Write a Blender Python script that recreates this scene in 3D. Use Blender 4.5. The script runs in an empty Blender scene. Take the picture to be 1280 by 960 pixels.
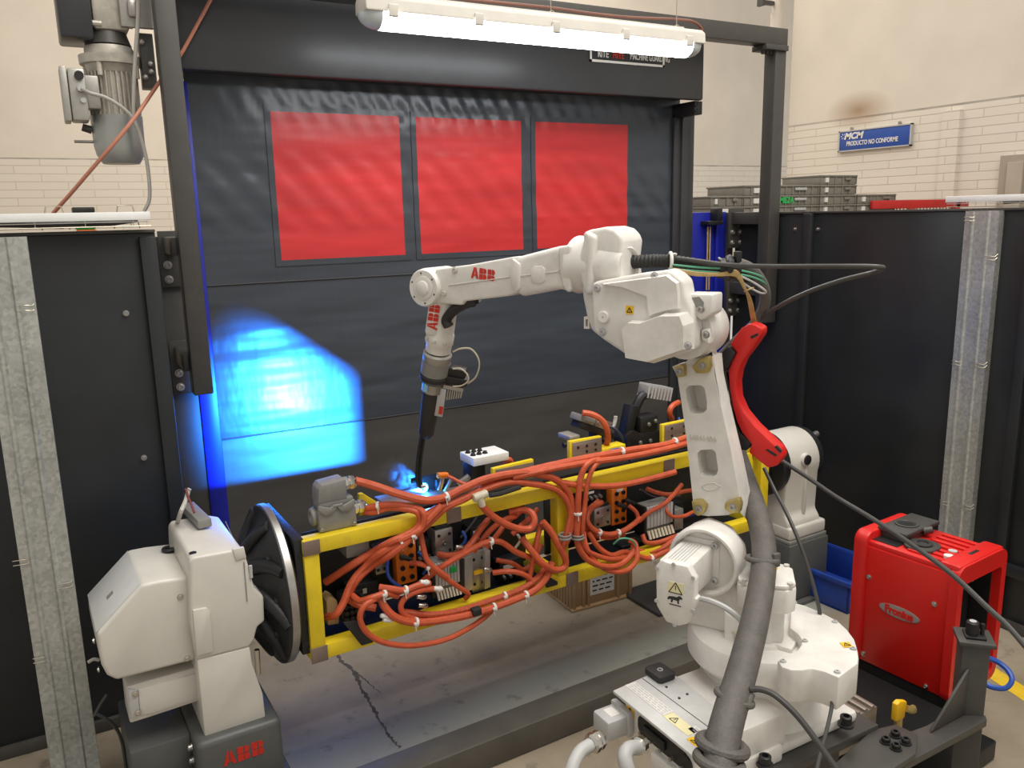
import bpy, bmesh, math, random
from mathutils import Vector, Matrix
random.seed(7)
S = bpy.context.scene
COL = S.collection
PI = math.pi

# ------------------------------------------------------------------ camera
F = 1028.116
R_ = Vector((0.87439029, -0.48470869, -0.02234066))
U_ = Vector((0.11670613, 0.16539531, 0.97929774))
W_ = Vector((0.47097909, 0.85889573, -0.20118853))
CAM = Vector((0, 0, 2.05))
cd = bpy.data.cameras.new('camera'); cam = bpy.data.objects.new('camera', cd); COL.objects.link(cam)
cd.sensor_width = 36; cd.lens = F / 1280 * 36; cd.clip_start = .05; cd.clip_end = 100
cam.matrix_world = Matrix(((R_.x, U_.x, -W_.x, CAM.x), (R_.y, U_.y, -W_.y, CAM.y), (R_.z, U_.z, -W_.z, CAM.z), (0, 0, 0, 1)))
S.camera = cam

def ray(px, py):
    return R_ * ((px - 640) / F) - U_ * ((py - 480) / F) + W_
def dep(px, py, w):
    return CAM + ray(px, py) * w
I4 = Matrix.Identity(4)
def frame(o, x, z=(0, 0, 1)):
    x = Vector(x).normalized(); z = Vector(z).normalized(); y = z.cross(x).normalized(); z = x.cross(y)
    return Matrix(((x.x, y.x, z.x, o[0]), (x.y, y.y, z.y, o[1]), (x.z, y.z, z.z, o[2]), (0, 0, 0, 1)))
def on(M, ax, c, px, py):
    """point of frame M's plane (local axis ax = c) seen at a photo position, in M's coordinates"""
    Mi = M.inverted(); o = Mi @ CAM; d = Mi.to_3x3() @ ray(px, py)
    t = (c - o[ax]) / d[ax]
    return o + d * t

# ------------------------------------------------------------------ mesh builder
def catmull(pts, n=7):
    P = [Vector(p) for p in pts]
    if len(P) < 3: return P
    P = [P[0] * 2 - P[1]] + P + [P[-1] * 2 - P[-2]]
    out = []
    for i in range(1, len(P) - 2):
        a, b, c, d = P[i - 1], P[i], P[i + 1], P[i + 2]
        for k in range(n):
            t = k / n
            out.append(.5 * ((2 * b) + (c - a) * t + (2 * a - 5 * b + 4 * c - d) * t * t + (3 * b - a - 3 * c + d) * t ** 3))
    out.append(P[-2]); return out

class MB:
    def __init__(s): s.bm = bmesh.new()
    def _new(s, vs, fs, bev=0, seg=2):
        v = [s.bm.verts.new(p) for p in vs]
        f = []
        for q in fs:
            try: f.append(s.bm.faces.new([v[i] for i in q]))
            except ValueError: pass
        if bev:
            es = list({e for x in f for e in x.edges})
            bmesh.ops.recalc_face_normals(s.bm, faces=f)
            es = [e for e in es if len(e.link_faces) == 2 and e.calc_face_angle(0) > .5]
            bmesh.ops.bevel(s.bm, geom=es, offset=bev, segments=seg, affect='EDGES', clamp_overlap=True, profile=.5)
        return s
    def box(s, x0, x1, y0, y1, z0, z1, bev=0, M=None, seg=2):
        vs = [Vector((x, y, z)) for x in (x0, x1) for y in (y0, y1) for z in (z0, z1)]
        if M: vs = [M @ v for v in vs]
        return s._new(vs, [(0, 1, 3, 2), (4, 6, 7, 5), (0, 4, 5, 1), (2, 3, 7, 6), (0, 2, 6, 4), (1, 5, 7, 3)], bev, seg)
    def prism(s, poly, ax, c0, c1, bev=0, seg=2, M=None, top=None):
        n = len(poly); top = top or poly
        def mk(p, c):
            v = [p[0], p[1]]; v.insert(ax, c); v = Vector(v); return M @ v if M else v
        vs = [mk(p, c0) for p in poly] + [mk(p, c1) for p in top]
        fs = [tuple(range(n)), tuple(range(n, 2 * n))] + [(i, (i + 1) % n, n + (i + 1) % n, n + i) for i in range(n)]
        return s._new(vs, fs, bev, seg)
    def holed(s, outer, holes, ax, c0, c1):
        """prism with openings through it"""
        def mk(p, c): v = [p[0], p[1]]; v.insert(ax, c); return Vector(v)
        for c in (c0, c1):
            es = []
            for loop in [outer] + holes:
                vs = [s.bm.verts.new(mk(p, c)) for p in loop]
                es += [s.bm.edges.new((vs[i], vs[(i + 1) % len(vs)])) for i in range(len(vs))]
            bmesh.ops.triangle_fill(s.bm, use_beauty=True, use_dissolve=False, edges=es)
        for loop in [outer] + holes:
            n = len(loop)
            s._new([mk(p, c0) for p in loop] + [mk(p, c1) for p in loop], [(i, (i + 1) % n, n + (i + 1) % n, n + i) for i in range(n)])
        return s
    def lathe(s, p, d, prof, n=28, ang=2 * PI, caps=True):
        """profile [(radius, height along d)]"""
        p = Vector(p); d = Vector(d).normalized()
        a = d.orthogonal().normalized(); b = d.cross(a)
        rings = []
        for r, h in prof:
            rings.append([s.bm.verts.new(p + d * h + (a * math.cos(2 * PI * i / n) + b * math.sin(2 * PI * i / n)) * max(r, 1e-5)) for i in range(n)])
        for A, B in zip(rings, rings[1:]):
            for i in range(n):
                s.bm.faces.new((A[i], A[(i + 1) % n], B[(i + 1) % n], B[i]))
        if caps:
            s.bm.faces.new(rings[0][::-1]); s.bm.faces.new(rings[-1])
        return s
    def cyl(s, p0, p1, r, r1=None, n=20, ch=0):
        p0 = Vector(p0); p1 = Vector(p1); L = (p1 - p0).length; r1 = r if r1 is None else r1
        pr = [(r, 0), (r1, L)] if not ch else [(r - ch, 0), (r, ch), (r1, L - ch), (r1 - ch, L)]
        return s.lathe(p0, p1 - p0, pr, n)
    def tube(s, pts, r, n=9, k=7, smooth=True, corr=0):
        P = catmull(pts, k) if smooth else [Vector(p) for p in pts]
        up = None; rings = []
        for i, p in enumerate(P):
            t = (P[min(i + 1, len(P) - 1)] - P[max(i - 1, 0)])
            if t.length < 1e-7: continue
            t.normalize()
            if up is None: up = t.orthogonal().normalized()
            up = (up - t * up.dot(t)).normalized(); b = t.cross(up)
            rr = r(i / (len(P) - 1)) if callable(r) else r
            if corr and i % 2: rr *= 1 - corr
            rings.append([s.bm.verts.new(p + (up * math.cos(2 * PI * j / n) + b * math.sin(2 * PI * j / n)) * rr) for j in range(n)])
        for A, B in zip(rings, rings[1:]):
            for j in range(n): s.bm.faces.new((A[j], A[(j + 1) % n], B[(j + 1) % n], B[j]))
        s.bm.faces.new(rings[0][::-1]); s.bm.faces.new(rings[-1])
        return s
    def torus(s, p, d, R, r, n=24, m=8, a0=0, a1=2 * PI):
        d = Vector(d).normalized(); a = d.orthogonal().normalized(); b = d.cross(a); p = Vector(p)
        pts = [p + (a * math.cos(a0 + (a1 - a0) * i / n) + b * math.sin(a0 + (a1 - a0) * i / n)) * R for i in range(n + 1)]
        if abs(a1 - a0 - 2 * PI) < 1e-4:
            rings = []
            for i in range(n):
                c = pts[i]; o = (c - p).normalized()
                rings.append([s.bm.verts.new(c + (o * math.cos(2 * PI * j / m) + d * math.sin(2 * PI * j / m)) * r) for j in range(m)])
            for i in range(n):
                A, B = rings[i], rings[(i + 1) % n]
                for j in range(m): s.bm.faces.new((A[j], A[(j + 1) % m], B[(j + 1) % m], B[j]))
            return s
        return s.tube(pts, r, m, smooth=False)
    def ball(s, p, r, sc=(1, 1, 1), n=16):
        m = Matrix.Translation(Vector(p)) @ Matrix.Diagonal((sc[0], sc[1], sc[2], 1))
        bmesh.ops.create_uvsphere(s.bm, u_segments=n, v_segments=n // 2 + 2, radius=r, matrix=m); return s
    def bolt(s, p, d, r=.008, h=.006, hexn=6):
        """cap screw: washer, head, socket rim"""
        p = Vector(p); d = Vector(d).normalized()
        s.lathe(p, d, [(r * 1.35, 0), (r * 1.35, h * .3)], 14)
        s.lathe(p, d, [(r, h * .3), (r, h), (r * .85, h * 1.15), (r * .55, h * 1.15), (r * .5, h * .5)], 12)
        return s
    def loft(s, rings, caps=True):
        n = len(rings[0]); V = [[s.bm.verts.new(Vector(p)) for p in r] for r in rings]
        for A, B in zip(V, V[1:]):
            for i in range(n): s.bm.faces.new((A[i], A[(i + 1) % n], B[(i + 1) % n], B[i]))
        if caps: s.bm.faces.new(V[0][::-1]); s.bm.faces.new(V[-1])
        return s
    def build(s, name, m, parent=None, M=None, sharp=.6):
        bm = s.bm
        bmesh.ops.recalc_face_normals(bm, faces=bm.faces[:])
        me = bpy.data.meshes.new(name)
        for f in bm.faces: f.smooth = True
        for e in bm.edges:
            if len(e.link_faces) == 2 and e.calc_face_angle(0) > sharp: e.smooth = False
        bm.to_mesh(me); bm.free()
        me.materials.append(m)
        o = bpy.data.objects.new(name, me); COL.objects.link(o)
        if parent is not None: o.parent = parent
        elif M is not None: o.matrix_world = M
        return o

def thing(name, label, cat, M=I4, group=None):
    o = bpy.data.objects.new(name, None); o.empty_display_size = .05; COL.objects.link(o)
    o.matrix_world = M
    return tag(o, label, cat, group)
def tag(o, label=None, cat=None, group=None, kind=None):
    if label: o['label'] = label
    if cat: o['category'] = cat
    if group: o['group'] = group
    if kind: o['kind'] = kind
    return o
def T(x, y, z, rz=0): return Matrix.Translation((x, y, z)) @ Matrix.Rotation(rz, 4, 'Z')
def copy_thing(root, label=None, M=None):
    c = root.copy(); COL.objects.link(c)
    if label: c['label'] = label
    if M is not None: c.matrix_world = M
    for ch in list(root.children):
        k = ch.copy(); COL.objects.link(k); k.parent = c
        for g in list(ch.children):
            h = g.copy(); COL.objects.link(h); h.parent = k
    return c
def rotate_about(axis, ang): return Matrix.Rotation(ang, 4, axis)

def lettering(txt, size, M, m, parent=None, name='lettering', bold=0.0, depth=.0012, sx=1.0, align='CENTER', slits=()):
    """letters as thin solid shapes on plane z=0 of M (in the parent's coordinates)"""
    cu = bpy.data.curves.new(name, 'FONT'); cu.body = txt; cu.size = size; cu.align_x = align; cu.align_y = 'CENTER'
    cu.offset = bold; cu.extrude = depth; cu.resolution_u = 4
    tmp = bpy.data.objects.new('tmp', cu); COL.objects.link(tmp)
    bpy.context.view_layer.update()
    dg = bpy.context.evaluated_depsgraph_get()
    me = bpy.data.meshes.new_from_object(tmp.evaluated_get(dg))
    bpy.data.objects.remove(tmp); bpy.data.curves.remove(cu)
    me.name = name
    me.transform(M @ Matrix.Diagonal((sx, 1, 1, 1)))
    me.materials.clear(); me.materials.append(m)
    o = bpy.data.objects.new(name, me); COL.objects.link(o)
    if parent is not None: o.parent = parent
    return o

LET = {  # stencil letter blocks (two halves per letter), x 0..1, y 0..1.2
 'A': [[(0, 0), (.26, 0), (.33, .25), (.46, .25), (.46, .46), (.39, .46), (.46, .72), (.46, 1.2), (.34, 1.2), (.19, .62), (.16, .56)],
       [(.54, .25), (.67, .25), (.74, 0), (1, 0), (.84, .56), (.66, 1.2), (.54, 1.2), (.54, .72), (.61, .46), (.54, .46)]],
 'B': [[(0, 0), (.46, 0), (.46, .56), (0, .56)], [(0, .63), (.46, .63), (.46, 1.2), (0, 1.2)],
       [(.54, 0), (.72, 0), (.9, .09), (.95, .28), (.9, .46), (.8, .56), (.54, .56)],
       [(.54, .63), (.78, .63), (.87, .72), (.92, .9), (.87, 1.1), (.7, 1.2), (.54, 1.2)]]}
def block_abb(h, M, m, parent):
    """three heavy stencil letters A B B"""
    mb = MB(); k = h / 1.2; x = -1.6
    for c in 'ABB':
        for poly in LET[c]:
            mb.prism([((x + p[0]) * k, (p[1] - .6) * k) for p in poly], 2, 0, .0016, M=M)
        x += 1.1
    o = mb.build('lettering', m, parent); o['label'] = 'red company lettering'
    return o
# ------------------------------------------------------------------ materials
def nt(m): m.use_nodes = True; return m.node_tree.nodes, m.node_tree.links
def mat(name, col, rough=.5, metal=0, var=.12, scale=9, bump=0, bscale=80, spec=.5, coat=0, emit=None, estr=0, stretch=None):
    m = bpy.data.materials.new(name); N, L = nt(m); b = N['Principled BSDF']
    tc = N.new('ShaderNodeTexCoord'); src = tc.outputs['Object']
    if stretch:
        mp = N.new('ShaderNodeMapping'); mp.inputs['Scale'].default_value = stretch; L.new(src, mp.inputs['Vector']); src = mp.outputs[0]
    no = N.new('ShaderNodeTexNoise'); no.inputs['Scale'].default_value = scale; no.inputs['Detail'].default_value = 6; no.inputs['Roughness'].default_value = .6
    L.new(src, no.inputs['Vector'])
    cr = N.new('ShaderNodeValToRGB'); cr.color_ramp.elements[0].position = .3; cr.color_ramp.elements[1].position = .72
    cr.color_ramp.elements[0].color = [c * (1 - var) for c in col] + [1]; cr.color_ramp.elements[1].color = [min(1, c * (1 + var)) for c in col] + [1]
    L.new(no.outputs['Fac'], cr.inputs[0]); L.new(cr.outputs[0], b.inputs['Base Color'])
    b.inputs['Roughness'].default_value = rough; b.inputs['Metallic'].default_value = metal
    b.inputs['Specular IOR Level'].default_value = spec
    if coat: b.inputs['Coat Weight'].default_value = coat; b.inputs['Coat Roughness'].default_value = .15
    if bump:
        n2 = N.new('ShaderNodeTexNoise'); n2.inputs['Scale'].default_value = bscale; n2.inputs['Detail'].default_value = 4; L.new(src, n2.inputs['Vector'])
        bp = N.new('ShaderNodeBump'); bp.inputs['Strength'].default_value = bump; bp.inputs['Distance'].default_value = .01
        L.new(n2.outputs['Fac'], bp.inputs['Height']); L.new(bp.outputs[0], b.inputs['Normal'])
    if emit: b.inputs['Emission Color'].default_value = (*emit, 1); b.inputs['Emission Strength'].default_value = estr
    return m

def worn(name, col, dirt, rough=.5, amount=.5, scale=6, metal=0, spec=.5):
    """paint with irregular rubbed or dirty patches"""
    m = mat(name, col, rough, metal, .1, 14, spec=spec); N, L = nt(m); b = N['Principled BSDF']
    base = b.inputs['Base Color'].links[0].from_socket
    tc = [n for n in N if n.type == 'TEX_COORD'][0]
    no = N.new('ShaderNodeTexNoise'); no.inputs['Scale'].default_value = scale; no.inputs['Detail'].default_value = 9; no.inputs['Roughness'].default_value = .72
    L.new(tc.outputs['Object'], no.inputs['Vector'])
    cr = N.new('ShaderNodeValToRGB'); cr.color_ramp.elements[0].position = .56; cr.color_ramp.elements[1].position = .74
    cr.color_ramp.elements[0].color = (0, 0, 0, 1); cr.color_ramp.elements[1].color = (amount, amount, amount, 1)
    L.new(no.outputs['Fac'], cr.inputs[0])
    mx = N.new('ShaderNodeMix'); mx.data_type = 'RGBA'
    L.new(cr.outputs[0], mx.inputs['Factor']); L.new(base, mx.inputs['A']); mx.inputs['B'].default_value = (*dirt, 1)
    L.new(mx.outputs['Result'], b.inputs['Base Color'])
    return m

m_white = worn('robot_paint', (.72, .70, .655), (.42, .38, .31), .38, .35, 9)
m_white2 = mat('positioner_paint', (.60, .575, .52), .32, var=.05)
m_facet = mat('cover_end_paint', (.56, .57, .56), .3, var=.05)
m_grayped = mat('pedestal_grey', (.085, .087, .082), .42, var=.1, bump=.05, bscale=200)
m_dark = worn('frame_paint', (.055, .052, .047), (.09, .085, .075), .45, .5, 5)
m_panel = mat('panel_black', (.019, .021, .023), .40, var=.3, scale=2.5, spec=.4, bump=.03, bscale=6)
m_header = mat('hood_paint', (.033, .034, .037), .33, var=.15, scale=4, bump=.04, bscale=3)
m_black = mat('black_plastic', (.012, .012, .013), .45, var=.3)
m_matte = mat('matte_black', (.010, .010, .010), .85, var=.2, spec=.15)
m_lead = mat('dark_red_lead', (.16, .02, .02), .5)
m_lidgrey = worn('lid_grey', (.58, .58, .565), (.42, .40, .36), .42, .3, 9)
m_rubber = mat('black_rubber', (.022, .021, .02), .6, var=.3, bump=.1, bscale=300)
m_castdark = mat('cast_dark', (.02, .021, .023), .42, metal=.3, var=.3, bump=.15, bscale=90)
m_steel = mat('steel', (.42, .40, .38), .34, metal=.85, var=.15, scale=20)
m_chrome = mat('nickel', (.62, .60, .56), .22, metal=1, var=.1)
m_bare = worn('bare_steel', (.23, .17, .14), (.13, .10, .09), .5, .7, 25, metal=.35)
m_brush = mat('brushed_steel', (.36, .31, .27), .36, metal=.7, var=.2, scale=6, stretch=(1, 1, 30))
m_alu = mat('aluminium', (.42, .405, .37), .42, metal=.55, var=.12, scale=12)
m_alub = mat('motor_cast', (.47, .44, .38), .5, metal=.35, var=.2, scale=25, bump=.08, bscale=90)
m_cowl = mat('motor_cowl', (.38, .39, .37), .35, metal=.3, var=.1)
m_yellow = worn('yellow_paint', (.78, .58, .018), (.33, .25, .04), .42, .55, 7)
m_tan = mat('tan_plastic', (.52, .34, .16), .5, var=.12)
m_orange = mat('orange_sheath', (.54, .092, .034), .5, var=.16, scale=30, bump=.08, bscale=120)
m_orange2 = mat('orange_sheath_ribbed', (.47, .080, .030), .55, var=.3, scale=90, bump=.3, bscale=240)
m_obox = mat('orange_housing', (.72, .17, .012), .42, var=.12)
m_cord = mat('salmon_cord', (.48, .19, .12), .5, var=.1)
m_red = mat('red_plastic', (.62, .013, .010), .38, var=.08)
m_redm = mat('red_sheet', (.60, .012, .008), .33, var=.05, scale=3)
m_rack = mat('red_rack', (.52, .02, .018), .45, var=.15)
m_hose = mat('grey_sleeve', (.105, .097, .088), .62, var=.18, scale=30, bump=.25, bscale=160)
m_cable = mat('black_cable', (.05, .048, .045), .42, var=.2)
m_gcable = mat('grey_cable', (.43, .41, .37), .5, var=.1)
m_graycon = mat('grey_casting', (.24, .235, .22), .45, metal=.15, var=.1, scale=30)
m_lgray = mat('light_grey_plastic', (.45, .45, .44), .45, var=.08)
m_gold = mat('passivated_gold', (.46, .36, .13), .38, metal=.55, var=.15, scale=30)
m_warn = mat('warning_yellow', (.85, .50, .01), .5, var=.04)
m_paper = mat('sticker_white', (.72, .70, .66), .5, var=.05)
m_ink = mat('ink', (.02, .02, .02), .5, var=.1)
m_logo = mat('logo_red', (.58, .025, .012), .5, var=.08)
m_tie = mat('cable_tie_white', (.74, .72, .68), .5, var=.05)
m_blue = mat('blue_post', (.012, .018, .30), .38, var=.12)
m_bluec = mat('blue_crate', (.012, .045, .27), .45, var=.15)
m_bluehose = mat('blue_hose', (.02, .075, .36), .4, var=.1)
m_sign = mat('sign_blue', (.022, .075, .34), .35, var=.06)
m_green = mat('green_plastic', (.02, .42, .09), .45, var=.1)
m_greenc = mat('green_wire', (.10, .36, .22), .5, var=.1)
m_yelc = mat('yellow_wire', (.43, .29, .11), .5, var=.2, scale=40)
m_cream = mat('cream_wire', (.62, .56, .42), .5, var=.1)
m_crate = worn('crate_grey', (.20, .185, .155), (.30, .28, .24), .6, .4, 20)
m_whitemetal = mat('white_sheet', (.78, .78, .76), .42, var=.04)
m_wire = mat('zinc_wire', (.55, .50, .40), .35, metal=.8, var=.1)
m_yline = worn('floor_yellow', (.72, .47, .02), (.35, .27, .1), .6, .6, 12)
m_beigecrate = mat('beige_crate', (.40, .255, .13), .55, var=.12)
m_crack = mat('crack_dark', (.09, .08, .068), .9, var=.4)
m_pvc = mat('pipe_cream', (.62, .56, .48), .5, var=.04)
m_door = mat('door_beige', (.36, .31, .25), .5, var=.06)

# galvanised sheet with spangle
m_galv = bpy.data.materials.new('galvanised'); N, L = nt(m_galv); b = N['Principled BSDF']
tc = N.new('ShaderNodeTexCoord'); vo = N.new('ShaderNodeTexVoronoi'); vo.inputs['Scale'].default_value = 85
no = N.new('ShaderNodeTexNoise'); no.inputs['Scale'].default_value = 5; no.inputs['Detail'].default_value = 7
L.new(tc.outputs['Object'], vo.inputs['Vector']); L.new(tc.outputs['Object'], no.inputs['Vector'])
mx = N.new('ShaderNodeMix'); mx.data_type = 'FLOAT'; mx.inputs['Factor'].default_value = .6
L.new(vo.outputs['Color'], mx.inputs['A']); L.new(no.outputs['Fac'], mx.inputs['B'])
cr = N.new('ShaderNodeValToRGB'); cr.color_ramp.elements[0].position = .25; cr.color_ramp.elements[1].position = .75
cr.color_ramp.elements[0].color = (.30, .31, .29, 1); cr.color_ramp.elements[1].color = (.52, .53, .50, 1)
L.new(mx.outputs['Result'], cr.inputs[0]); L.new(cr.outputs[0], b.inputs['Base Color'])
b.inputs['Metallic'].default_value = .45; b.inputs['Roughness'].default_value = .36

# curtain fabric: dark PVC with soft ripples
def curtain_mat(name, col, rough, amp):
    m = bpy.data.materials.new(name); N, L = nt(m); b = N['Principled BSDF']
    tc = N.new('ShaderNodeTexCoord')
    mp = N.new('ShaderNodeMapping'); mp.inputs['Scale'].default_value = (.55, 1, 3.2); L.new(tc.outputs['Object'], mp.inputs['Vector'])
    n1 = N.new('ShaderNodeTexNoise'); n1.inputs['Scale'].default_value = 1.6; n1.inputs['Detail'].default_value = 2; L.new(mp.outputs[0], n1.inputs['Vector'])
    mp2 = N.new('ShaderNodeMapping'); mp2.inputs['Scale'].default_value = (5, 1, 1.6); mp2.inputs['Rotation'].default_value = (0, .5, 0); L.new(tc.outputs['Object'], mp2.inputs['Vector'])
    n2 = N.new('ShaderNodeTexNoise'); n2.inputs['Scale'].default_value = 2.4; n2.inputs['Detail'].default_value = 2; L.new(mp2.outputs[0], n2.inputs['Vector'])
    ad = N.new('ShaderNodeMath'); ad.operation = 'MULTIPLY_ADD'; ad.inputs[1].default_value = .12; L.new(n2.outputs['Fac'], ad.inputs[0]); L.new(n1.outputs['Fac'], ad.inputs[2])
    bp = N.new('ShaderNodeBump'); bp.inputs['Strength'].default_value = amp; bp.inputs['Distance'].default_value = .05
    L.new(ad.outputs[0], bp.inputs['Height']); L.new(bp.outputs[0], b.inputs['Normal'])
    n3 = N.new('ShaderNodeTexNoise'); n3.inputs['Scale'].default_value = 3; n3.inputs['Detail'].default_value = 6; L.new(mp.outputs[0], n3.inputs['Vector'])
    cr = N.new('ShaderNodeValToRGB'); cr.color_ramp.elements[0].position = .3; cr.color_ramp.elements[1].position = .75
    cr.color_ramp.elements[0].color = [c * .82 for c in col] + [1]; cr.color_ramp.elements[1].color = [c * 1.18 for c in col] + [1]
    L.new(n3.outputs['Fac'], cr.inputs[0]); L.new(cr.outputs[0], b.inputs['Base Color'])
    b.inputs['Roughness'].default_value = rough
    return m
m_curtain = curtain_mat('curtain_pvc', (.047, .054, .066), .29, .40)
m_curtlow = curtain_mat('curtain_pvc_lower', (.068, .064, .060), .40, .25)
m_window = curtain_mat('red_vinyl', (.56, .030, .032), .34, .3)

# floor
m_floor = bpy.data.materials.new('concrete_floor'); N, L = nt(m_floor); b = N['Principled BSDF']
tc = N.new('ShaderNodeTexCoord')
n1 = N.new('ShaderNodeTexNoise'); n1.inputs['Scale'].default_value = 1.3; n1.inputs['Detail'].default_value = 9; n1.inputs['Roughness'].default_value = .65
n2 = N.new('ShaderNodeTexNoise'); n2.inputs['Scale'].default_value = 9; n2.inputs['Detail'].default_value = 8; n2.inputs['Roughness'].default_value = .7
L.new(tc.outputs['Object'], n1.inputs['Vector']); L.new(tc.outputs['Object'], n2.inputs['Vector'])
cr = N.new('ShaderNodeValToRGB'); cr.color_ramp.elements[0].position = .3; cr.color_ramp.elements[1].position = .7
cr.color_ramp.elements[0].color = (.20, .16, .112, 1); cr.color_ramp.elements[1].color = (.38, .32, .235, 1)
L.new(n1.outputs['Fac'], cr.inputs[0])
# worn green painted band on the concrete
sp = N.new('ShaderNodeSeparateXYZ'); L.new(tc.outputs['Object'], sp.inputs[0])
ma = N.new('ShaderNodeMath'); ma.operation = 'MULTIPLY_ADD'; ma.inputs[1].default_value = .22; L.new(n1.outputs['Fac'], ma.inputs[0]); L.new(sp.outputs['Y'], ma.inputs[2])
rp = N.new('ShaderNodeValToRGB'); e = rp.color_ramp.elements
e[0].position = 0; e[0].color = (0, 0, 0, 1); e[1].position = 1; e[1].color = (0, 0, 0, 1)
mr = N.new('ShaderNodeMapRange'); mr.inputs['From Min'].default_value = 2.2; mr.inputs['From Max'].default_value = 3.6; L.new(ma.outputs[0], mr.inputs['Value'])
for p_, v in ((.38, 0), (.45, .8), (.58, .8), (.70, 0)):
    q = e.new(p_); q.color = (v, v, v, 1)
L.new(mr.outputs[0], rp.inputs[0])
mg = N.new('ShaderNodeMix'); mg.data_type = 'RGBA'; L.new(rp.outputs[0], mg.inputs['Factor']); L.new(cr.outputs[0], mg.inputs['A']); mg.inputs['B'].default_value = (.27, .285, .25, 1)
# dark oily blotches
c2 = N.new('ShaderNodeValToRGB'); c2.color_ramp.elements[0].position = .57; c2.color_ramp.elements[1].position = .70
c2.color_ramp.elements[0].color = (0, 0, 0, 1); c2.color_ramp.elements[1].color = (.8, .8, .8, 1); L.new(n2.outputs['Fac'], c2.inputs[0])
md = N.new('ShaderNodeMix'); md.data_type = 'RGBA'; L.new(c2.outputs[0], md.inputs['Factor']); L.new(mg.outputs['Result'], md.inputs['A']); md.inputs['B'].default_value = (.11, .095, .08, 1)
L.new(md.outputs['Result'], b.inputs['Base Color']); b.inputs['Roughness'].default_value = .5
bp = N.new('ShaderNodeBump'); bp.inputs['Strength'].default_value = .12; bp.inputs['Distance'].default_value = .01; L.new(n2.outputs['Fac'], bp.inputs['Height']); L.new(bp.outputs[0], b.inputs['Normal'])

# painted brick below, plaster above
def wall_mat(name, ax, split, row, stain=None):
    m = bpy.data.materials.new(name); N, L = nt(m); b = N['Principled BSDF']
    tc = N.new('ShaderNodeTexCoord'); sp = N.new('ShaderNodeSeparateXYZ'); L.new(tc.outputs['Object'], sp.inputs[0])
    cb = N.new('ShaderNodeCombineXYZ'); L.new(sp.outputs[ax], cb.inputs[0]); L.new(sp.outputs['Z'], cb.inputs[1])
    br = N.new('ShaderNodeTexBrick'); br.inputs['Scale'].default_value = 1; br.inputs['Brick Width'].default_value = .62; br.inputs['Row Height'].default_value = row
    br.inputs['Mortar Size'].default_value = .006; br.inputs['Mortar Smooth'].default_value = .4; br.inputs['Bias'].default_value = 0
    br.inputs['Color1'].default_value = (.70, .64, .56, 1); br.inputs['Color2'].default_value = (.68, .62, .54, 1); br.inputs['Mortar'].default_value = (.56, .50, .43, 1)
    L.new(cb.outputs[0], br.inputs['Vector'])
    no = N.new('ShaderNodeTexNoise'); no.inputs['Scale'].default_value = 1.5; no.inputs['Detail'].default_value = 7; L.new(tc.outputs['Object'], no.inputs['Vector'])
    cr = N.new('ShaderNodeValToRGB'); cr.color_ramp.elements[0].color = (.62, .56, .48, 1); cr.color_ramp.elements[1].color = (.70, .635, .55, 1); cr.color_ramp.elements[0].position = .3; cr.color_ramp.elements[1].position = .7
    L.new(no.outputs['Fac'], cr.inputs[0])
    gt = N.new('ShaderNodeMath'); gt.operation = 'GREATER_THAN'; gt.inputs[1].default_value = split; L.new(sp.outputs['Z'], gt.inputs[0])
    mx = N.new('ShaderNodeMix'); mx.data_type = 'RGBA'; L.new(gt.outputs[0], mx.inputs['Factor']); L.new(br.outputs['Color'], mx.inputs['A']); L.new(cr.outputs[0], mx.inputs['B'])
    res = mx.outputs['Result']
    # thin dirty joint where brick meets plaster, and a brown stain above it
    dj = N.new('ShaderNodeMath'); dj.operation = 'COMPARE'; dj.inputs[1].default_value = split; dj.inputs[2].default_value = .010; L.new(sp.outputs['Z'], dj.inputs[0])
    n9 = N.new('ShaderNodeTexNoise'); n9.inputs['Scale'].default_value = 3; L.new(tc.outputs['Object'], n9.inputs['Vector'])
    dm = N.new('ShaderNodeMath'); dm.operation = 'MULTIPLY'; L.new(dj.outputs[0], dm.inputs[0]); L.new(n9.outputs['Fac'], dm.inputs[1])
    m2 = N.new('ShaderNodeMix'); m2.data_type = 'RGBA'; L.new(dm.outputs[0], m2.inputs['Factor']); L.new(res, m2.inputs['A']); m2.inputs['B'].default_value = (.10, .085, .07, 1); res = m2.outputs['Result']
    if stain:
        mp = N.new('ShaderNodeMapping'); mp.inputs['Location'].default_value = (-stain[0] * 2.4, -stain[1] * 2.4, -stain[2] * 5); mp.inputs['Scale'].default_value = (2.4, 2.4, 5); L.new(tc.outputs['Object'], mp.inputs['Vector'])
        gr = N.new('ShaderNodeTexGradient'); gr.gradient_type = 'SPHERICAL'; L.new(mp.outputs[0], gr.inputs['Vector'])
        m3 = N.new('ShaderNodeMix'); m3.data_type = 'RGBA'; L.new(gr.outputs['Fac'], m3.inputs['Factor']); L.new(res, m3.inputs['A']); m3.inputs['B'].default_value = (.34, .23, .14, 1); res = m3.outputs['Result']
    L.new(res, b.inputs['Base Color']); b.inputs['Roughness'].default_value = .7
    inv = N.new('ShaderNodeMath'); inv.operation = 'SUBTRACT'; inv.inputs[0].default_value = 1; L.new(br.outputs['Fac'], inv.inputs[1])
    mm = N.new('ShaderNodeMix'); mm.data_type = 'FLOAT'; L.new(gt.outputs[0], mm.inputs['Factor']); L.new(inv.outputs[0], mm.inputs['A']); mm.inputs['B'].default_value = 1.5
    bp = N.new('ShaderNodeBump'); bp.inputs['Strength'].default_value = .5; bp.inputs['Distance'].default_value = .01; L.new(mm.outputs['Result'], bp.inputs['Height']); L.new(bp.outputs[0], b.inputs['Normal'])
    return m
m_wallb = wall_mat('painted_brick_back', 'X', 2.93, .105)
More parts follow.
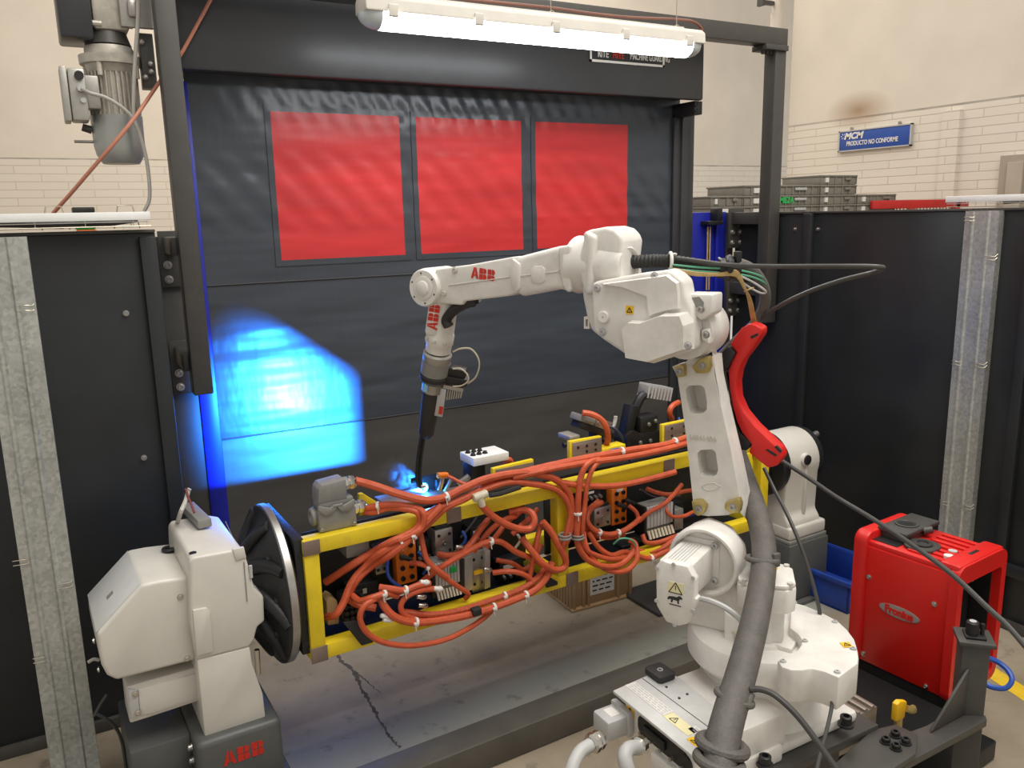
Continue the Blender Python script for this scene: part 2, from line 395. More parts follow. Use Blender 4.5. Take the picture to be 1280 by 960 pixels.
m_wallr = wall_mat('painted_brick_right', 'Y', 2.95, .078, (7.4, 5.98, 3.02))

# frosted lit lamp cover
m_lit = bpy.data.materials.new('lit_diffuser'); N, L = nt(m_lit); b = N['Principled BSDF']
b.inputs['Base Color'].default_value = (.85, .88, .9, 1); b.inputs['Roughness'].default_value = .4
b.inputs['Emission Color'].default_value = (.93, .97, 1, 1); b.inputs['Emission Strength'].default_value = 20
m_cap = mat('clear_lamp_end', (.55, .60, .62), .2, var=.1)
m_lamp = mat('lamp_housing', (.62, .59, .53), .45, var=.06)
# ------------------------------------------------------------------ the hall
def struct(name, mb, m): return tag(mb.build(name, m), kind='structure')
struct('floor', MB().box(-6, 7.4, -4, 13, -.1, 0), m_floor)
struct('wall_back', MB().box(-6, 16, 13, 13.2, 0, 7), m_wallb)
mb = MB().box(7.4, 7.7, 1.0, 6.9, 0, 7)
mb.box(7.36, 7.42, 4.85, 5.02, 2.0, 2.9)                       # flat pilaster beside the doorway
struct('wall_right', mb, m_wallr)
# roller door panel in the right wall
mb = MB().box(7.33, 7.40, 3.0, 4.42, 0, 2.46); 
for k in range(6): mb.box(7.30, 7.335, 3.1 + k * .22, 3.24 + k * .22, 0, 2.40, .008)
struct('door_1', mb, m_door)
mb = MB()
cr_pts = [(418, 813), (427, 826), (441, 838), (452, 860), (466, 884), (478, 905), (490, 924), (500, 935)]
ws = [.016, .022, .008, .010, .007, .010, .007, .012]
def crack(px, w0, w1):
    P = catmull([on(I4, 2, .0008, *p) for p in px], 9)
    L_, R2 = [], []
    for i, p in enumerate(P):
        d = (P[min(i + 1, len(P) - 1)] - P[max(i - 1, 0)]).normalized(); s_ = Vector((-d.y, d.x, 0))
        w = (w0 + (w1 - w0) * i / len(P)) * random.uniform(.5, 1.3) / 2; p = p + s_ * random.uniform(-.0045, .0045)
        L_.append(p - s_ * w); R2.append(p + s_ * w * random.uniform(.6, 1.2))
    for i in range(len(P) - 1): mb._new([L_[i], R2[i], R2[i + 1], L_[i + 1]], [(0, 1, 2, 3)])
crack(cr_pts, .022, .010)
crack([(441, 838), (455, 848), (466, 858), (476, 866)], .008, .004)
struct('trim_1', mb, m_crack)
a = on(I4, 2, .001, 1236, 838); c = on(I4, 2, .001, 1300, 880); d = (c - a).normalized(); s = Vector((-d.y, d.x, 0)) * .045
struct('trim_2', MB()._new([a - d * .5 - s, a - d * .5 + s, c + d * 2.2 + s, c + d * 2.2 - s], [(0, 1, 2, 3)]), m_yline)

# down pipe in the corner of the far wall
t = thing('drain_pipe', 'cream drain pipe running up the outer corner of the far plastered wall', 'pipe', T(7.25, 7.0, 0))
MB().cyl((0, 0, 0), (0, 0, 6), .05).build('pipe', m_pvc, t)
MB().cyl((0, 0, 3.95), (0, 0, 4.15), .065).build('socket', m_pvc, t)
MB().box(-.24, -.06, -.02, .02, 4.22, 4.26).box(-.26, -.22, -.04, .04, 4.20, 4.28).build('bracket', m_dark, t)

# ------------------------------------------------------------------ blue sign on the far wall
Ms = frame((7.385, 5.76, 2.725), (0, -1, 0))
t = thing('wall_sign', 'blue rectangular sign with white lettering on the far painted brick wall', 'sign', Ms)
MB().box(-.41, .41, -.012, .012, -.093, .093, .004).build('sign_board', m_sign, t)
mb = MB()
for a, b_, c, d_ in ((-.425, .425, .093, .105), (-.425, .425, -.105, -.093), (-.425, -.41, -.105, .105), (.41, .425, -.105, .105)): mb.box(a, b_, -.018, .013, c, d_)
mb.build('sign_frame', m_lgray, t)
MB().box(-.29, -.27, -.01, .01, .10, .135).box(.27, .29, -.01, .01, .10, .135).build('hanger', m_steel, t)
Mt = Matrix.Translation((0, -.0135, 0)) @ Matrix.Rotation(PI / 2, 4, 'X')
lettering('MCM', .085, Mt @ Matrix.Translation((-.235, .045, 0)) @ Matrix(((1, .25, 0, 0), (0, 1, 0, 0), (0, 0, 1, 0), (0, 0, 0, 1))), m_paper, t, bold=.004, sx=1.15)
mb = MB()
for k in range(6):
    a = k * PI / 3
    mb.prism([(-.365 + .03 * math.cos(a + o) * q, .05 + .03 * math.sin(a + o) * q) for o, q in ((-.2, 1), (.2, 1), (0, .3))], 2, 0, .0015, M=Mt)
mb.build('emblem', m_paper, t)
lettering('PRODUCTO NO CONFORME', .062, Mt @ Matrix.Translation((-.02, -.03, 0)), m_paper, t, bold=.0015, sx=.74)

# ------------------------------------------------------------------ grey folded crates on a red rack
Mk = T(0, 4.9, 0)
t = thing('storage_rack', 'red storage rack behind the right guard panels with grey crates on it', 'rack', Mk)
for x in (4.15, 6.05, 7.15):
    for y in (-.22, .22): MB().box(x - .03, x + .03, y - .03, y + .03, 0, 1.99 if x < 7 else 2.09, .006).build('upright', m_rack, t)
for y in (-.25, .22):
    MB().box(4.12, 6.45, y, y + .03, 1.90, 1.99, .005).build('beam', m_rack, t)
    MB().box(6.0, 7.3, y, y + .03, 2.03, 2.10, .005).build('beam', m_rack, t)
MB().box(4.12, 6.45, -.25, .25, 1.985, 2.0).build('shelf', m_bare, t)
mb = MB()
for k in range(18): mb.box(6.33 + k * .045, 6.34 + k * .045, -.2, -.19, 2.0, 2.03)
mb.box(6.3, 7.2, -.2, -.19, 2.03, 2.04); mb.build('mesh_edge', m_wire, t)
def crate(M, w, label):
    t = thing('storage_crate', label, 'crate', M, 'grey crates stacked on the rack')
    mb = MB().box(0, w, -.2, .2, 0, .065, .006)
    n = max(4, int(w / .07))
    for k in range(n + 1):
        x = k * w / n; mb.box(max(0, x - .006), min(w, x + .006), -.207, -.2, .004, .072)
    mb.box(-.005, w + .005, -.21, .21, .062, .076, .004)
    mb.build('crate_body', m_crate, t)
    MB().box(w * .66, w * .82, -.216, -.207, .035, .056, .003).build('handle', m_lgray if w > .5 else m_crate, t)
    MB().box(w * .12, w * .2, -.2105, -.2, .018, .055).build('label', m_paper, t)
    return t
rows = [(4.27, .32, 2), (4.60, .80, 3), (5.42, .42, 4), (5.86, .48, 2)]
names = {0: 'leftmost stack beside the black curtain guide', 1: 'wide stack left of the hanging post', 2: 'tallest stack right of the hanging post', 3: 'rightmost low stack'}
lev = ['lowest', 'second', 'third', 'fourth']
for i, (x, w, n) in enumerate(rows):
    for k in range(n):
        ll = lev[k] if k < n - 1 else 'topmost'
        t = crate(T(x, 4.9, 2.0 + k * .077), w, f'grey plastic crate, {ll} of the {names[i]}')
        if i == 1 and k == 1:
            q = lettering('OMEZA', .06, Matrix.Translation((.42, -.2085, .036)) @ Matrix.Rotation(PI / 2, 4, 'X'), m_green, t, bold=.003); q['label'] = 'green sprayed marking'
        if i == 0 and k == 0: MB().box(.06, .24, -.2105, -.2, .01, .06).build('label', m_paper, t)
# ------------------------------------------------------------------ small green and orange boxes behind the left tray
Mg = T(0, 5.4, 0)
p0 = on(Mg, 1, 0, 90, 259); p1 = on(Mg, 1, 0, 122, 291)
t = thing('parts_bin', 'green and orange bin on a stand behind the left cable tray', 'bin', T(p0.x, 5.4, 0))
w = p1.x - p0.x; zt = p0.z; zb = p1.z
MB().box(0, w, 0, .2, zt - .03, zt, .005).build('rim', m_dark, t)
MB().box(.005, w - .005, .005, .195, zb + .02, zt - .03, .008).build('green_tub', m_green, t)
MB().box(.01, w, 0, .2, zb - .12, zb + .02, .008).build('orange_tub', m_obox, t)
MB().box(.0, w, .0, .2, zb - .16, zb - .12).build('shelf', m_steel, t)
for x in (.01, w - .03):
    for y in (.0, .18): MB().box(x, x + .02, y, y + .02, 0, zb - .15).build('leg', m_steel, t)
# ------------------------------------------------------------------ roll-up curtain door
YC = 4.05
Mc = T(0, YC, 0)
t = door = thing('roll_up_curtain', 'black roll-up welding curtain with three red windows behind the robot', 'curtain', Mc)
xl, xr = .60, 3.42
z_lo = .02
# sheet with gentle sag, slightly bellied; built as a closed thin slab
def sheet(x0, x1, z0, z1, nx, nz, th, yf):
    mb = MB(); V = []
    for s_ in (0, 1):
        V.append([[mb.bm.verts.new((x0 + (x1 - x0) * i / nx, yf(x0 + (x1 - x0) * i / nx, z0 + (z1 - z0) * k / nz) + s_ * th, z0 + (z1 - z0) * k / nz)) for i in range(nx + 1)] for k in range(nz + 1)])
    for s_ in (0, 1):
        for k in range(nz):
            for i in range(nx): mb.bm.faces.new((V[s_][k][i], V[s_][k][i + 1], V[s_][k + 1][i + 1], V[s_][k + 1][i]))
    for k in range(nz):
        for i in (0, nx): mb.bm.faces.new((V[0][k][i], V[1][k][i], V[1][k + 1][i], V[0][k + 1][i]))
    for i in range(nx):
        for k in (0, nz): mb.bm.faces.new((V[0][k][i], V[1][k][i], V[1][k][i + 1], V[0][k][i + 1]))
    return mb
W3 = [((337, 131), (507, 308)), ((520, 141), (655, 303)), ((670, 150), (784, 299))]
wz0, wz1 = 1.86, 2.55
def belly(x, z):
    f = math.sin(PI * max(0, min(1, (x - xl) / (xr - xl))))
    y = -.018 * f * math.sin(z * 2.1)
    if z > 2.35:                                   # puckers gathered above the windows
        a = min(1, (z - 2.42) / .15) * max(0, 1 - abs(z - 2.58) / .16)
        if a > 0: y += .007 * a * math.sin(x * 62 + z * 30) * f
    if z > 2.0 and z < 2.35: y += .0025 * math.sin(x * 40 + z * 35)
    return y
zsm = 1.013
sheet(xl, xr, zsm - .004, 2.72, 150, 90, .004, belly).build('curtain_sheet', m_curtain, t, sharp=1.2)
lo = sheet(xl, xr, z_lo, zsm, 60, 20, .004, lambda x, z: belly(x, z) - .003).build('lower_sheet', m_curtlow, t, sharp=1.2); lo['label'] = 'lighter lower section of the curtain'
cs = MB()
for py in ((259, 356, 512, 344), (277.5, 550.5, 827, 470)):
    a = on(Mc, 1, 0, py[0], py[1]); c = on(Mc, 1, 0, py[2], py[3]); z = (a.z + c.z) / 2
    n = 40
    V = [Vector((xl + (xr - xl) * i / n, belly(xl + (xr - xl) * i / n, z) - .004, z)) for i in range(n + 1)]
    cs.tube(V, .0035, 5, smooth=False)
cs.build('hem_seam', m_rubber, t)
for (a, c) in W3:
    A = on(Mc, 1, 0, *a); B = on(Mc, 1, 0, *c); x0, x1 = A.x, B.x
    A2 = on(Mc, 1, 0, c[0], a[1])
    f = lambda x, z: belly(x, z) - .005
    o = sheet(x0, x1, wz0, wz1, 36, 30, .003, f).build('window', m_window, t, sharp=1.2)
    o['label'] = 'red translucent window'
    mb = MB()
    for (u0, u1, v0, v1) in ((x0 - .03, x1 + .03, wz1, wz1 + .028), (x0 - .03, x1 + .03, wz0 - .028, wz0), (x0 - .028, x0, wz0, wz1), (x1, x1 + .028, wz0, wz1)):
        g = sheet(u0, u1, v0, v1, max(2, int((u1 - u0) / .03)), max(2, int((v1 - v0) / .03)), .003, f)
        me = bpy.data.meshes.new('x'); g.bm.to_mesh(me); g.bm.free(); mb.bm.from_mesh(me); bpy.data.meshes.remove(me)
    mb.build('window_border', m_curtain, o, sharp=1.2)
# hood
HY = -.23
mb = MB().prism([(HY, 2.675), (HY, 3.08), (.20, 3.08), (.20, 2.70), (HY + .04, 2.70), (HY + .04, 2.675)], 0, .52, 3.40, .012)
mb.build('hood', m_header, t)
MB().cyl((.55, .06, 2.86), (3.38, .06, 2.86), .1).build('roller', m_rubber, t)
MB().box(3.36, 3.42, -.2, .0, 2.60, 2.675, .004).bolt((3.37, -.2, 2.655), (0, -1, 0), .012).bolt((3.37, -.2, 2.625), (0, -1, 0), .012).build('bracket', m_black, t)
# guides
MB().box(3.41, 3.505, -.04, .10, 0, 2.66, .006).box(3.36, 3.42, -.025, -.008, 0, 2.62, .003).build('side_guide', m_header, t)
MB().box(.53, .612, -.02, .10, 0, 2.66, .005).build('side_guide', m_blue, t)['label'] = 'blue left guide'
# maker's plate on the hood
A = on(Mc, 1, HY - .002, 737, 62); B = on(Mc, 1, HY - .002, 830, 83)
x0, x1, z0, z1 = A.x, B.x, B.z - .006, A.z + .05
o = MB().box(x0, x1, HY - .004, HY, z0, z1).build('nameplate', m_ink, t)
mb = MB()
for (a, b_, c, d_) in ((x0, x1, z0, z0 + .012), (x0, x1, z1 - .012, z1), (x0, x0 + .012, z0, z1), (x1 - .012, x1, z0, z1)): mb.box(a, b_, HY - .006, HY - .003, c, d_)
mb.build('nameplate_border', m_paper, o)
Mn = Matrix.Translation((0, HY - .005, 0)) @ Matrix.Rotation(PI / 2, 4, 'X')
zt = z0 + .042
lettering('RITE', .05, Mn @ Matrix.Translation((x0 + .085, zt, 0)), m_paper, o, bold=.001, sx=.72)
lettering('HITE', .05, Mn @ Matrix.Translation((x0 + .185, zt, 0)), m_logo, o, bold=.001, sx=.72)
lettering('MACHINE GUARDING', .046, Mn @ Matrix.Translation((x0 + .40, zt, 0)), m_paper, o, bold=.0006, sx=.60)

# ------------------------------------------------------------------ jambs
t = thing('door_jamb', 'dark grey steel jamb on the left edge of the curtain', 'jamb', T(0, 4.07, 0))
MB().box(.40, .545, -.03, .06, 0, 1.99, .004).build('plate', m_dark, t)
t = thing('door_jamb', 'blue steel jamb right of the curtain behind the robot elbow', 'jamb', T(0, 4.09, 0))
MB().box(3.53, 3.84, -.02, .06, 0, 2.04, .006).build('plate', m_blue, t)
MB().box(3.66, 3.70, -.05, -.02, 0, 1.97, .004).box(3.74, 3.765, -.04, -.02, 0, 2.0, .004).build('channel', m_blue, t)
MB().box(3.62, 3.74, -.10, -.02, 1.96, 1.985, .003).box(3.70, 3.74, -.09, -.02, 1.98, 2.06, .003).cyl((3.72, -.06, 2.0), (3.72, -.06, 2.05), .02).build('latch', m_black, t)
mb = MB()
for x in (3.648, 3.668): mb.tube([(x, -.06, 1.55), (x, -.06, 1.95)], .005, 6)
mb.build('pull_cord', m_yelc, t)
t = thing('jamb_plate', 'dark steel plate joining the blue jamb to the right guard wall', 'plate', T(0, 4.09, 0))
MB().box(3.842, 3.895, -.03, .05, 0, 2.035, .004).build('plate', m_dark, t)

# ------------------------------------------------------------------ hanging portal frame of dark square tube
YP = 3.65
t = thing('portal_frame', 'dark grey hanging portal frame of square tube in front of the curtain', 'frame', T(0, YP, 0))
a = on(T(0, YP, 0), 1, 0, 243, 495); b_ = on(T(0, YP, 0), 1, 0, 268, 497); c = on(T(0, YP, 0), 1, 0, 219.5, 0)
lx0, lx1 = a.x, b_.x
MB().box(lx0, lx1, 0, .09, a.z, 3.16, .006).build('post', m_dark, t)
a = on(T(0, YP, 0), 1, 0, 944, 403); b_ = on(T(0, YP, 0), 1, 0, 966, 403)
rx0, rx1 = 3.785, 3.872
MB().box(rx0, rx1, 0, .09, b_.z, 3.06, .006).build('post', m_dark, t)
zt = on(T(0, YP, 0), 1, 0, 988, 58).z
MB().box(lx0 - .02, rx1 + .005, -.002, .092, zt, zt + .095, .006).build('beam', m_dark, t)
mb = MB().box(rx0 - .09, rx1, -.015, .10, zt - .03, zt, .003)
for k in range(3): mb.bolt((rx0 - .06 + k * .03, .04, zt - .03), (0, 0, -1), .012, .015)
mb.build('joint_plate', m_dark, t)
for side, x0, zs in ((0, lx0 + .01, (1.955, 1.46)), (1, 3.755, (2.0, 1.56))):
    for z in zs:
        y1 = .375 if side == 0 else .37
        xx = x0 if side == 0 else 3.855
        arm = MB()
        arm.box(xx - .03, xx + .025, .085 if side == 0 else .085, y1, z - .04, z + .035, .005)
        if side == 1: arm.box(xx - .05, xx + .01, .03, .10, z - .04, z + .035, .005)
        arm = arm.build('arm', m_dark, t)
        mb = MB().box(xx - .05, xx + .075, y1 - .012, y1, z - .19, z + .06, .003)
        mb.build('bracket_plate', m_dark, arm)
        mb = MB()
        for bx in ((-.02, .05) if side else (-.02,)):
            for bz in (-.09, -.155): mb.bolt((xx + bx, y1 - .012, z + bz), (0, -1, 0), .014, .012)
        mb.build('bolt', m_steel, arm)

# ------------------------------------------------------------------ guard wall panels
def guard(name, label, M, L, parts, h=2.02):
    t = thing(name, label, 'panel', M, None)
    MB().box(0, L, 0, .04, .03, h, .003).build('sheet', m_panel, t)
    MB().box(0, L, -.012, .05, h, h + .012, .002).box(0, L, -.02, .06, 0, .05, .003).build('edge_rail', m_dark, t)
    for (x, z) in parts:
        MB().bolt((x, 0, z), (0, -1, 0), .0085, .012).build('bolt', m_steel, t)
    return t
Ml = T(-.60, 3.51, 0)
g = guard('guard_panel', 'black guard panel behind the left galvanised column', Ml, .96, [(on(Ml, 1, 0, 157.5, 391.5).x, on(Ml, 1, 0, 157.5, 391.5).z), (on(Ml, 1, 0, 180, 572).x, on(Ml, 1, 0, 180, 572).z)], 2.015)
MB().box(.32, .43, -.012, 0, 1.78, 1.99, .003).bolt((.35, -.012, 1.94), (0, -1, 0), .01).bolt((.40, -.012, 1.86), (0, -1, 0), .008).build('mounting_bracket', m_panel, g)
MB().box(.90, .96, -.025, 0, 0, 2.0, .004).build('edge_post', m_panel, g)
g = guard('guard_panel', 'black guard panel at the far left edge of the cell', T(-1.65, 3.40, 0), 1.04, [], 2.015)
g = guard('guard_panel', 'short black return panel between the left guard panel and the curtain jamb', frame((.355, 3.575, 0), (0, 1, 0)), .46, [], 1.985)
# right wall: along Y at X = 3.9
def Mr_(y): return frame((3.9, y, 0), (0, -1, 0))
# local y = 0 is the face at X=3.9 ; frame y axis = z x x
g = guard('guard_panel', 'black guard panel in the right corner beside the blue jamb', Mr_(4.05), .60, [(.50, 1.93)])
g = guard('guard_panel', 'wide black guard panel behind the red power source', Mr_(3.44), .98, [(.06, 1.93)])
MB().box(-.03, .03, -.03, 0, 0, 2.02, .004).build('edge_post', m_panel, g)
g = guard('guard_panel', 'black guard panel right of the right galvanised column', Mr_(2.44), 2.2, [])
mb = MB()
for x in (.26, .95): mb.box(x, x + .05, -.03, 0, .05, 2.0, .004)
mb.box(.26, 1.0, -.028, 0, .28, .34, .003).box(.26, 1.0, -.028, 0, 1.25, 1.29, .003)
mb.build('stiffener', m_panel, g)

# ------------------------------------------------------------------ galvanised columns (ribbed duct with wire ties)
def column(label, M, h, w, ties):
    t = thing('galvanised_column', label, 'column', M)
    q = w / 2
    prof = [(-q, .07), (-q, 0), (-q + .028, 0), (-q + .034, -.006), (-q + .042, -.006), (-q + .048, 0.002), (q - .06, .002), (q - .054, -.006), (q - .046, -.006), (q - .040, 0), (q, 0), (q, .07)]
    MB().prism(prof, 2, 0, h).build('column_body', m_galv, t, sharp=.3)
    for (x, z) in ties:
        mb = MB()
        for k in (0, .016):
            mb.tube([(x - .024, -.004, z + k), (x, -.012, z + k + .002), (x + .02, -.004, z + k), (x + .027, .01, z + k + .012)], .0016, 5)
        mb.build('wire_tie', m_wire, t)
    return t
w = .150
cx = on(T(0, 3.05, 0), 1, 0, 33, 296).x
Mcol = T(cx - w / 2, 3.05, 0)
tl = [on(Mcol, 1, 0, *p) for p in ((38, 388), (27, 705), (90, 732), (52, 826))]
column('tall galvanised ribbed column standing in front of the left guard panel', Mcol, 2.017, w, [(min(q.x, w / 2 - .03), q.z) for q in tl])
Mcol = frame((3.86, (2.47 + 2.31) / 2, 0), (0, -1, 0))
tr = [on(Mcol, 1, 0, *p) for p in ((1207, 276), (1192, 455), (1225, 459), (1174, 628), (1210, 636), (1241, 325))]
column('galvanised ribbed column on the right guard wall behind the red power source', Mcol, 2.02, .165, [(max(-.06, min(q.x, .06)), q.z) for q in tr])

# ------------------------------------------------------------------ cable trays on the wall tops
def tray(label, M, L):
    t = thing('cable_tray', label, 'cable tray', M)
    MB().box(0, L, -.012, -.004, .030, .060, .002).box(0, L, .0, .115, .022, .025).build('side_sheet', m_whitemetal, t)
    mb = MB()
    for y, z in ((0, .0), (.1, .0), (0, .036), (.05, 0)): mb.tube([(0, y, z + .008), (L, y, z + .008)], .0022, 5)
    k = .04
    while k < L:
        mb.tube([(k, .1, .05), (k, .1, .008), (k, 0, .008), (k, 0, .04)], .0017, 5, smooth=False); k += .16
    mb.build('wire_basket', m_wire, t)
    return t
Mt = T(-1.2, 3.42, 2.033)
t = tray('white wire cable tray along the top of the left guard panel', Mt, 1.54)
mb = MB()
for x in (-.32, -.02, .22):
    mb.tube([(1.2 + x, .1, .0), (1.2 + x + .02, .1, .085), (1.2 + x + .07, .1, .085), (1.2 + x + .09, .1, .0)], .0025, 5, smooth=False)
mb.build('hook', m_wire, t)
for pts, lab in (([(-.5, .04, .03), (-.2, .05, .035), (0, .03, .02), (.15, .05, .015), (.30, .06, .05)], 'thick black cable lying along the left cable tray'),
                 ([(-.4, .07, .0), (-.25, .06, .03), (-.12, .03, .055), (-.02, .05, .02), (.05, .06, .01)], 'black cable looped at the outer end of the left tray')):
    o = MB().tube([(x, 3.42 + y, 2.044 + z * .45) for x, y, z in pts], .012, 8).build('black_cable', m_cable); tag(o, lab, 'cable')
Mt = frame((3.93, 2.62, 2.032), (0, -1, 0))
t = tray('white wire cable tray on top of the right guard wall', Mt, 1.6)
o = MB().tube([(3.96, 2.35 - k * .25, 2.062 + .012 * (k % 2)) for k in range(5)], .014, 8).build('black_cable', m_cable); tag(o, 'black cable lying in the right cable tray', 'cable')

# orange cord hanging across the upper left
pts = [dep(268, -10, 3.385), dep(262, 2, 3.39), dep(247, 30, 3.395), dep(226, 68, 3.395), dep(212, 86, 3.40), dep(199, 103, 3.37), dep(172, 142, 3.26), dep(146, 175, 3.22), dep(120, 205, 3.22), dep(90, 240, 3.24), dep(66, 267, 3.26)]
o = MB().tube(pts, .0075, 8).build('extension_cord', m_cord); tag(o, 'salmon orange cord slung past the left post down to the cable tray', 'cord')

# thin cable sagging along the left panel
M_ = T(0, 3.49, 0)
o = MB().tube([on(M_, 1, 0, 84, 655), on(M_, 1, 0, 130, 661), on(M_, 1, 0, 170, 663), on(M_, 1, 0, 215, 658)], .0045, 6).build('grey_cable', m_gcable); tag(o, 'thin grey cable sagging along the left guard panel', 'cable')
# ------------------------------------------------------------------ gear motor of the roll-up door
Mm = T(.30, 3.93, 0)
t = thing('gear_motor', 'grey finned gear motor hanging beside the curtain hood', 'motor', Mm)
def z_(px, py): return on(Mm, 1, 0, px, py).z
def x_(px, py): return on(Mm, 1, 0, px, py).x
zc0, zc1, zf, zfl0, zfl1, zg = z_(145, 205), z_(145, 146), z_(145, 93), z_(142, 90), z_(142, 72), z_(140, 60)
r0 = .098
ax = x_(146, 150)
axp = lambda z: (ax, 0, z)
MB().lathe(axp(0), (0, 0, 1), [(r0 * .72, zc0), (r0 * .78, zc0 + .008), (r0 * .93, zc0 + .035), (r0, zc0 + .07), (r0 + .002, zc1), (r0 * .8, zc1)], 36).build('fan_cowl', m_cowl, t)
mb = MB().lathe(axp(0), (0, 0, 1), [(r0 * .86, zc1 - .005), (r0 * .86, zf + .01)], 32)
for k in range(30):
    a = 2 * PI * k / 30
    M_ = Matrix.Translation((ax, 0, 0)) @ Matrix.Rotation(a, 4, 'Z'); mb.box(r0 * .84, r0 * 1.0, -.0028, .0028, zc1, zf, M=M_)
mb.build('finned_body', m_alub, t)
MB().lathe(axp(0), (0, 0, 1), [(r0 * .9, zf), (r0 * 1.0, zf + .03), (r0 * 1.18, zf + .032), (r0 * 1.2, zfl1), (r0 * .95, zfl1 + .004), (r0 * .95, zg - .01), (r0 * .9, zg)], 36).build('flange', m_alub, t)
mb = MB()
for k in range(4):
    a = PI / 4 + k * PI / 2 + .3; mb.cyl((ax + math.cos(a) * r0 * 1.05, math.sin(a) * r0 * 1.05, zf - .02), (ax + math.cos(a) * r0 * 1.05, math.sin(a) * r0 * 1.05, zf + .06), .011, n=10)
mb.build('stud', m_alub, t)
# dark adaptor and gearbox
za, zb = z_(138, 58), z_(138, 42)
MB().lathe(axp(0), (0, 0, 1), [(r0 * .9, za), (r0 * .85, za + .012), (r0 * .7, zb + .01)], 28).build('adaptor', m_dark, t)
gx0, gx1 = x_(116, 40), x_(160, 40)
mb = MB().box(gx0, gx1, -.08, .09, zb, 3.05, .012)
for z in (zb + .02, zb + .13, zb + .24):
    mb.cyl((gx0 - .014, -.075, z), (gx0 + .03, -.075, z), .012, n=8).cyl((gx1 - .03, -.075, z), (gx1 + .012, -.075, z), .011, n=8)
mb.build('gearbox', m_alub, t)
px0, px1 = x_(147, 20), x_(187, 20)
zp = z_(165, 41)
MB().box(px0, px1, -.11, -.085, zp, 3.05, .005).build('torque_plate', m_alu, t)
o = MB().box(x_(156, 20), x_(170, 20), -.135, -.11, z_(160, 30), z_(160, 8), .012).build('shaft_cap', m_steel, t)
# black chain box on the left
cx0, cx1 = x_(72, 30), x_(114, 30)
MB().box(cx0, cx1, -.10, .12, z_(95, 53), 3.1, .012).build('encoder_box', m_header, t)
# terminal box
bx0, bx1 = x_(84, 120), x_(105, 120)
zb0, zb1 = z_(95, 155), z_(95, 92)
MB().box(bx0 + .005, bx1 + .005, -.14, -.02, zb0, zb1, .008).build('terminal_box', m_alu, t)
MB().box(bx0 - .022, bx0 + .003, -.145, -.015, zb0 - .004, zb1 + .006, .006).build('terminal_lid', m_alu, t)
MB().box(bx1, ax - r0 * .6, -.11, -.03, zb0 + .05, zb1 - .02, .006).build('terminal_neck', m_alu, t)
zk = z_(94, 101)
MB().cyl((bx0 + .045, -.14, zk), (bx0 + .045, -.152, zk), .017, n=14).build('plug_socket', m_black, t)
zk = z_(95, 117); MB().cyl((bx0 + .045, -.14, zk), (bx0 + .045, -.165, zk), .016, .012, n=14).build('cable_gland', m_lgray, t)
MB().cyl((bx0 + .05, -.14, z_(97, 131)), (bx0 + .05, -.15, z_(97, 131)), .010, n=12).build('blanking_plug', m_lgray, t)
MB().cyl((ax - r0, -.01, z_(108, 163)), (ax - r0 - .035, -.01, z_(108, 163) + .012), .016, n=12).build('blanking_plug', m_dark, t)
zr = z_(100, 177); MB().cyl((ax - r0 * .9, 0, zr), (ax - r0 * .9 - .08, 0, zr), .006, n=10).build('release_lever', m_steel, t)
# hanging bracket to the post
MB().box(x_(175, 80), x_(192, 80), -.06, .03, z_(185, 112), z_(180, 45), .004).build('support_bracket', m_dark, t)
mb = MB()
for p in ((177, 53), (188, 80), (189, 90), (182, 97)):
    q = on(Mm, 1, -.06, *p); mb.ball((q.x, -.064, q.z), .013, n=10)
mb.build('bolt', m_steel, t)
pts = [Vector((bx0 + .045, -.165, z_(95, 117)))] + [on(Mm, 1, -.15, *p) for p in ((112, 116), (130, 121), (148, 131), (163, 144), (172, 160), (178, 178), (184, 205), (187, 235), (186, 252), (180, 264))]
o = MB().tube([Mm @ p for p in pts], .0075, 8).build('grey_cable', m_gcable); tag(o, 'grey cable from the gear motor terminal box down to the left tray', 'cable')
o = MB().tube([Mm @ on(Mm, 1, -.14, *p) for p in ((173, -6), (172, 30), (170, 60), (168, 90), (167, 120), (167, 145), (171, 160))], .008, 8).build('grey_cable', m_gcable); tag(o, 'grey cable running straight down past the gear motor fins', 'cable')

# ------------------------------------------------------------------ fluorescent lamp
YL = 3.05
Ml_ = T(0, YL, 0)
A = on(Ml_, 1, 0, 448, 22); B = on(Ml_, 1, 0, 873, 58); zc = (A.z + B.z) / 2; LX0, LX1 = A.x, B.x
zc += .016
Mlamp = T(0, YL, zc)
t = thing('fluorescent_lamp', 'lit twin fluorescent batten lamp hanging in front of the curtain hood', 'lamp', Mlamp)
prof_h = [(-.062, .0), (-.058, .038), (-.035, .055), (.035, .055), (.058, .038), (.062, .0), (.064, -.008), (-.064, -.008)]
MB().prism(prof_h, 0, LX0 + .01, LX1 - .01, .006).box(LX0 + .1, LX1 - .1, -.02, .02, .055, .064, .003).build('housing', m_lamp, t)
def dome(x0, x1): 
    pr = [(.058 * math.cos(a), -.008 + 0.054 * math.sin(a)) for a in [PI + PI * k / 10 for k in range(11)]]
    return MB().prism(pr, 0, x0, x1, .004)
dome(LX0 + .075, LX1 - .075).build('diffuser', m_lit, t)
for x, sg in ((LX0 + .075, -1), (LX1 - .075, 1)):
    rings = []
    for k in range(6):
        q = math.cos(k / 5 * PI / 2 * .93); xx = x + sg * .075 * math.sin(k / 5 * PI / 2)
        rings.append([(xx, .058 * q * math.cos(a), -.008 + 0.054 * q * math.sin(a)) for a in [PI + PI * j / 10 for j in range(11)]])
    MB().loft(rings).build('end_cap', m_cap, t)
mb = MB()
n = 5
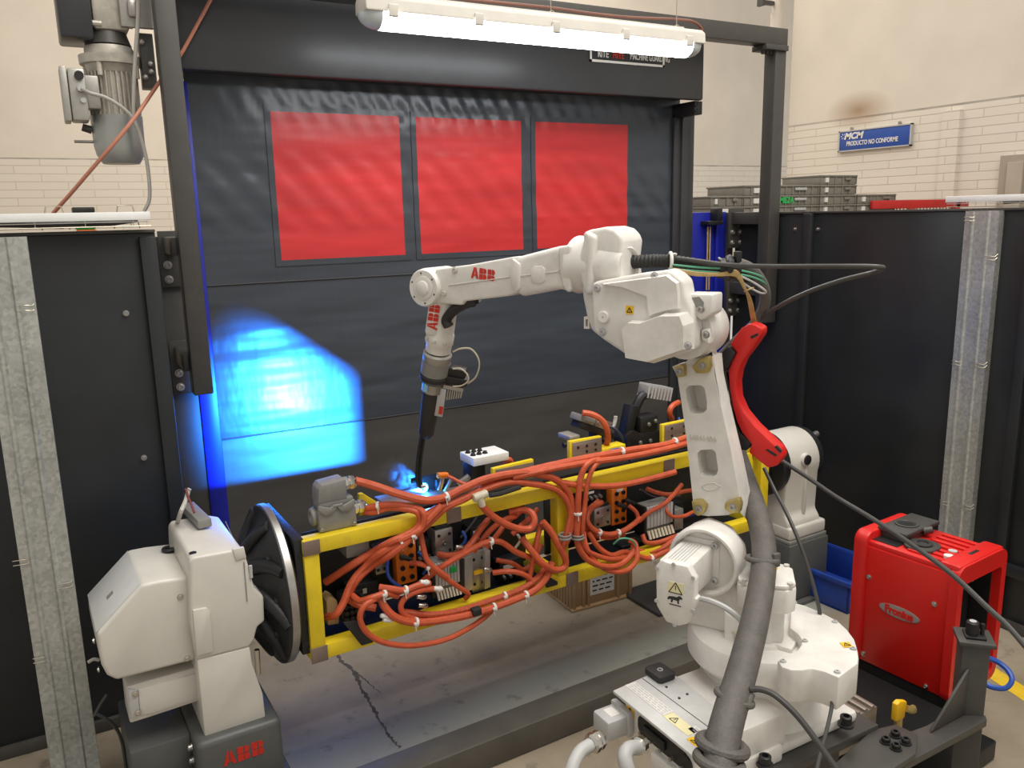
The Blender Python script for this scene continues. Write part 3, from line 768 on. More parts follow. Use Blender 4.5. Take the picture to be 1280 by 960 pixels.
for k in range(n):
    x = LX0 + .11 + (LX1 - LX0 - .22) * k / (n - 1)
    for sg in (-1,): mb.prism([(sg * .066, .02), (sg * .072, .016), (sg * .073, -.024), (sg * .066, -.028)], 0, x - .018, x + .018, .002)
mb.build('clip', m_lamp, t)
for px, py in ((690, 12), (847, 22)):
    q = on(Mlamp, 1, 0, px, py)
    mb = MB().tube([(q.x, 0, .06), (q.x - .006, 0, .10), (q.x - .004, 0, .45), (q.x - .005, 0, .9)], .0022, 5)
    mb.torus((q.x, 0, .062), (0, 1, 0), .012, .002, 14, 5).build('hanging_wire', m_wire, t)
pts = [on(Ml_, 1, .02, *p) for p in ((512, -8), (560, -3), (620, 3), (690, 10), (740, 17), (790, 22), (840, 24), (866, 27), (877, 36), (874, 44))]
o = MB().tube([Ml_ @ p for p in pts], .0065, 7).build('lamp_cord', mat('brown_cord', (.20, .085, .06), .5)); tag(o, 'brown cord draped along the top of the fluorescent lamp', 'cord')
# ------------------------------------------------------------------ robot
P2 = Vector((1.616, 1.733, 1.054)); dv = Vector((-.459, .888, 0)).normalized()
O = P2 - dv * .15; ZB = .59
Mr = frame((O.x, O.y, ZB), dv)
rob = thing('welding_robot', 'white six-axis welding robot arm reaching over the yellow fixture', 'robot', Mr)
def RP(l, c): return [(q.x, q.z) for q in (on(Mr, 1, c, *p) for p in l)]
def RZ(l, c): return [(q.x, q.y) for q in (on(Mr, 2, c, *p) for p in l)]
def zz(l, ox, oy, k): return [(ox + x / k, oy + y / k) for x, y in l]     # crop coordinates to photo coordinates
def rrect(cx, cy, w, h, r, n=4, rot=0):
    o = []
    for (sx, sy, a0) in ((1, 1, 0), (-1, 1, PI / 2), (-1, -1, PI), (1, -1, 1.5 * PI)):
        for k in range(n + 1):
            a = a0 + PI / 2 * k / n; o.append((sx * (w / 2 - r) + r * math.cos(a), sy * (h / 2 - r) + r * math.sin(a)))
    c, s_ = math.cos(rot), math.sin(rot)
    return [(cx + x * c - y * s_, cy + x * s_ + y * c) for x, y in o]
def RM(p, x, z=(0, 0, 1)):   # placement matrix in robot coords: local x along x, local z = outward
    return frame(p, x, z)

# base
zl = .145
lid = RZ([(766, 863), (830, 834.5), (853, 850), (914, 899), (866.5, 945)], zl)
LD = [Vector((p[0], p[1], 0)) for p in lid]
cen = sum(LD, Vector()) / 5
e1 = (LD[4] - LD[0]).normalized()            # along the connector side
e2 = Vector((-e1.y, e1.x, 0));
if e2.dot(LD[0]) < 0: e2 = -e2               # outward
Mb = Matrix(((e1.x, e2.x, 0, 0), (e1.y, e2.y, 0, 0), (0, 0, 1, 0), (0, 0, 0, 1)))
u0 = LD[0].dot(e1); u1 = LD[4].dot(e1); vf = LD[0].dot(e2)
mb = MB().box(-.20, .20, -.20, .21, 0, .034, .012, M=Mb)
mb.build('base_flange', m_white, rob)
MB().lathe((0, 0, 0), (0, 0, 1), [(.185, .03), (.17, .06), (.163, .15), (.168, .175)], 48).build('base_column', m_white, rob)
MB().box(u0 + .02, u1 - .02, .10, vf - .025, .034, .135, .01, M=Mb).build('base_box', m_white, rob)
lidp = [(p[0], p[1]) for p in lid]
plate = MB().prism(lidp, 2, .135, zl, .003).build('base_cover', m_lidgrey, rob)
# brake cap
c = on(Mr, 2, zl, 825, 845)
Mc_ = RM((c.x, c.y, zl), e1)
o = MB().prism(rrect(0, 0, .075, .062, .012), 2, 0, .02, .004, M=Mc_).build('brake_cap', m_rubber, plate)
MB().torus(Mc_ @ Vector((0, 0, .0205)), (0, 0, 1), .007, .0018, 14, 6).build('cap_mark', m_lgray, o)
# stickers on the cover
def sticker(px, w, h, m_, name, lab=None, lines=0, tri=0):
    c = on(Mr, 2, zl, *px); M_ = RM((c.x, c.y, zl + .0004), e1)
    o = MB().box(-w / 2, w / 2, -h / 2, h / 2, 0, .0008, M=M_).build(name, m_, plate)
    if lines:
        mb = MB()
        for k in range(lines):
            y = h / 2 - h * (k + .7) / (lines + .4)
            x = -w / 2 + .01
            while x < w / 2 - .012:
                q = random.uniform(.008, .022); mb.box(x, min(x + q, w / 2 - .008), y - .0012, y + .0012, .0008, .0012, M=M_); x += q + .005
        mb.build('print', m_lgray, plate)
    if tri:
        M2 = M_ @ Matrix.Translation((tri, 0, .001)); s_ = h * .36
        mb = MB()
        T3 = [(-s_, -s_ * .8), (s_, -s_ * .8), (0, s_ * .9)]
        for i in range(3):
            a = Vector((*T3[i], 0)); b_ = Vector((*T3[(i + 1) % 3], 0)); mb.tube([M2 @ a, M2 @ b_], .0012, 5)
        mb.tube([M2 @ Vector((0, s_ * .35, 0)), M2 @ Vector((0, -s_ * .4, 0))], .001, 5)
        mb.build('print', m_ink, plate)
    return o
sticker((811, 873), .17, .035, m_paper, 'sticker', lines=4)
m_pale = mat('pale_yellow_sticker', (.78, .72, .42), .5, var=.05)
sticker((850, 905), .10, .034, m_pale, 'sticker', tri=-.02)
sticker((872, 915), .045, .026, m_paper, 'sticker', lines=2)
sticker((868, 927), .034, .022, m_warn, 'sticker', tri=.0001)
mb = MB()
for p in ((833, 859), (849, 873), (859, 868)): c = on(Mr, 2, zl, *p); mb.cyl((c.x, c.y, zl), (c.x, c.y, zl + .002), .004, n=8)
a = on(Mr, 2, zl, 803, 848); b_ = on(Mr, 2, zl, 898, 918); mb.tube([(a.x, a.y, zl), (b_.x, b_.y, zl)], .0012, 5)
mb.build('cover_seam', m_ink, plate)
# connector side : black panel, earth hole, stickers
yb = vf - .025
um = (u0 + u1) / 2
pl_ = MB().prism([(x, z) for x, z in rrect(um + .02, .088, .20, .055, .02)], 1, yb, yb + .004, M=Mb).build('socket_panel', m_black, rob)
MB().box(um - .05, um + .04, yb + .004, yb + .012, .075, .10, .003, M=Mb).build('data_plate', m_castdark, pl_)
mb = MB()
for k in range(5): mb.cyl(Mb @ Vector((um - .06 + k * .042, yb + .004, .068)), Mb @ Vector((um - .06 + k * .042, yb + .014, .068)), .006, n=10)
mb.build('socket', m_steel, pl_)
c = Mb @ Vector((u0 + .05, yb + .001, .10))
Mw = RM(c, Mb.to_3x3() @ Vector((1, 0, 0)), Mb.to_3x3() @ Vector((0, 1, 0)))
def warn(parent, M_, s, m_=None, bolt=True):
    o = MB().box(-s, s, -s, s, 0, .001, .0, M=M_).build('warning_sticker', m_ or m_warn, parent)
    mb = MB(); q = s * .7
    T3 = [(-q, -q * .75), (q, -q * .75), (0, q * .85)]
    for i in range(3): mb.tube([M_ @ Vector((*T3[i], .001)), M_ @ Vector((*T3[(i + 1) % 3], .001))], s * .11, 5)
    mb.tube([M_ @ Vector((s * .08, q * .35, .001)), M_ @ Vector((-s * .1, -q * .05, .001)), M_ @ Vector((s * .1, -q * .05, .001)), M_ @ Vector((-.02 * s, -q * .5, .001))], s * .07, 4, smooth=False)
    mb.build('warning_symbol', m_ink, o)
    return o
warn(rob, Mw, .017)
MB().cyl(Mb @ Vector((u1 - .05, yb, .085)), Mb @ Vector((u1 - .05, yb + .006, .085)), .022, n=18).build('port', m_black, rob)
mb = MB()
mb.box(u0 + .16, u1 - .01, .12, yb + .02, .0, .05, .008, M=Mb); mb.build('lower_housing', m_white, rob)
# flange bolts
mb = None
for p in ((1057, 905), (956, 955)):
    c = on(Mr, 2, .034, *p)
    MB().lathe((c.x, c.y, .03), (0, 0, 1), [(.022, 0), (.022, .006), (.016, .007), (.016, .028), (.013, .03), (.009, .03), (.008, .02)], 20).build('anchor_bolt', m_black, rob)

# turret
MB().lathe((0, 0, 0), (0, 0, 1), [(.14, .172), (.195, .178), (.205, .192), (.205, .24), (.195, .258), (.15, .262), (.0, .262)], 56).build('turret_ring', m_white, rob)
# emblem oval pressed in the ring
cov = zz([(620, 345), (700, 365), (760, 390), (830, 422), (900, 460), (955, 510), (1000, 570), (1018, 630), (1025, 680), (1020, 715), (905, 800), (820, 765), (740, 745), (690, 755), (620, 755), (560, 735), (535, 695), (600, 660), (650, 640), (680, 600), (678, 565), (660, 540), (610, 500)], 860, 680, 4.8)
cp = RZ(cov, .30)
MB().prism(cp, 2, .205, .30, .006).build('turret_cover', m_white, rob)
cover = [o for o in rob.children if o.name.startswith('turret_cover')][0]
mb = MB()
for p in zz([(635, 350), (880, 468), (990, 630), (895, 770), (570, 705), (700, 582)], 860, 680, 4.8):
    c = on(Mr, 2, .30, *p); mb.bolt((c.x, c.y, .30), (0, 0, 1), .007, .004)
mb.build('cover_screw', m_lgray, cover)
c = on(Mr, 2, .301, *zz([(950, 605)], 860, 680, 4.8)[0]); warn(cover, RM((c.x, c.y, .301), (-.6, -.5, 0)), .013)
MB().box(-.12, .0, -.06, .10, .255, .275, .006).build('turret_deck', m_white, rob)
# axis-1 motor
c = on(Mr, 2, .44, 957, 724); mx, my = c.x, c.y
yb_ = math.radians(20)
Mm1 = Matrix.Translation((mx, my, 0)) @ Matrix.Rotation(yb_, 4, 'Z')
m1 = MB().lathe((mx, my, 0), (0, 0, 1), [(.058, .25), (.056, .26), (.054, .40)], 24).box(-.052, .052, -.052, .052, .27, .39, .012, M=Mm1).build('base_motor', m_white, rob)
oct_ = lambda a, b_: [(a, -b_), (a, b_), (b_, a), (-b_, a), (-a, b_), (-a, -b_), (-b_, -a), (b_, -a)]
MB().prism(oct_(.078, .052), 2, .375, .445, .006, M=Mm1).build('motor_head', m_white, m1)
MB().prism(oct_(.076, .049), 2, .445, .458, .004, M=Mm1).build('motor_lid', m_white, m1)
mb = MB()
for sx in (-1, 1):
    for sy in (-1, 1): mb.cyl(Mm1 @ Vector((sx * .060, sy * .060, .445)), Mm1 @ Vector((sx * .060, sy * .060, .463)), .008, n=10)
mb.build('motor_screw', m_white2, m1)
c = on(Mr, 2, .443, 964, 716); o = MB().box(-.018, .018, -.008, .008, .458, .459, M=Matrix.Translation((c.x, c.y, 0))).build('sticker', m_warn, m1)
MB().torus((mx, my, .262), (0, 0, 1), .062, .012, 28, 8).build('motor_flange', m_white, m1)
MB().tube([(mx + .06, my + .03, .27), (mx + .07, my + .06, .29), (mx + .03, my + .075, .285), (mx - .01, my + .07, .275)], .006, 7).tube([(mx + .05, my + .05, .27), (mx + .03, my + .085, .3), (mx - .02, my + .08, .28)], .005, 7).build('motor_wiring', m_cream, m1)
# warning dot on the head (orange mark)
MB().box(.074, .0795, -.02, .0, .375, .41, M=Mm1).build('sticker', m_warn, m1)

# shoulder : side column, bracket, ring
prof = [(-.05, .262), (.19, .255), (.225, .30), (.235, .40), (.245, .47), (.225, .53), (.17, .565), (.10, .55), (.055, .50), (.045, .42), (.0, .33)]
MB().prism(prof, 1, -.03, .085, .014, 3).build('shoulder', m_white, rob)
# angled front bracket with two bolts (left of the hose)
bp = zz([(215, 400), (258, 440), (360, 505), (325, 735), (255, 715), (215, 610)], 860, 680, 4.8)
o = MB().prism(RP(bp, .12), 1, .03, .12, .006).build('shoulder_bracket', m_white, rob)
mb = MB()
for p in zz([(312, 572), (307, 697)], 860, 680, 4.8):
    q = on(Mr, 1, .12, *p); mb.bolt(q, (0, 1, 0), .013, .008)
mb.build('bracket_bolt', m_white2, o)
ctr = on(Mr, 1, .10, 880, 702)
sh = MB().lathe((ctr.x, .03, ctr.z), (0, 1, 0), [(.100, 0), (.105, .05), (.105, .075), (.100, .083), (.094, .083), (.088, .075), (.086, .045), (.0, .045)], 48)
sh.build('shoulder_ring', m_white, rob)
# second axis motor
fp = zz([(50, 465), (95, 430), (130, 445), (262, 470), (300, 540), (315, 560), (310, 680), (330, 690), (300, 770), (262, 855), (200, 868), (120, 840), (55, 730)], 810, 620, 5.333)
NM = .285
face = RP(fp, NM)
cap = MB().prism(face, 1, NM - .03, NM, .005).build('shoulder_motor_cap', m_white, rob)
body = RP(zz([(85, 432), (170, 385), (285, 465), (300, 560), (295, 690), (200, 700), (60, 620)], 810, 620, 5.333), NM - .03)
bx = [p[0] for p in body]; bz = [p[1] for p in body]
MB().box(min(bx) + .004, max(bx) - .004, .085, NM - .028, (ctr.z - .052), (ctr.z + .05), .008).build('shoulder_motor', m_white, rob)
mo = [o for o in rob.children if o.name == 'shoulder_motor'][0]
bxc = (min(bx) + max(bx)) / 2
MB().box(bxc - .066, bxc + .066, .078, .092, ctr.z - .065, ctr.z + .065, .01).build('motor_flange', m_white, mo)
mb = MB()
for sx in (-1, 1):
    for sz in (-1, 1): mb.bolt((bxc + sx * .054, .092, ctr.z + sz * .054), (0, 1, 0), .009, .009)
mb.build('flange_bolt', m_lgray, mo)
# vent grid on top of the motor
mb = MB()
for i in range(6):
    x = bxc - .02 + i * .009
    mb.box(x, x + .0035, .11, .245, ctr.z + .0495, ctr.z + .0512)
mb.build('vent_slots', m_lgray, mo)
c = on(Mr, 2, ctr.z + .0505, 849, 696); warn(mo, RM((bxc - .0, .252, ctr.z + .0508), (1, 0, 0)), .012)
mb = MB()
for p in zz([(62, 480), (172, 455), (302, 545), (58, 695), (180, 857), (300, 765)], 810, 620, 5.333):
    q = on(Mr, 1, NM, *p); mb.cyl((q.x, NM, q.z), (q.x, NM + .004, q.z), .0055, n=12)
mb.build('cap_screw', m_lgray, cap)
# dog-pictogram and warning label
def RPx(p, c): q = on(Mr, 1, c, *p); return q
A = RPx(zz([(132, 565)], 810, 620, 5.333)[0], NM + .001); B = RPx(zz([(235, 740)], 810, 620, 5.333)[0], NM + .001)
x0, x1, z0, z1 = max(A.x, B.x), min(A.x, B.x), B.z, A.z
o = MB().box(x1, x0, NM, NM + .001, z0, z1).build('sticker', m_paper, cap)
MB().box(x1, x0, NM + .001, NM + .0015, z0 + (z1 - z0) * .52, z1).build('sticker_top', m_pale, o)
Mf = Matrix(((-1, 0, 0, (x0 + x1) / 2), (0, 0, 1, NM + .0017), (0, 1, 0, z0 + (z1 - z0) * .75), (0, 0, 0, 1)))
mb = MB(); q = .019
T3 = [(-q, -q * .75), (q, -q * .75), (0, q * .85)]
for i in range(3): mb.tube([Mf @ Vector((*T3[i], 0)), Mf @ Vector((*T3[(i + 1) % 3], 0))], .0014, 5)
mb.tube([Mf @ Vector((0, q * .4, 0)), Mf @ Vector((0, -q * .25, 0))], .0012, 5)
Md = Matrix(((-1, 0, 0, (x0 + x1) / 2), (0, 0, 1, NM + .0012), (0, 1, 0, z0 + (z1 - z0) * .27), (0, 0, 0, 1)))
dog = [(-.019, .004), (-.008, .006), (.004, .006), (.010, .011), (.016, .010), (.021, .004), (.013, .002), (.010, -.004), (.011, -.012), (.007, -.012), (.005, -.004), (-.006, -.003), (-.009, -.012), (-.013, -.012), (-.012, -.002), (-.022, -.006), (-.023, -.003)]
mb.prism(dog, 2, 0, .001, M=Md).box(-.017, .017, -.019, -.0165, 0, .001, M=Md)
mb.build('pictogram', m_ink, o)
# light conduit from shoulder motor to the turret
MB().tube([Vector(on(Mr, 1, .22, *p)) for p in zz([(60, 325), (130, 340), (220, 380), (290, 430), (350, 500)], 860, 680, 4.8)], .008, 8).build('motor_cable', m_lgray, rob)

# lower arm: cast beam with two rounded openings
Z2 = lambda l: zz(l, 820, 400, 3.69)
outer = Z2([(75, 215), (100, 262), (140, 540), (170, 830), (180, 895), (240, 905), (330, 900), (385, 880), (385, 820), (345, 600), (300, 400), (270, 262), (262, 170), (165, 165), (130, 200)])
h1 = Z2([(137, 318), (152, 303), (205, 300), (224, 315), (235, 372), (234, 412), (216, 430), (172, 434), (155, 420), (141, 360)])
h2 = Z2([(190, 615), (205, 600), (258, 596), (276, 612), (287, 690), (280, 712), (262, 724), (215, 722), (203, 712), (193, 660)])
NA = -.005
mb = MB().holed(RP(outer, NA), [RP(h1, NA), RP(h2, NA)], 1, NA - .07, NA)
back = RP(outer, NA - .03)
mb.prism(RP(outer, NA), 1, NA - .075, NA - .068)
# sloping far flank
fr = RP(Z2([(262, 172), (275, 262), (300, 400), (345, 600), (385, 820), (388, 890)]), NA)
bk = RP(Z2([(250, 95), (292, 200), (335, 390), (395, 640), (438, 850), (440, 935)]), NA - .085)
rings = []
for (a, c2) in zip(fr, bk):
    rings.append([(a[0], NA - .003, a[1]), (a[0] + .02, NA - .075, a[1]), (c2[0] + .02, NA - .10, c2[1]), (c2[0], NA - .10, c2[1]), (c2[0], NA - .075, c2[1])])
mb.loft(rings)
la = mb.build('lower_arm', m_white, rob, sharp=.5)
q = on(Mr, 1, NA + .0006, *Z2([(213, 520)])[0])
tilt = math.radians(3)
def RF(p, rot=0): # lettering frame on a +n face
    return Matrix.Translation(p) @ Matrix(((-1, 0, 0, 0), (0, 0, 1, 0), (0, 1, 0, 0), (0, 0, 0, 1))) @ Matrix.Rotation(rot, 4, 'Z')
lettering('14041404', .021, RF(on(Mr, 1, NA, *Z2([(215, 545)])[0]), .05), m_white2, la, bold=.0006, depth=.002)
mb = MB().tube([Vector(on(Mr, 1, NA, *p)) for p in Z2([(210, 770), (232, 755), (270, 752), (298, 768), (275, 783), (235, 786), (210, 770)])], .002, 5, smooth=False)
mb.build('cast_emblem', m_white2, la)
# gold stop brackets
for nm, l in (('u', [(165, 215), (205, 175), (245, 168), (250, 215), (238, 245), (185, 248)]), ('v', [(82, 215), (128, 205), (130, 262), (95, 265)]), ('w', [(163, 835), (205, 832), (232, 860), (222, 892), (195, 905), (172, 892)]), ('x', [(318, 842), (380, 822), (392, 850), (385, 890), (345, 895), (315, 870)])):
    pp = RP(Z2(l), NA + .02); o = MB().prism(pp, 1, NA - .005, NA + .022, .004).build('stop_bracket', m_gold, la)
    c = (sum(p[0] for p in pp) / len(pp), sum(p[1] for p in pp) / len(pp))
    MB().bolt((c[0], NA + .022, c[1]), (0, 1, 0), .0085, .006).build('bracket_bolt', m_steel, o)

# ---------------- elbow
Z1 = lambda l: zz(l, 690, 270, 4.8)
c3 = on(Mr, 1, 0, 863, 412)
el = MB().lathe((c3.x, -.105, c3.z), (0, 1, 0), [(.078, 0), (.085, .02), (.085, .10), (.080, .125), (.080, .15)], 40).build('elbow_joint', m_white, rob)
hp = Z1([(178, 100), (225, 82), (320, 65), (375, 80), (415, 120), (425, 160), (415, 260), (420, 345), (440, 470), (300, 740), (235, 690), (205, 610), (182, 500), (172, 400), (158, 305), (168, 190), (185, 150)])
MB().prism(RP(hp, .06), 1, -.08, .06, .022, 4).build('elbow_housing', m_white, rob)
# side collar plate
sp_ = Z1([(190, 90), (255, 120), (240, 390), (235, 470), (190, 480), (168, 395), (150, 300), (168, 190), (192, 150)])
MB().prism(RP(sp_, .085), 1, .03, .082, .012, 3).build('elbow_collar', m_white, rob)
# rear snout with the hose opening (along -d)
s0 = on(Mr, 1, -.01, 762, 322); s1 = on(Mr, 1, -.01, 788, 321)
ax_ = Vector((-1, .14, 0)).normalized()
s0.z -= .022
MB().cyl(Vector((s0.x + .05, 0, s0.z)) + ax_ * .118, Vector((s0.x + .05, 0, s0.z)) + ax_ * .121, .0435, n=32).build('hose_opening', m_black, rob)
MB().lathe((s0.x + .05, 0, s0.z), ax_, [(.088, -.05), (.082, .02), (.070, .06), (.063, .10), (.058, .125), (.053, .130), (.045, .126), (.042, .07), (.0, .07)], 40).build('rear_snout', m_white, rob)
# big side cover
cvp = Z1([(235, 400), (285, 388), (520, 345), (620, 335), (690, 322), (735, 345), (785, 390), (798, 470), (830, 540), (845, 700), (840, 810), (610, 885), (480, 862), (440, 835), (305, 745), (240, 690), (235, 560)])
NC = .12
MB().prism(RP(cvp, NC), 1, .04, NC, .012, 3).build('elbow_cover', m_white, rob)
cvr = [o for o in rob.children if o.name == 'elbow_cover'][0]
# raised lower bulge and angled upper facet
rp = Z1([(440, 665), (480, 622), (560, 625), (690, 575), (820, 572), (845, 640), (848, 800), (605, 887), (465, 860)])
b_in = RP(rp, NC)
cxx = sum(p[0] for p in b_in) / len(b_in); czz = sum(p[1] for p in b_in) / len(b_in)
topp = [(cxx + (p[0] - cxx) * .90, czz + (p[1] - czz) * .86) for p in b_in]
MB().prism(b_in, 1, NC - .01, NC + .045, 0, top=topp).build('cover_bulge', m_white, cvr, sharp=.25)
up = Z1([(300, 402), (420, 420), (575, 480), (590, 610), (640, 590), (700, 572), (775, 560), (775, 470), (765, 395), (700, 345), (560, 365)])
b2 = RP(up, NC); cxx = sum(p[0] for p in b2) / len(b2); czz = sum(p[1] for p in b2) / len(b2)
MB().prism(b2, 1, NC - .004, NC + .012, 0, top=[(cxx + (p[0] - cxx) * .93, czz + (p[1] - czz) * .9) for p in b2]).build('cover_facet', m_white, cvr, sharp=.25)
c = on(Mr, 1, NC, *Z1([(313, 606)])[0])
MB().lathe((c.x, NC - .002, c.z), (0, 1, 0), [(.0175, 0), (.0175, .010), (.0155, .012), (.003, .012), (.002, .006)], 28).build('round_cap', m_white, cvr)
mb = MB()
for p in Z1([(270, 433), (615, 360), (303, 697), (817, 778)]):
    c = on(Mr, 1, NC + (.045 if p[0] > 850 else .002), *p); mb.bolt(c, (0, 1, 0), .0085, .004)
mb.build('cover_screw', m_lgray, cvr)
c = on(Mr, 1, NC + .001, *Z1([(466, 564)])[0]); warn(cvr, RF(c), .0118)
# connector box at the rear of the elbow
kb = Z1([(775, 475), (800, 468), (958, 472), (955, 590), (890, 630), (850, 600), (800, 545)])
kp = RP(kb, .09)
o = MB().prism(kp, 1, .0, .085, .006).build('connector_box', m_white, rob)
mb = MB().prism(RP(Z1([(815, 492), (880, 485), (908, 520), (900, 575), (875, 565), (850, 530), (815, 520)]), .09), 1, .080, .0865); mb.build('box_recess', m_graycon, o)
mb = MB()
for p in Z1([(800, 497), (893, 560), (925, 712)]):
    c = on(Mr, 1, .087, *p); mb.bolt(c, (0, 1, 0), .008, .006)
mb.build('box_bolt', m_steel, o)
MB().prism(RP(Z1([(895, 680), (940, 675), (945, 770), (900, 740)]), .06), 1, .02, .065, .005).build('lug', m_white, rob)
c = on(Mr, 1, .05, *Z1([(212, 640)])[0])
MB().holed([(c.x - .009, c.z - .018), (c.x + .009, c.z - .018), (c.x + .009, c.z + .018), (c.x - .009, c.z + .018)], [[(c.x - .004, c.z - .011), (c.x + .004, c.z - .011), (c.x + .004, c.z + .011), (c.x - .004, c.z + .011)]], 1, .03, .055).build('sync_lug', m_white, rob)

# ---------------- forearm
Z3 = lambda l: zz(l, 500, 300, 5.333)
NF = .055
fa = Z3([(230, 195), (300, 185), (460, 165), (750, 112), (800, 110), (800, 340), (780, 352), (720, 375), (420, 410), (410, 435), (240, 425), (235, 300)])
fore = MB().prism(RP(fa, NF), 1, -.06, NF, .016, 3).build('forearm', m_white, rob)
fb = Z3([(745, 115), (795, 108), (1050, 42), (1135, 32), (1135, 335), (1100, 340), (1060, 330), (800, 380), (770, 345), (740, 300)])
MB().prism(RP(fb, NF), 1, -.07, NF + .004, .022, 4).build('forearm_tube', m_white, rob)
fc = Z3([(1055, 45), (1138, 30), (1142, 60), (1142, 345), (1110, 350), (1080, 300), (1060, 180)])
MB().prism(RP(fc, NF + .015), 1, -.085, NF + .018, .016, 3).build('forearm_flange', m_white, rob)
j = on(Mr, 1, 0, 722, 333)
MB().lathe((j.x - .03, 0, j.z), (1, 0, -.1), [(.07, 0), (.07, .045)], 32).build('roll_joint', m_castdark, rob)
# raised details on the side
mb = MB()
o = MB().prism(RP(Z3([(872, 195), (895, 172), (945, 172), (968, 195), (968, 270), (945, 290), (895, 290), (872, 270)]), NF + .006), 1, NF, NF + .008, .003).build('side_boss', m_white, fore)
a = on(Mr, 1, NF, *Z3([(325, 302)])[0]); b_ = on(Mr, 1, NF, *Z3([(730, 247)])[0]); c = on(Mr, 1, NF + .004, *Z3([(800, 240)])[0]); d_ = on(Mr, 1, NF + .004, *Z3([(1055, 210)])[0])
MB().tube([a, b_], .0028, 6).tube([c, d_], .0028, 6).build('cast_rib', m_white2, fore)
lp = Z3([(745, 120), (800, 160), (800, 325), (770, 350), (745, 320), (735, 240)])
MB().prism(RP(lp, NF + .01), 1, NF - .01, NF + .012, .006).build('side_lip', m_white, fore)
mb = MB()
for p in Z3([(365, 200), (255, 305), (1073, 210), (292, 355)]):
    c = on(Mr, 1, NF + .001, *p); mb.bolt(c, (0, 1, 0), .0085, .004)
mb.build('side_screw', m_white2, fore)
c = on(Mr, 1, NF + .0005, *Z3([(555, 227)])[0])
block_abb(.036, RF(c, -.10) , m_logo, fore)
# wrist cap
wc = on(Mr, 1, NF + .02, *Z3([(150, 322)])[0])
wr = MB().lathe((wc.x, -.075, wc.z), (0, 1, 0), [(.058, 0), (.067, .012), (.067, .125), (.064, .142), (.060, .147), (.0, .147)], 44).build('wrist_joint', m_white, rob)
MB().lathe((wc.x, .070, wc.z), (0, 1, 0), [(.041, 0), (.041, .004), (.038, .005), (.026, .005), (.025, .010), (.022, .012), (.0, .012)], 40).build('wrist_cap', m_white, wr)
mb = MB()
for k in range(6):
    a = k * PI / 3 + .4; mb.cyl((wc.x + .051 * math.cos(a), .072, wc.z + .051 * math.sin(a)), (wc.x + .051 * math.cos(a), .0735, wc.z + .051 * math.sin(a)), .003, n=8)
mb.build('cap_screw', m_ink, wr)

# ---------------- wrist, torch along its own axis
WELD = on(I4, 1, 2.86, 533, 613)
h0 = Mr @ on(Mr, 1, .0, 557, 372); h1_ = on(I4, 1, 2.79, 532, 548)
ta = (h1_ - h0); TL = ta.length; ta.normalize()
xd = (W_ - ta * W_.dot(ta)).normalized() * -1          # towards the viewer
Mt_w = frame(h0, xd, ta)                                # local z down the torch, x to viewer, y = z cross x
Mtl = Mr.inverted() @ Mt_w
def tfr(py): return (py - 372) / (548 - 372) * TL
def tl_(name, prof, m_, par, n=28): return MB().lathe(Mtl @ Vector((0, 0, 0)), Mtl.to_3x3() @ Vector((0, 0, 1)), [(r, h) for r, h in prof], n).build(name, m_, par)
def tp(px, py, off=0): # point in the vertical plane through the torch axis facing the viewer
    o = Mtl.inverted() @ (Mr.inverted() @ CAM); d = (Mtl.inverted().to_3x3() @ (Mr.inverted().to_3x3() @ ray(px, py)))
    t_ = (off - o.x) / d.x; return Mtl @ (o + d * t_)
# wrist body
wb = MB().lathe(Mtl @ Vector((0, 0, 0)), Mtl.to_3x3() @ Vector((0, 0, 1)), [(.045, tfr(366)), (.047, tfr(400)), (.047, tfr(412)), (.050, tfr(414)), (.050, tfr(424)), (.046, tfr(426)), (.046, tfr(434)), (.040, tfr(435))], 32)
wb.box(-.04, .0485, .004, .050, tfr(366), tfr(412), .010, M=Mtl)
wbo = wb.build('wrist', m_white, rob)
mb = MB()
for a in (-.5, .25, .9):
    p = Mtl @ Vector((.046 * math.cos(a), .046 * math.sin(a), tfr(418))); mb.box(-.012, .012, -.006, .006, -.007, .007, .002, M=Matrix.Translation(p) @ Mtl.to_3x3().to_4x4() @ Matrix.Rotation(a, 4, 'Z'))
mb.build('wrist_lug', m_white2, wbo)
qL = Mtl.inverted() @ tp(541, 396, .0485)
block_abb(.036, Mtl @ Matrix(((0, 0, 1, .0485), (0, 1, 0, .027), (-1, 0, 0, qL.z), (0, 0, 0, 1))), m_logo, wbo)
torch = tl_('welding_torch', [(.046, tfr(436)), (.052, tfr(438)), (.052, tfr(445)), (.050, tfr(446)), (.0505, tfr(462)), (.046, tfr(463)), (.046, tfr(464)), (.05, tfr(465)), (.05, tfr(470)), (.043, tfr(472))], m_alu, rob)
tl_('collar', [(.0525, tfr(447)), (.0525, tfr(461))], m_graycon, torch)
tl_('rubber_ring', [(.047, tfr(462)), (.053, tfr(464)), (.053, tfr(468)), (.046, tfr(472))], m_rubber, torch)
tl_('torch_body', [(.040, tfr(471)), (.040, tfr(484)), (.034, tfr(485))], m_steel, torch)
tl_('handle', [(.032, tfr(483)), (.034, tfr(488)), (.033, tfr(520)), (.030, tfr(528)), (.030, tfr(540)), (.018, tfr(546))], m_rubber, torch)
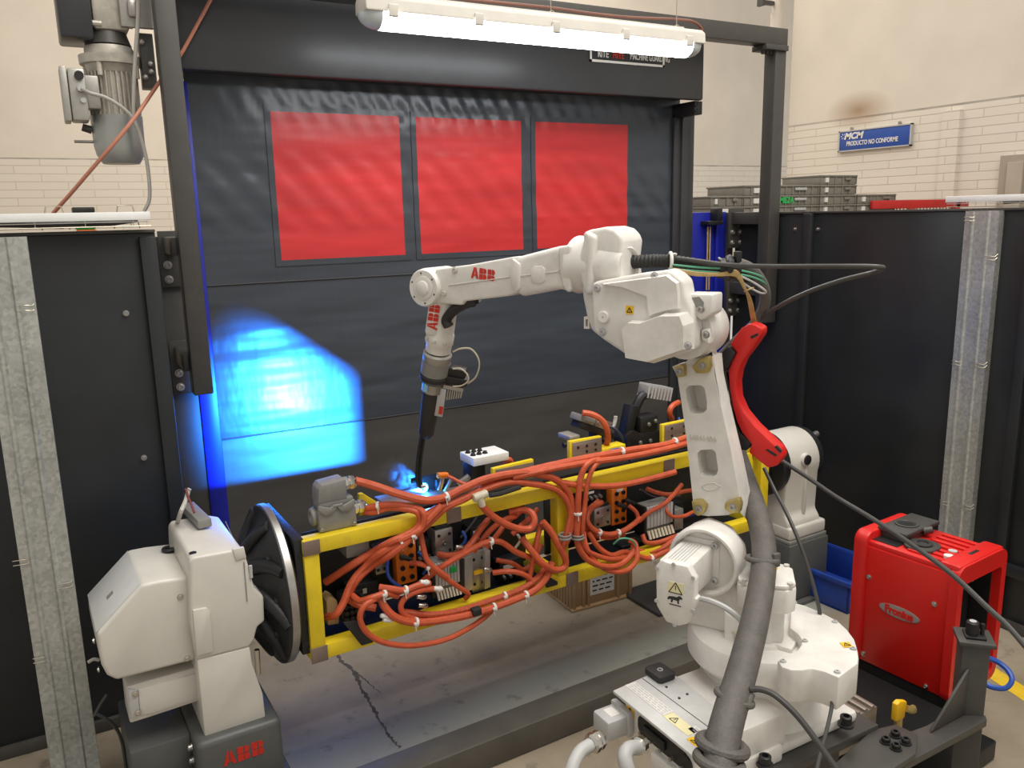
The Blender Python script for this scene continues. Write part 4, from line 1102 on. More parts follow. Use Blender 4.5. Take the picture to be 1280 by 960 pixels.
# sticker, fins, sensor box
A = Mtl.inverted() @ tp(533, 476, .041)
MB().box(.036, .0415, A.y - .008, A.y + .008, tfr(471), tfr(481), M=Mtl).build('sticker', mat('blue_label', (.25, .5, .7), .5), torch)
q0 = Mtl.inverted() @ tp(546, 484, .02); q1 = Mtl.inverted() @ tp(553, 521, .02)
MB().box(.012, .024, min(q0.y, q1.y), max(q0.y, q1.y) if abs(q1.y - q0.y) > .015 else min(q0.y, q1.y) + .018, q0.z, q1.z, .002, M=Mtl).build('scale_plate', m_lgray, torch)
MB().box(.024, .0255, min(q0.y, q1.y) + .002, min(q0.y, q1.y) + .016, q1.z - .045, q1.z - .012, M=Mtl).build('red_mark', m_logo, torch)
mb = MB()
for k in range(9):
    p0 = Mtl.inverted() @ tp(556 + k * 2.8, 483, 0); mb.box(-.025, .02, p0.y - .0022, p0.y + .0022, p0.z, p0.z + .05 * (1 - k * .03), M=Mtl)
p0 = Mtl.inverted() @ tp(555, 480, 0); p1 = Mtl.inverted() @ tp(580, 484, 0); lo, hi = min(p0.y, p1.y), max(p0.y, p1.y)
mb.box(-.025, .022, lo, hi, p0.z - .008, p0.z + .006, M=Mtl); mb.build('cooling_fins', m_alu, torch)
p0 = Mtl.inverted() @ tp(557, 462, 0); p1 = Mtl.inverted() @ tp(584, 482, 0); lo, hi = min(p0.y, p1.y), max(p0.y, p1.y)
MB().box(-.03, .025, lo, hi, p0.z + .012, p1.z - .004, .006, M=Mtl).box(-.02, .02, lo + .01, hi - .006, p0.z - .02, p0.z + .014, .006, M=Mtl).build('sensor_box', m_black, torch)
MB().tube([tp(*p) for p in ((566, 440), (575, 436), (588, 436), (597, 446), (599, 458), (594, 472), (583, 480), (570, 483))], .0032, 6).tube([tp(*p, .03) for p in ((566, 461), (576, 461), (584, 468), (585, 476), (577, 482), (566, 483))], .0028, 6).build('sensor_cable', m_cream, torch)
# neck: three thin bent tubes to the tip
nk = [tp(531, 543), tp(528, 560), tp(525.5, 580), tp(525, 598), tp(528, 608), Mr.inverted() @ (WELD + Vector((-.004, -.006, .02)))]
mb = MB()
for off in (Vector((0, 0, 0)), Mtl.to_3x3() @ Vector((.004, .011, 0)), Mtl.to_3x3() @ Vector((-.008, .005, 0))):
    mb.tube([p + off * (1 if i < 5 else .5) for i, p in enumerate(nk)], .0065, 8)
mb.build('torch_neck', m_castdark, torch)
MB().cyl(nk[-1] - (nk[-1] - nk[-2]).normalized() * .02, nk[-1], .011, .008, 14).build('gas_nozzle', m_steel, torch)
# black hose looping into the wrist
MB().tube([Vector(on(Mr, 1, .02, *p)) for p in ((594, 374), (580, 380), (566, 389), (558, 400), (561, 408))], .018, 12).build('wrist_hose', m_rubber, rob)
MB().box(-.012, .012, -.03, .03, -.012, .012, .003, M=Matrix.Translation(on(Mr, 1, 0, 585, 380))).build('hose_clamp', m_dark, rob)

# red hose carrier behind the lower arm
red = Z2([(340, 112), (392, 38), (432, 16), (462, 25), (487, 40), (486, 70), (462, 105), (445, 130), (402, 185), (380, 235), (370, 290), (374, 360), (402, 425), (455, 490), (520, 552), (572, 600), (584, 635), (560, 672), (515, 684), (485, 660), (425, 612), (440, 575), (395, 520), (372, 470), (352, 400), (338, 320), (332, 235), (346, 195), (370, 150)])
NRd = -.13
rc = MB().prism(RP(red, NRd), 1, NRd - .06, NRd, .006).build('hose_carrier', m_red, rob)
rc['label'] = 'red curved hose carrier'
mb = MB().prism(RP(Z2([(290, 165), (335, 118), (370, 150), (340, 215), (318, 240), (300, 210)]), NRd), 1, NRd - .05, NRd + .01, .004)
mb.prism(RP(Z2([(318, 240), (340, 320), (362, 470), (385, 520), (440, 570), (415, 605), (378, 600), (355, 470), (325, 300)]), NRd), 1, NRd - .05, NRd - .005, .003)
mb.build('carrier_mount', m_castdark, rc)
mb = MB()
for l in ([(505, 600), (515, 594), (560, 622), (550, 630)], [(435, 75), (470, 60), (472, 70), (440, 88)], [(545, 585), (555, 580), (580, 606), (572, 612)]):
    mb.prism(RP(Z2(l), NRd), 1, NRd - .01, NRd + .001)
mb.build('carrier_slot', m_black, rc)
# ------------------------------------------------------------------ positioner : headstock, tailstock, rail
YAW = math.radians(2.3)
Mp = T(.6, 2.91, 0, YAW)
def PP(l, c): return [(q.x, q.z) for q in (on(Mp, 1, c, *p) for p in l)]
def PZ(l, c): return [(q.x, q.y) for q in (on(Mp, 2, c, *p) for p in l)]
def Pq(px, py, c): return on(Mp, 1, c, px, py)

head = thing('positioner_headstock', 'white boxy positioner drive unit on a dark grey pedestal, left end of the yellow fixture', 'positioner', Mp)
FY = -.21
# pedestal
a = Pq(245, 933, -.25); b_ = Pq(352, 897, -.25); zp = (a.z + b_.z) / 2
PX0, PX1 = a.x, b_.x
ped = MB().box(PX0, PX1, -.25, .24, .02, zp, .022, seg=3).build('pedestal', m_grayped, head)
MB().box(PX0 - .06, PX1 + .06, -.3, .3, 0, .022, .004).build('base_plate', m_grayped, ped)
c = on(Mp, 1, -.2505, 305, 941)
block_abb(.052, Matrix.Translation((c.x, -.2502, c.z)) @ Matrix.Rotation(PI / 2, 4, 'X'), m_logo, ped)
MB().box(PX0 - .19, PX0, -.14, .22, zp - .24, zp - .02, .006).build('side_box', m_grayped, ped)
mb = MB()
for z in (zp - .05, zp - .10): mb.bolt((PX0 - .002, -.17, z), (-1, 0, 0), .011, .012)
mb.build('side_bolt', m_steel, ped)
# foot
foot = zz([(585, 262), (850, 195), (862, 280), (915, 430), (930, 560), (625, 648)], 100, 760, 4)
MB().prism(PP(foot, FY), 1, FY, .2, .006).build('foot', m_white2, head)
MB().cyl(Pq(321, 812, -.20), Pq(323, 842, -.20), .009, n=12).build('pin', m_chrome, head)
# upper body
up = [(236, 703), (240, 697), (290, 688), (306, 690), (313, 716), (318, 735), (330, 746), (331, 777), (322, 784), (318, 800), (312, 809), (246, 826), (238, 780)]
bp = PP(up, FY)
zt = max(p[1] for p in bp)
MB().prism(bp, 1, FY, .19, .016, 3).build('gear_housing', m_white2, head)
# joint line, lifting pockets, plate
fl = zz([(555, 175), (640, 160), (655, 220), (660, 225), (585, 245), (570, 180)], 100, 760, 4)
x0 = Pq(238, 765, FY - .008); x1 = Pq(265, 820, FY - .008)
MB().prism(PP([(241, 763), (258, 760), (263, 766), (267, 815), (246, 821)], FY - .008), 1, FY - .008, FY + .01, .004).build('side_pad', m_white2, head)
A = Pq(292, 687, FY); 
o = MB().prism(PP([(291, 687), (305, 684), (308, 697), (295, 701)], FY - .003), 1, FY - .004, FY + .01, .002).build('cover_pocket', m_white2, head)
MB().tube([Pq(305, 703, FY - .002), Pq(309, 752, FY - .002)], .0016, 5).tube([Pq(305, 703, FY - .002), Pq(282, 652, FY + .33)], .0016, 5).build('joint_line', m_graycon, head)
MB().cyl(Pq(313, 707, FY), Pq(314, 722, FY), .006, n=10).build('pin', m_lgray, head)
# top : plug, lug bar
tp2 = lambda px, py: on(Mp, 2, zt, px, py)
c = tp2(241, 691); MB().lathe((c.x, c.y, zt), (0, 0, 1), [(.012, -.002), (.012, .0012), (.008, .0012)], 16).build('oil_plug', m_castdark, head)
a = tp2(257, 661); b_ = tp2(236, 640)
d_ = (b_ - a).normalized(); sd = Vector((-d_.y, d_.x, 0))
Ml2 = Matrix(((d_.x, sd.x, 0, a.x), (d_.y, sd.y, 0, a.y), (0, 0, 1, zt), (0, 0, 0, 1)))
L_ = (b_ - a).length
MB().box(0, L_ * 1.05, -.024, .024, .002, .035, .006, M=Ml2).build('lifting_bar', m_graycon, head)
o = MB().tube([Mp @ Vector((*tp2(222, 653).xy, zt)), Mp @ Pq(226, 640, .05), Mp @ Pq(232, 626, .10), Mp @ Pq(235, 615, .12), Mp @ Pq(237, 611, .12)], .008, 8).build('grey_cable', m_gcable); tag(o, 'short grey cable standing up from the headstock top', 'cable')
o = MB().tube([Mp @ Pq(232, 611, .12), Mp @ Pq(235, 620, .10), Mp @ Pq(239, 630, .08), Mp @ Pq(243, 641, .05)], .004, 6).build('red_lead', m_lead); tag(o, 'dark red lead twisted beside the grey cable on the headstock', 'cable')
# drive cover
CY = -.17
cvp = [(236, 721), (200, 726), (176.5, 731), (121, 793), (123, 812), (127, 832), (134, 845), (146, 851), (246, 825)]
cp = PP(cvp, CY)
cov = MB().prism(cp, 1, CY, .17, .012, 3).build('drive_cover', m_white2, head)
# pale chamfer plate on the sloping end
a, c = cp[2], cp[3]
dx, dz = c[0] - a[0], c[1] - a[1]; ln = math.hypot(dx, dz); nx, nz = dz / ln, -dx / ln
if nz < 0: nx, nz = -nx, -nz
o = MB().prism([(a[0] + nx * .0005, a[1] + nz * .0005), (c[0] + nx * .0005, c[1] + nz * .0005), (c[0] + nx * .002, c[1] + nz * .002), (a[0] + nx * .002, a[1] + nz * .002)], 1, CY + .012, .158, .0008).build('end_panel', m_facet, cov)
mid = Vector(((a[0] * .42 + c[0] * .58) + nx * .0022, -.02, (a[1] * .42 + c[1] * .58) + nz * .0022))
M_ = frame(mid, (dx, 0, dz), (nx, 0, nz)); mb = MB()
for k in range(4): mb.box(-.014, .014, -.012 + k * .007, -.009 + k * .007, 0, .001, M=M_)
mb.build('grille', m_graycon, o)
c = on(Mp, 2, cp[0][1], 212, 690)
MB().torus((c.x, c.y, cp[0][1] + .012), (0, 0, 1), .019, .007, 20, 8, .5, 5.6).cyl((c.x, c.y, cp[0][1]), (c.x, c.y, cp[0][1] + .01), .018, n=16).build('eye_bolt', m_castdark, cov)
mb = MB()
for p in ((225.5, 746), (234, 823)): q = Pq(*p, CY); mb.bolt(q, (0, -1, 0), .008, .005)
for p in ((118, 801), (124, 837)): q = Pq(*p, CY + .1); mb.bolt(q, (-1, 0, 0), .008, .005)
mb.build('cover_screw', m_chrome, cov)
# lower motor
mp_ = zz([(630, 555), (740, 522), (985, 455), (1000, 625), (760, 705), (650, 740)], 0, 720, 4)
mo = MB().prism(PP(mp_, -.13), 1, -.13, .0, .008).build('drive_motor', m_white2, head)
MB().prism(PP(zz([(690, 572), (745, 555), (985, 487), (996, 610), (765, 690), (700, 700)], 0, 720, 4), -.137), 1, -.137, -.125, .006).build('motor_panel', m_white2, mo)
e_ = PP(zz([(640, 565), (690, 575), (700, 695), (655, 715)], 0, 720, 4), -.138)
MB().prism(e_, 1, -.139, -.128, .002).build('motor_end', m_lgray, mo)
mb = MB()
for p in zz([(677, 590), (690, 684)], 0, 720, 4): q = Pq(*p, -.140); mb.bolt(q, (0, -1, 0), .008, .004)
mb.build('motor_bolt', m_chrome, mo)
for k, (pts, lab) in enumerate(([((134, 868), (126, 880), (118, 895)), 'thin black cable hanging behind the headstock motor'], [((120, 892), (135, 900), (146, 912), (153, 930), (158, 962)), 'black cable arching to the floor left of the headstock'], [((110, 828), (117, 824), (124, 825)), 'short grey lead entering the end of the drive cover'])):
    o = MB().tube([Mp @ Pq(*p, .1) for p in pts], .006, 7).build('black_cable' if k < 2 else 'grey_lead', m_cable if k < 2 else m_gcable); tag(o, lab, 'cable')

# faceplate with curved ribs
AX = .745; XD = -.045
disc = MB()
disc.lathe((XD - .012, 0, AX), (1, 0, 0), [(.12, -.03), (.235, 0), (.282, .004), (.29, .010), (.29, .040), (.284, .046), (.0, .046)], 64)
fp_ = disc.build('face_plate', m_castdark, head)
MB().lathe((XD, 0, AX), (1, 0, 0), [(.2905, .002), (.2925, .004), (.2925, .026), (.2905, .028)], 64).build('plate_rim', m_steel, fp_)
mb = MB().lathe((XD - .16, 0, AX), (1, 0, 0), [(.10, 0), (.11, .05), (.15, .10), (.22, .135), (.275, .152)], 48)
for k in range(9):
    a0 = 2 * PI * k / 9
    pts = []
    for j in range(7):
        r = .09 + .185 * j / 6; a = a0 + .55 * j / 6
        pts.append((XD - .098 + .096 * (j / 6) ** .85, r * math.cos(a), AX + r * math.sin(a)))
    mb.tube(pts, lambda t: .034 * (1 - .4 * t), 10, 4)
mb.build('rib_hub', m_castdark, fp_, sharp=1)
mb = MB()
for k in range(9):
    a = 2 * PI * k / 9 + .25; mb.cyl((XD - .035, .205 * math.cos(a), AX + .205 * math.sin(a)), (XD - .01, .205 * math.cos(a), AX + .205 * math.sin(a)), .018, n=8)
mb.build('plate_bolt', m_castdark, fp_)
ad = MB().box(.0, .035, -.22, .22, AX - .20, AX + .23, .004).build('adaptor_plate', m_castdark, head)
mb = MB()
for z in (-.16, -.06, .06, .17):
    mb.lathe((.0175, -.2201, AX + z), (0, -1, 0), [(.011, 0), (.011, .001)], 12)
mb.build('threaded_hole', m_black, ad)

# ---- tailstock
tail = thing('positioner_tailstock', 'white positioner bearing column on a dark pedestal behind the robot arm', 'positioner', Mp)
TY = -.20
c0 = Pq(988, 684, TY); c1 = Pq(1036, 671, TY); zt2 = c0.z
ped = MB().box(c0.x, c1.x, TY, .22, .02, zt2, .01).build('pedestal', m_grayped, tail)
MB().box(c0.x - .04, c1.x + .02, TY - .03, .24, 0, .02, .004).build('base_plate', m_grayped, ped)
MB().box(c0.x + .006, c1.x - .006, TY + .012, .2, zt2, zt2 + .02, .004).build('spacer', m_graycon, tail)
body = zz([(455, 470), (510, 478), (555, 478), (640, 474), (690, 478), (735, 500), (765, 545), (772, 600), (765, 660), (740, 720), (733, 760), (733, 890), (762, 930)], 820, 400, 3.69)
BX0, BX1 = c0.x + .015, c1.x - .01
zb = zt2 + .02
ztop = Pq(1005, 533, 0).z
rr = .155; zc_ = AX
prof = [(-.17, zb), (-.17, zb + .09), (-.14, zb + .13)] + [(rr * math.cos(a), zc_ + rr * math.sin(a)) for a in [PI + .35 - (PI + .7) * k / 22 for k in range(23)]] + [(.14, zb + .13), (.17, zb + .09), (.17, zb)]
MB().prism(prof, 0, BX0, BX1 - .03, .016, 3).build('bearing_column', m_white2, tail)
MB().box(BX0 - .004, BX1, -.185, .18, zb, zb + .07, .014, seg=3).build('column_foot', m_white2, tail)
MB().box((BX0 + BX1) / 2 - .012, (BX0 + BX1) / 2 + .004, -.159, .0, zb + .12, zc_ + .05, .005).build('column_rib', m_white2, tail)
MB().lathe((BX1 - .03, 0, AX), (1, 0, 0), [(.150, 0), (.150, .03), (.135, .036), (.0, .036)], 40).build('end_ring', m_castdark, tail)
c = Pq(1009, 575, -.165)
MB().lathe((c.x, -.145, c.z), (0, -1, 0), [(.034, 0), (.034, .018), (.030, .021), (.026, .021)], 28).build('port_ring', m_white2, tail)
MB().lathe((c.x, -.1655, c.z), (0, -1, 0), [(.026, 0), (.026, .006), (.022, .008), (.0, .008)], 24).build('port_plug', m_black, tail)
MB().lathe((BX0 - .05, 0, AX), (1, 0, 0), [(.165, 0), (.172, .01), (.165, .055), (.155, .055)], 44).build('face_plate', m_castdark, tail)
MB().cyl((BX0 - .12, 0, AX), (BX0 - .04, 0, AX), .09, n=32).build('spindle', m_castdark, tail)
MB().cyl((BX1, -.05, AX + .1), (BX1 + .06, -.05, AX + .11), .018, n=12).build('grease_fitting', m_steel, tail)

# ---- floor rail
t = thing('base_rail', 'long dark grey steel rail lying on the floor in front of the fixture', 'rail', Mp)
q0 = on(Mp, 2, .12, 600, 902).y; q1 = on(Mp, 2, .12, 735, 876).y; 
MB().box(-.9, 2.2, q1 - .005, q0 + .01, .0, .12, .008).build('rail', mat('rail_paint', (.085, .078, .066), .42, var=.2, scale=6, bump=.05, bscale=60), t)
MB().box(1.0, 1.9, -.5, .05, 0, .016, .003).build('cross_plate', m_dark, t) if False else None
o = MB().box(0, .30, -.1, .22, 0, .02, .004).build('anchor_plate', m_dark, None, Mp @ Matrix.Translation((on(Mp, 2, .0, 800, 758).x, on(Mp, 2, 0, 800, 758).y - .05, 0))); tag(o, 'dark steel plate on the floor right of the beige crate', 'plate')
# ------------------------------------------------------------------ yellow turning fixture
fx = thing('welding_fixture', 'yellow square-tube turning fixture frame covered with orange cables', 'fixture', Mp)
FF = -.235; TB = .055
tl = Pq(384, 676, FF); tr_ = Pq(858, 566, FF)
bl = Pq(392, 828, FF)
zt = (Pq(404, 675, FF).z + Pq(745, 592, FF).z) / 2
zb = (Pq(415, 822, FF).z + Pq(565, 774, FF).z + Pq(737, 726, FF).z) / 3
X0 = Pq(384, 750, FF).x; X1 = 2.33
XM = (Pq(690, 680, FF).x + Pq(718, 680, FF).x) / 2
def beam(x0, x1, y0, y1, z0, z1, m_=m_yellow): return MB().box(x0, x1, y0, y1, z0, z1, .004).build('tube_beam', m_, fx)
YR = -FF - TB
beam(X0, X1, FF, FF + TB, zt - TB, zt); beam(X0, X1, FF, FF + TB, zb, zb + TB); beam(X0, X1, YR, YR + TB, zb, zb + TB)
for x in (X0, XM - TB / 2, X1 - TB): MB().box(x, x + TB, FF, FF + TB, zb + TB, zt - TB, .004).build('tube_post', m_yellow, fx)
for x in (X0, XM - TB / 2, X1 - TB): beam(x, x + TB, FF + TB, YR, zb, zb + TB)
# bare steel location pads
def pad(px, z, w=.062):
    x = Pq(px, 0, FF).x if False else on(Mp, 1, FF, px, 640).x
    MB().box(x - w / 2, x + w / 2, FF - .006, FF, z - .003, z + TB + .003, .002).build('location_pad', m_bare, fx)
for px, zq in ((393, zt - TB),): MB().box(X0 - .002, X0 + TB + .003, FF - .006, FF, zt - TB, zt - .002, .002).build('location_pad', m_bare, fx)
MB().box(X0 - .002, X0 + TB + .003, FF - .006, FF, zb - .003, zb + TB, .002).build('location_pad', m_bare, fx)
for px, py in ((567, 642), (836, 581)):
    x = Pq(px, py, FF).x; MB().box(x - .03, x + .03, FF - .006, FF, zt - TB - .002, zt + .002, .002).build('location_pad', m_bare, fx)
x = Pq(715, 737, FF).x; MB().box(x - .03, x + .03, FF - .006, FF, zb - .002, zb + TB + .002, .002).build('location_pad', m_bare, fx)
# yellow edged upright plates
def plate(px0, px1, pt, pb, y, th=.02, face=m_brush):
    a = Pq(px0, pt[0], y); c = Pq(px1, pt[1], y); b0 = Pq(px0, pb[0], y); b1 = Pq(px1, pb[1], y)
    pl = [(a.x, a.z), (c.x, c.z), (b1.x, b1.z), (b0.x, b0.z)]
    o = MB().prism(pl, 1, y, y + th, .002).build('clamp_plate', m_yellow, fx)
    ins = .012
    xs = sorted([a.x, c.x]); z1 = min(a.z, c.z)
    f = MB().box(xs[0] + ins, xs[1], y - .002, y, min(b0.z, b1.z), z1 - .006, .001).build('machined_face', face, o)
    return o, xs, z1, f
YB = -.12
o, xs, z1, f = plate(616, 667, (586, 574), (606, 598), YB)
MB().cyl((xs[1] - .035, YB - .002, z1 - .03), (xs[1] - .035, YB - .0045, z1 - .03), .007, n=12).build('bolt_hole', m_black, o)
o, xs, z1, f = plate(712, 752, (552, 545), (586, 578), YB)
mb = MB()
for ix in (.25, .52, .80):
    for iz in (.03, .055, .08):
        if ix == .25 and iz != .03: continue
        mb.cyl((xs[0] + (xs[1] - xs[0]) * ix, YB - .002, z1 - iz), (xs[0] + (xs[1] - xs[0]) * ix, YB - .0045, z1 - iz), .006, n=10)
mb.build('bolt_hole', m_black, o)
pq = PP([(752, 562), (782, 555), (782, 565), (752, 578)], YB); MB().prism(pq, 1, YB, YB + .06, .002).build('clamp_plate', m_yellow, fx)
o, xs, z1, f = plate(828, 866, (531, 523), (562, 553), YB)
mb = MB()
for ix in (.3, .7):
    for iz in (.025, .06): mb.cyl((xs[0] + (xs[1] - xs[0]) * ix, YB - .002, z1 - iz), (xs[0] + (xs[1] - xs[0]) * ix, YB - .0045, z1 - iz), .006, n=10)
mb.build('bolt_hole', m_black, o)
# gusset behind the big connector
MB().prism(PP([(449, 618), (454, 617), (478, 632), (476, 640), (449, 645)], -.14), 1, -.14, -.12, .002).build('gusset_plate', m_yellow, fx)
# yellow end upright next to the tail
MB().prism(PP([(930, 568), (940, 566), (947, 610), (938, 612)], -.05), 1, -.05, .02, .003).build('end_plate', m_yellow, fx)
# black pads on the lower beam
for pl in ([(429, 778), (446, 776), (468, 797), (466, 803), (452, 807)], [(681, 727), (688, 722), (697, 727), (697, 731), (683, 735)]):
    MB().prism(PP(pl, FF - .012), 1, FF - .014, FF - .006, .002).build('rubber_flap', m_rubber, fx)
MB().box(X0 + .06, XM - .03, FF + TB, .06, zb + .0, zb + .008, .001).build('bottom_tray', m_matte, fx)
MB().box(XM + .03, X1 - .06, FF + TB, .06, zb + .0, zb + .008, .001).build('bottom_tray', m_matte, fx)
# inner mounting plates of dark steel behind the valves
MB().box(X0 + .06, XM - .05, -.02, -.01, zb + TB, zt - TB, .002).build('mounting_plate', m_castdark, fx)
MB().box(XM + .05, X1 - .06, -.02, -.01, zb + TB, zt - TB, .002).build('mounting_plate', m_castdark, fx)
MB().prism(PP([(408, 752), (414, 746), (421, 750), (425, 764), (424, 780), (410, 782)], -.12), 1, -.12, -.05, .004).build('guide_block', m_tan, fx)

# ------------------------------------------------------------------ equipment bolted on the fixture
def fthing(name, label, cat, px, py, y, group=None):
    q = Pq(px, py, y); return thing(name, label, cat, Mp @ Matrix.Translation(q), group), q
# big heavy-duty connector
Zc = lambda l: zz(l, 380, 560, 4.923)
CYc = -.20
A = Pq(400, 667, CYc); Bq = Pq(447, 655, CYc); cw = Bq.x - A.x
Mh = Mp @ Matrix.Translation((A.x, CYc, zt))
t = thing('industrial_connector', 'big grey heavy-duty plug connector standing on the top left beam', 'connector', Mh)
ch = Pq(430, 600, CYc).z - zt
MB().box(0, cw, 0, .09, 0, ch * .42, .008).build('lower_shell', m_graycon, t)
MB().box(.006, cw - .006, .008, .082, ch * .40, ch * .62, .006).build('collar', m_graycon, t)
MB().prism([(.004, ch * .6), (cw - .03, ch * .6), (cw - .03, ch * .98), (cw - .035, ch), (.022, ch * .96), (.010, ch * .88)], 1, .006, .084, .008).build('hood', m_graycon, t)
mb = MB()
for sg, x in ((1, cw * .22), (-1, cw * .72)):
    mb.prism([(x - sg * .035, ch * .50), (x - sg * .03, ch * .58), (x + sg * .01, ch * .50), (x + sg * .02, ch * .54), (x + sg * .035, ch * .50), (x + sg * .02, ch * .38), (x - sg * .01, ch * .36)], 1, -.010, .0, .002)
mb.box(cw * .35, cw * .62, -.012, -.002, ch * .50, ch * .55, .003); mb.build('locking_lever', m_graycon, t)
MB().torus((-.008, .045, ch * .28), (1, 0, 0), .024, .010, 20, 8).build('blank_port', m_graycon, t)
def gland(z, x, n_):
    g = MB().lathe((x, .045, z), (1, 0, 0), [(.026, 0), (.026, .012), (.023, .014), (.023, .018), (.026, .02), (.026, .035), (.021, .045), (.016, .05)], 8).build('cable_gland', m_chrome, t)
gland(ch * .84, cw - .03, 1); gland(ch * .30, cw, 2)
mb = MB()
for x in (.008, cw - .012): mb.bolt((x, 0, .012), (0, -1, 0), .006, .005)
mb.build('screw', m_steel, t)

# orange junction boxes with round ports
def jbox(label, px, y, w, z0, z1, plugs):
    x = px; t = thing('junction_box', label, 'junction box', Mp @ Matrix.Translation((x, y, z0)))
    h = z1 - z0
    MB().box(0, w, 0, .045, 0, h, .006).build('housing', m_obox, t)
    mb = MB()
    n = 4
    for i in range(n):
        for xx in (w * .28, w * .72):
            z = h * (i + .6) / (n + .2); mb.lathe((xx, .0, z), (0, -1, 0), [(.010, 0), (.010, .006), (.007, .006), (.007, .001)], 14)
    mb.build('port', m_black, t)
    MB().box(w * .3, w * .7, -.001, 0, h * .9, h * .97).build('label', m_paper, t)
    return t
a = Pq(497, 733, -.12); b_ = Pq(520, 677, -.12); jbox('orange junction box with black round ports, left half of the fixture', a.x, -.12, b_.x - a.x, a.z, Pq(497, 677, -.12).z, 0)
a = Pq(765, 658, -.12); b_ = Pq(784, 611, -.12); jbox('orange junction box with plugged cables, right half of the fixture', a.x, -.12, b_.x - a.x, a.z, Pq(765, 612, -.12).z, 0)
def plug(px, py, y, d, lab):
    q = Mp @ Pq(px, py, y); dd = Mp.to_3x3() @ Vector(d).normalized()
    o = MB().lathe(q, dd, [(.010, 0), (.011, .012), (.0095, .02), (.0095, .045), (.006, .052)], 14).build('cable_plug', m_black); tag(o, lab, 'plug')
plug(500, 695, -.14, (1, -.4, -.5), 'black plug pushed into the left orange junction box')
plug(772, 630, -.14, (1, -.4, -.5), 'black plug in the right orange junction box, lower of two')
plug(782, 625, -.14, (1, -.4, -.5), 'black plug in the right orange junction box, upper of two')

# solenoid blocks
def block(label, pxl, y, dpt, name='pneumatic_block'):
    pl = PP(pxl, y); x0 = min(p[0] for p in pl); x1 = max(p[0] for p in pl); z0 = min(p[1] for p in pl); z1 = max(p[1] for p in pl)
    w, h = x1 - x0, z1 - z0
    t = thing(name, label, 'pneumatic block', Mp @ Matrix.Translation((x0, y, z0)))
    MB().box(0, w, 0, dpt, 0, h, .004).build('body', m_steel, t)
    MB().box(w * .05, w * .95, .01, dpt, h, h * 1.12, .003).build('top_cap', m_castdark, t)
    mb = MB()
    for a in ((.2, .2), (.8, .2), (.2, .8), (.8, .8)): mb.bolt((w * a[0], 0, h * a[1]), (0, -1, 0), .005, .004)
    mb.build('screw', m_black, t)
    MB().lathe((w * .5, 0, h * .5), (0, -1, 0), [(.009, 0), (.009, .004), (.005, .004), (.005, .001)], 14).build('port', m_chrome, t)
    return t
block('steel pneumatic block in the upper middle of the left fixture bay', [(545, 693), (566, 693), (566, 664), (545, 664)], -.13, .08)
block('small steel cube block left of the right orange junction box', [(743, 656), (764, 656), (764, 637), (743, 637)], -.13, .07)
block('silver valve block with yellow label above the lower beam', [(590, 737), (606, 737), (606, 690), (590, 690)], -.17, .07)
a = Pq(592, 719, -.1705); b_ = Pq(604, 713, -.1705)
# silver cheek plates beside it
for lab, l in (('pale aluminium plate left of the silver valve block', [(581, 741), (591, 737), (591, 694), (581, 699)]), ('pale aluminium plate right of the silver valve block', [(606, 737), (613, 734), (613, 688), (606, 690)])):
    pl = PP(l, -.19); o = MB().prism([(p[0] - pl[0][0], p[1] - pl[0][1]) for p in pl], 1, 0, .10, .002).build('cheek_plate', m_alu, None, Mp @ Matrix.Translation((pl[0][0], -.19, pl[0][1]))); tag(o, lab, 'plate')
o = MB().box(0, b_.x - a.x, 0, .0012, 0, b_.z - a.z + .01).build('yellow_label', m_warn, None, Mp @ Matrix.Translation((a.x, -.1745, a.z))); tag(o, 'yellow label on the silver valve block', 'label')
block('grey sensor block hanging below the top beam behind cables', [(470, 716), (483, 716), (483, 690), (470, 690)], -.10, .06)
# grey lidded box under the beam
a = Pq(433, 690, -.18); b_ = Pq(462, 683, -.18)
t = thing('terminal_box', 'grey lidded terminal box under the top left beam', 'box', Mp @ Matrix.Translation((a.x, -.18, zt - TB - .07)))
MB().box(0, b_.x - a.x, 0, .12, 0, .05, .004).build('body', m_graycon, t); MB().box(-.004, b_.x - a.x + .004, -.004, .12, .05, .066, .003).build('lid', m_graycon, t)
# valve manifolds
def manifold(label, px0, px1, py0, py1, y, n, dpt=.07):
    a = Pq(px0, py1, y); b_ = Pq(px1, py0, y); w = b_.x - a.x; z0 = a.z; h = Pq(px0, py0, y).z - z0
    t = thing('valve_manifold', label, 'valve manifold', Mp @ Matrix.Translation((a.x, y, z0)))
    MB().box(0, w, .01, dpt, h * .18, h, .003).build('body', m_graycon, t)
    mb = MB()
    for k in range(n):
        x = w * (k + .5) / n; mb.box(x - w / n * .42, x + w / n * .42, -.004, .012, h * .36, h * .97, .002)
    mb.build('valve_slices', m_lgray if n < 9 else m_graycon, t)
    mb = MB()
    for k in range(n):
        x = w * (k + .5) / n; mb.cyl((x, .0, h * .28), (x, -.018, h * .06), w / n * .36, n=10)
    mb.build('push_fittings', m_cream, t)
    MB().box(-.012, 0, .0, dpt, h * .1, h, .002).box(w, w + .012, .0, dpt, h * .1, h, .002).build('end_plate', m_black, t)
    return t
manifold('grey valve manifold with a row of fittings on the lower left beam', 545, 574, 704, 752, -.19, 8)
manifold('grey valve manifold in the right bay beside the robot shoulder', 808, 841, 634, 676, -.19, 8)
a = Pq(563, 717, -.2); o = MB().box(0, .03, 0, .03, 0, .024, .003).build('terminal_plug', m_green, None, Mp @ Matrix.Translation((a.x, -.2, a.z))); tag(o, 'small green terminal plug on the left valve manifold', 'plug')
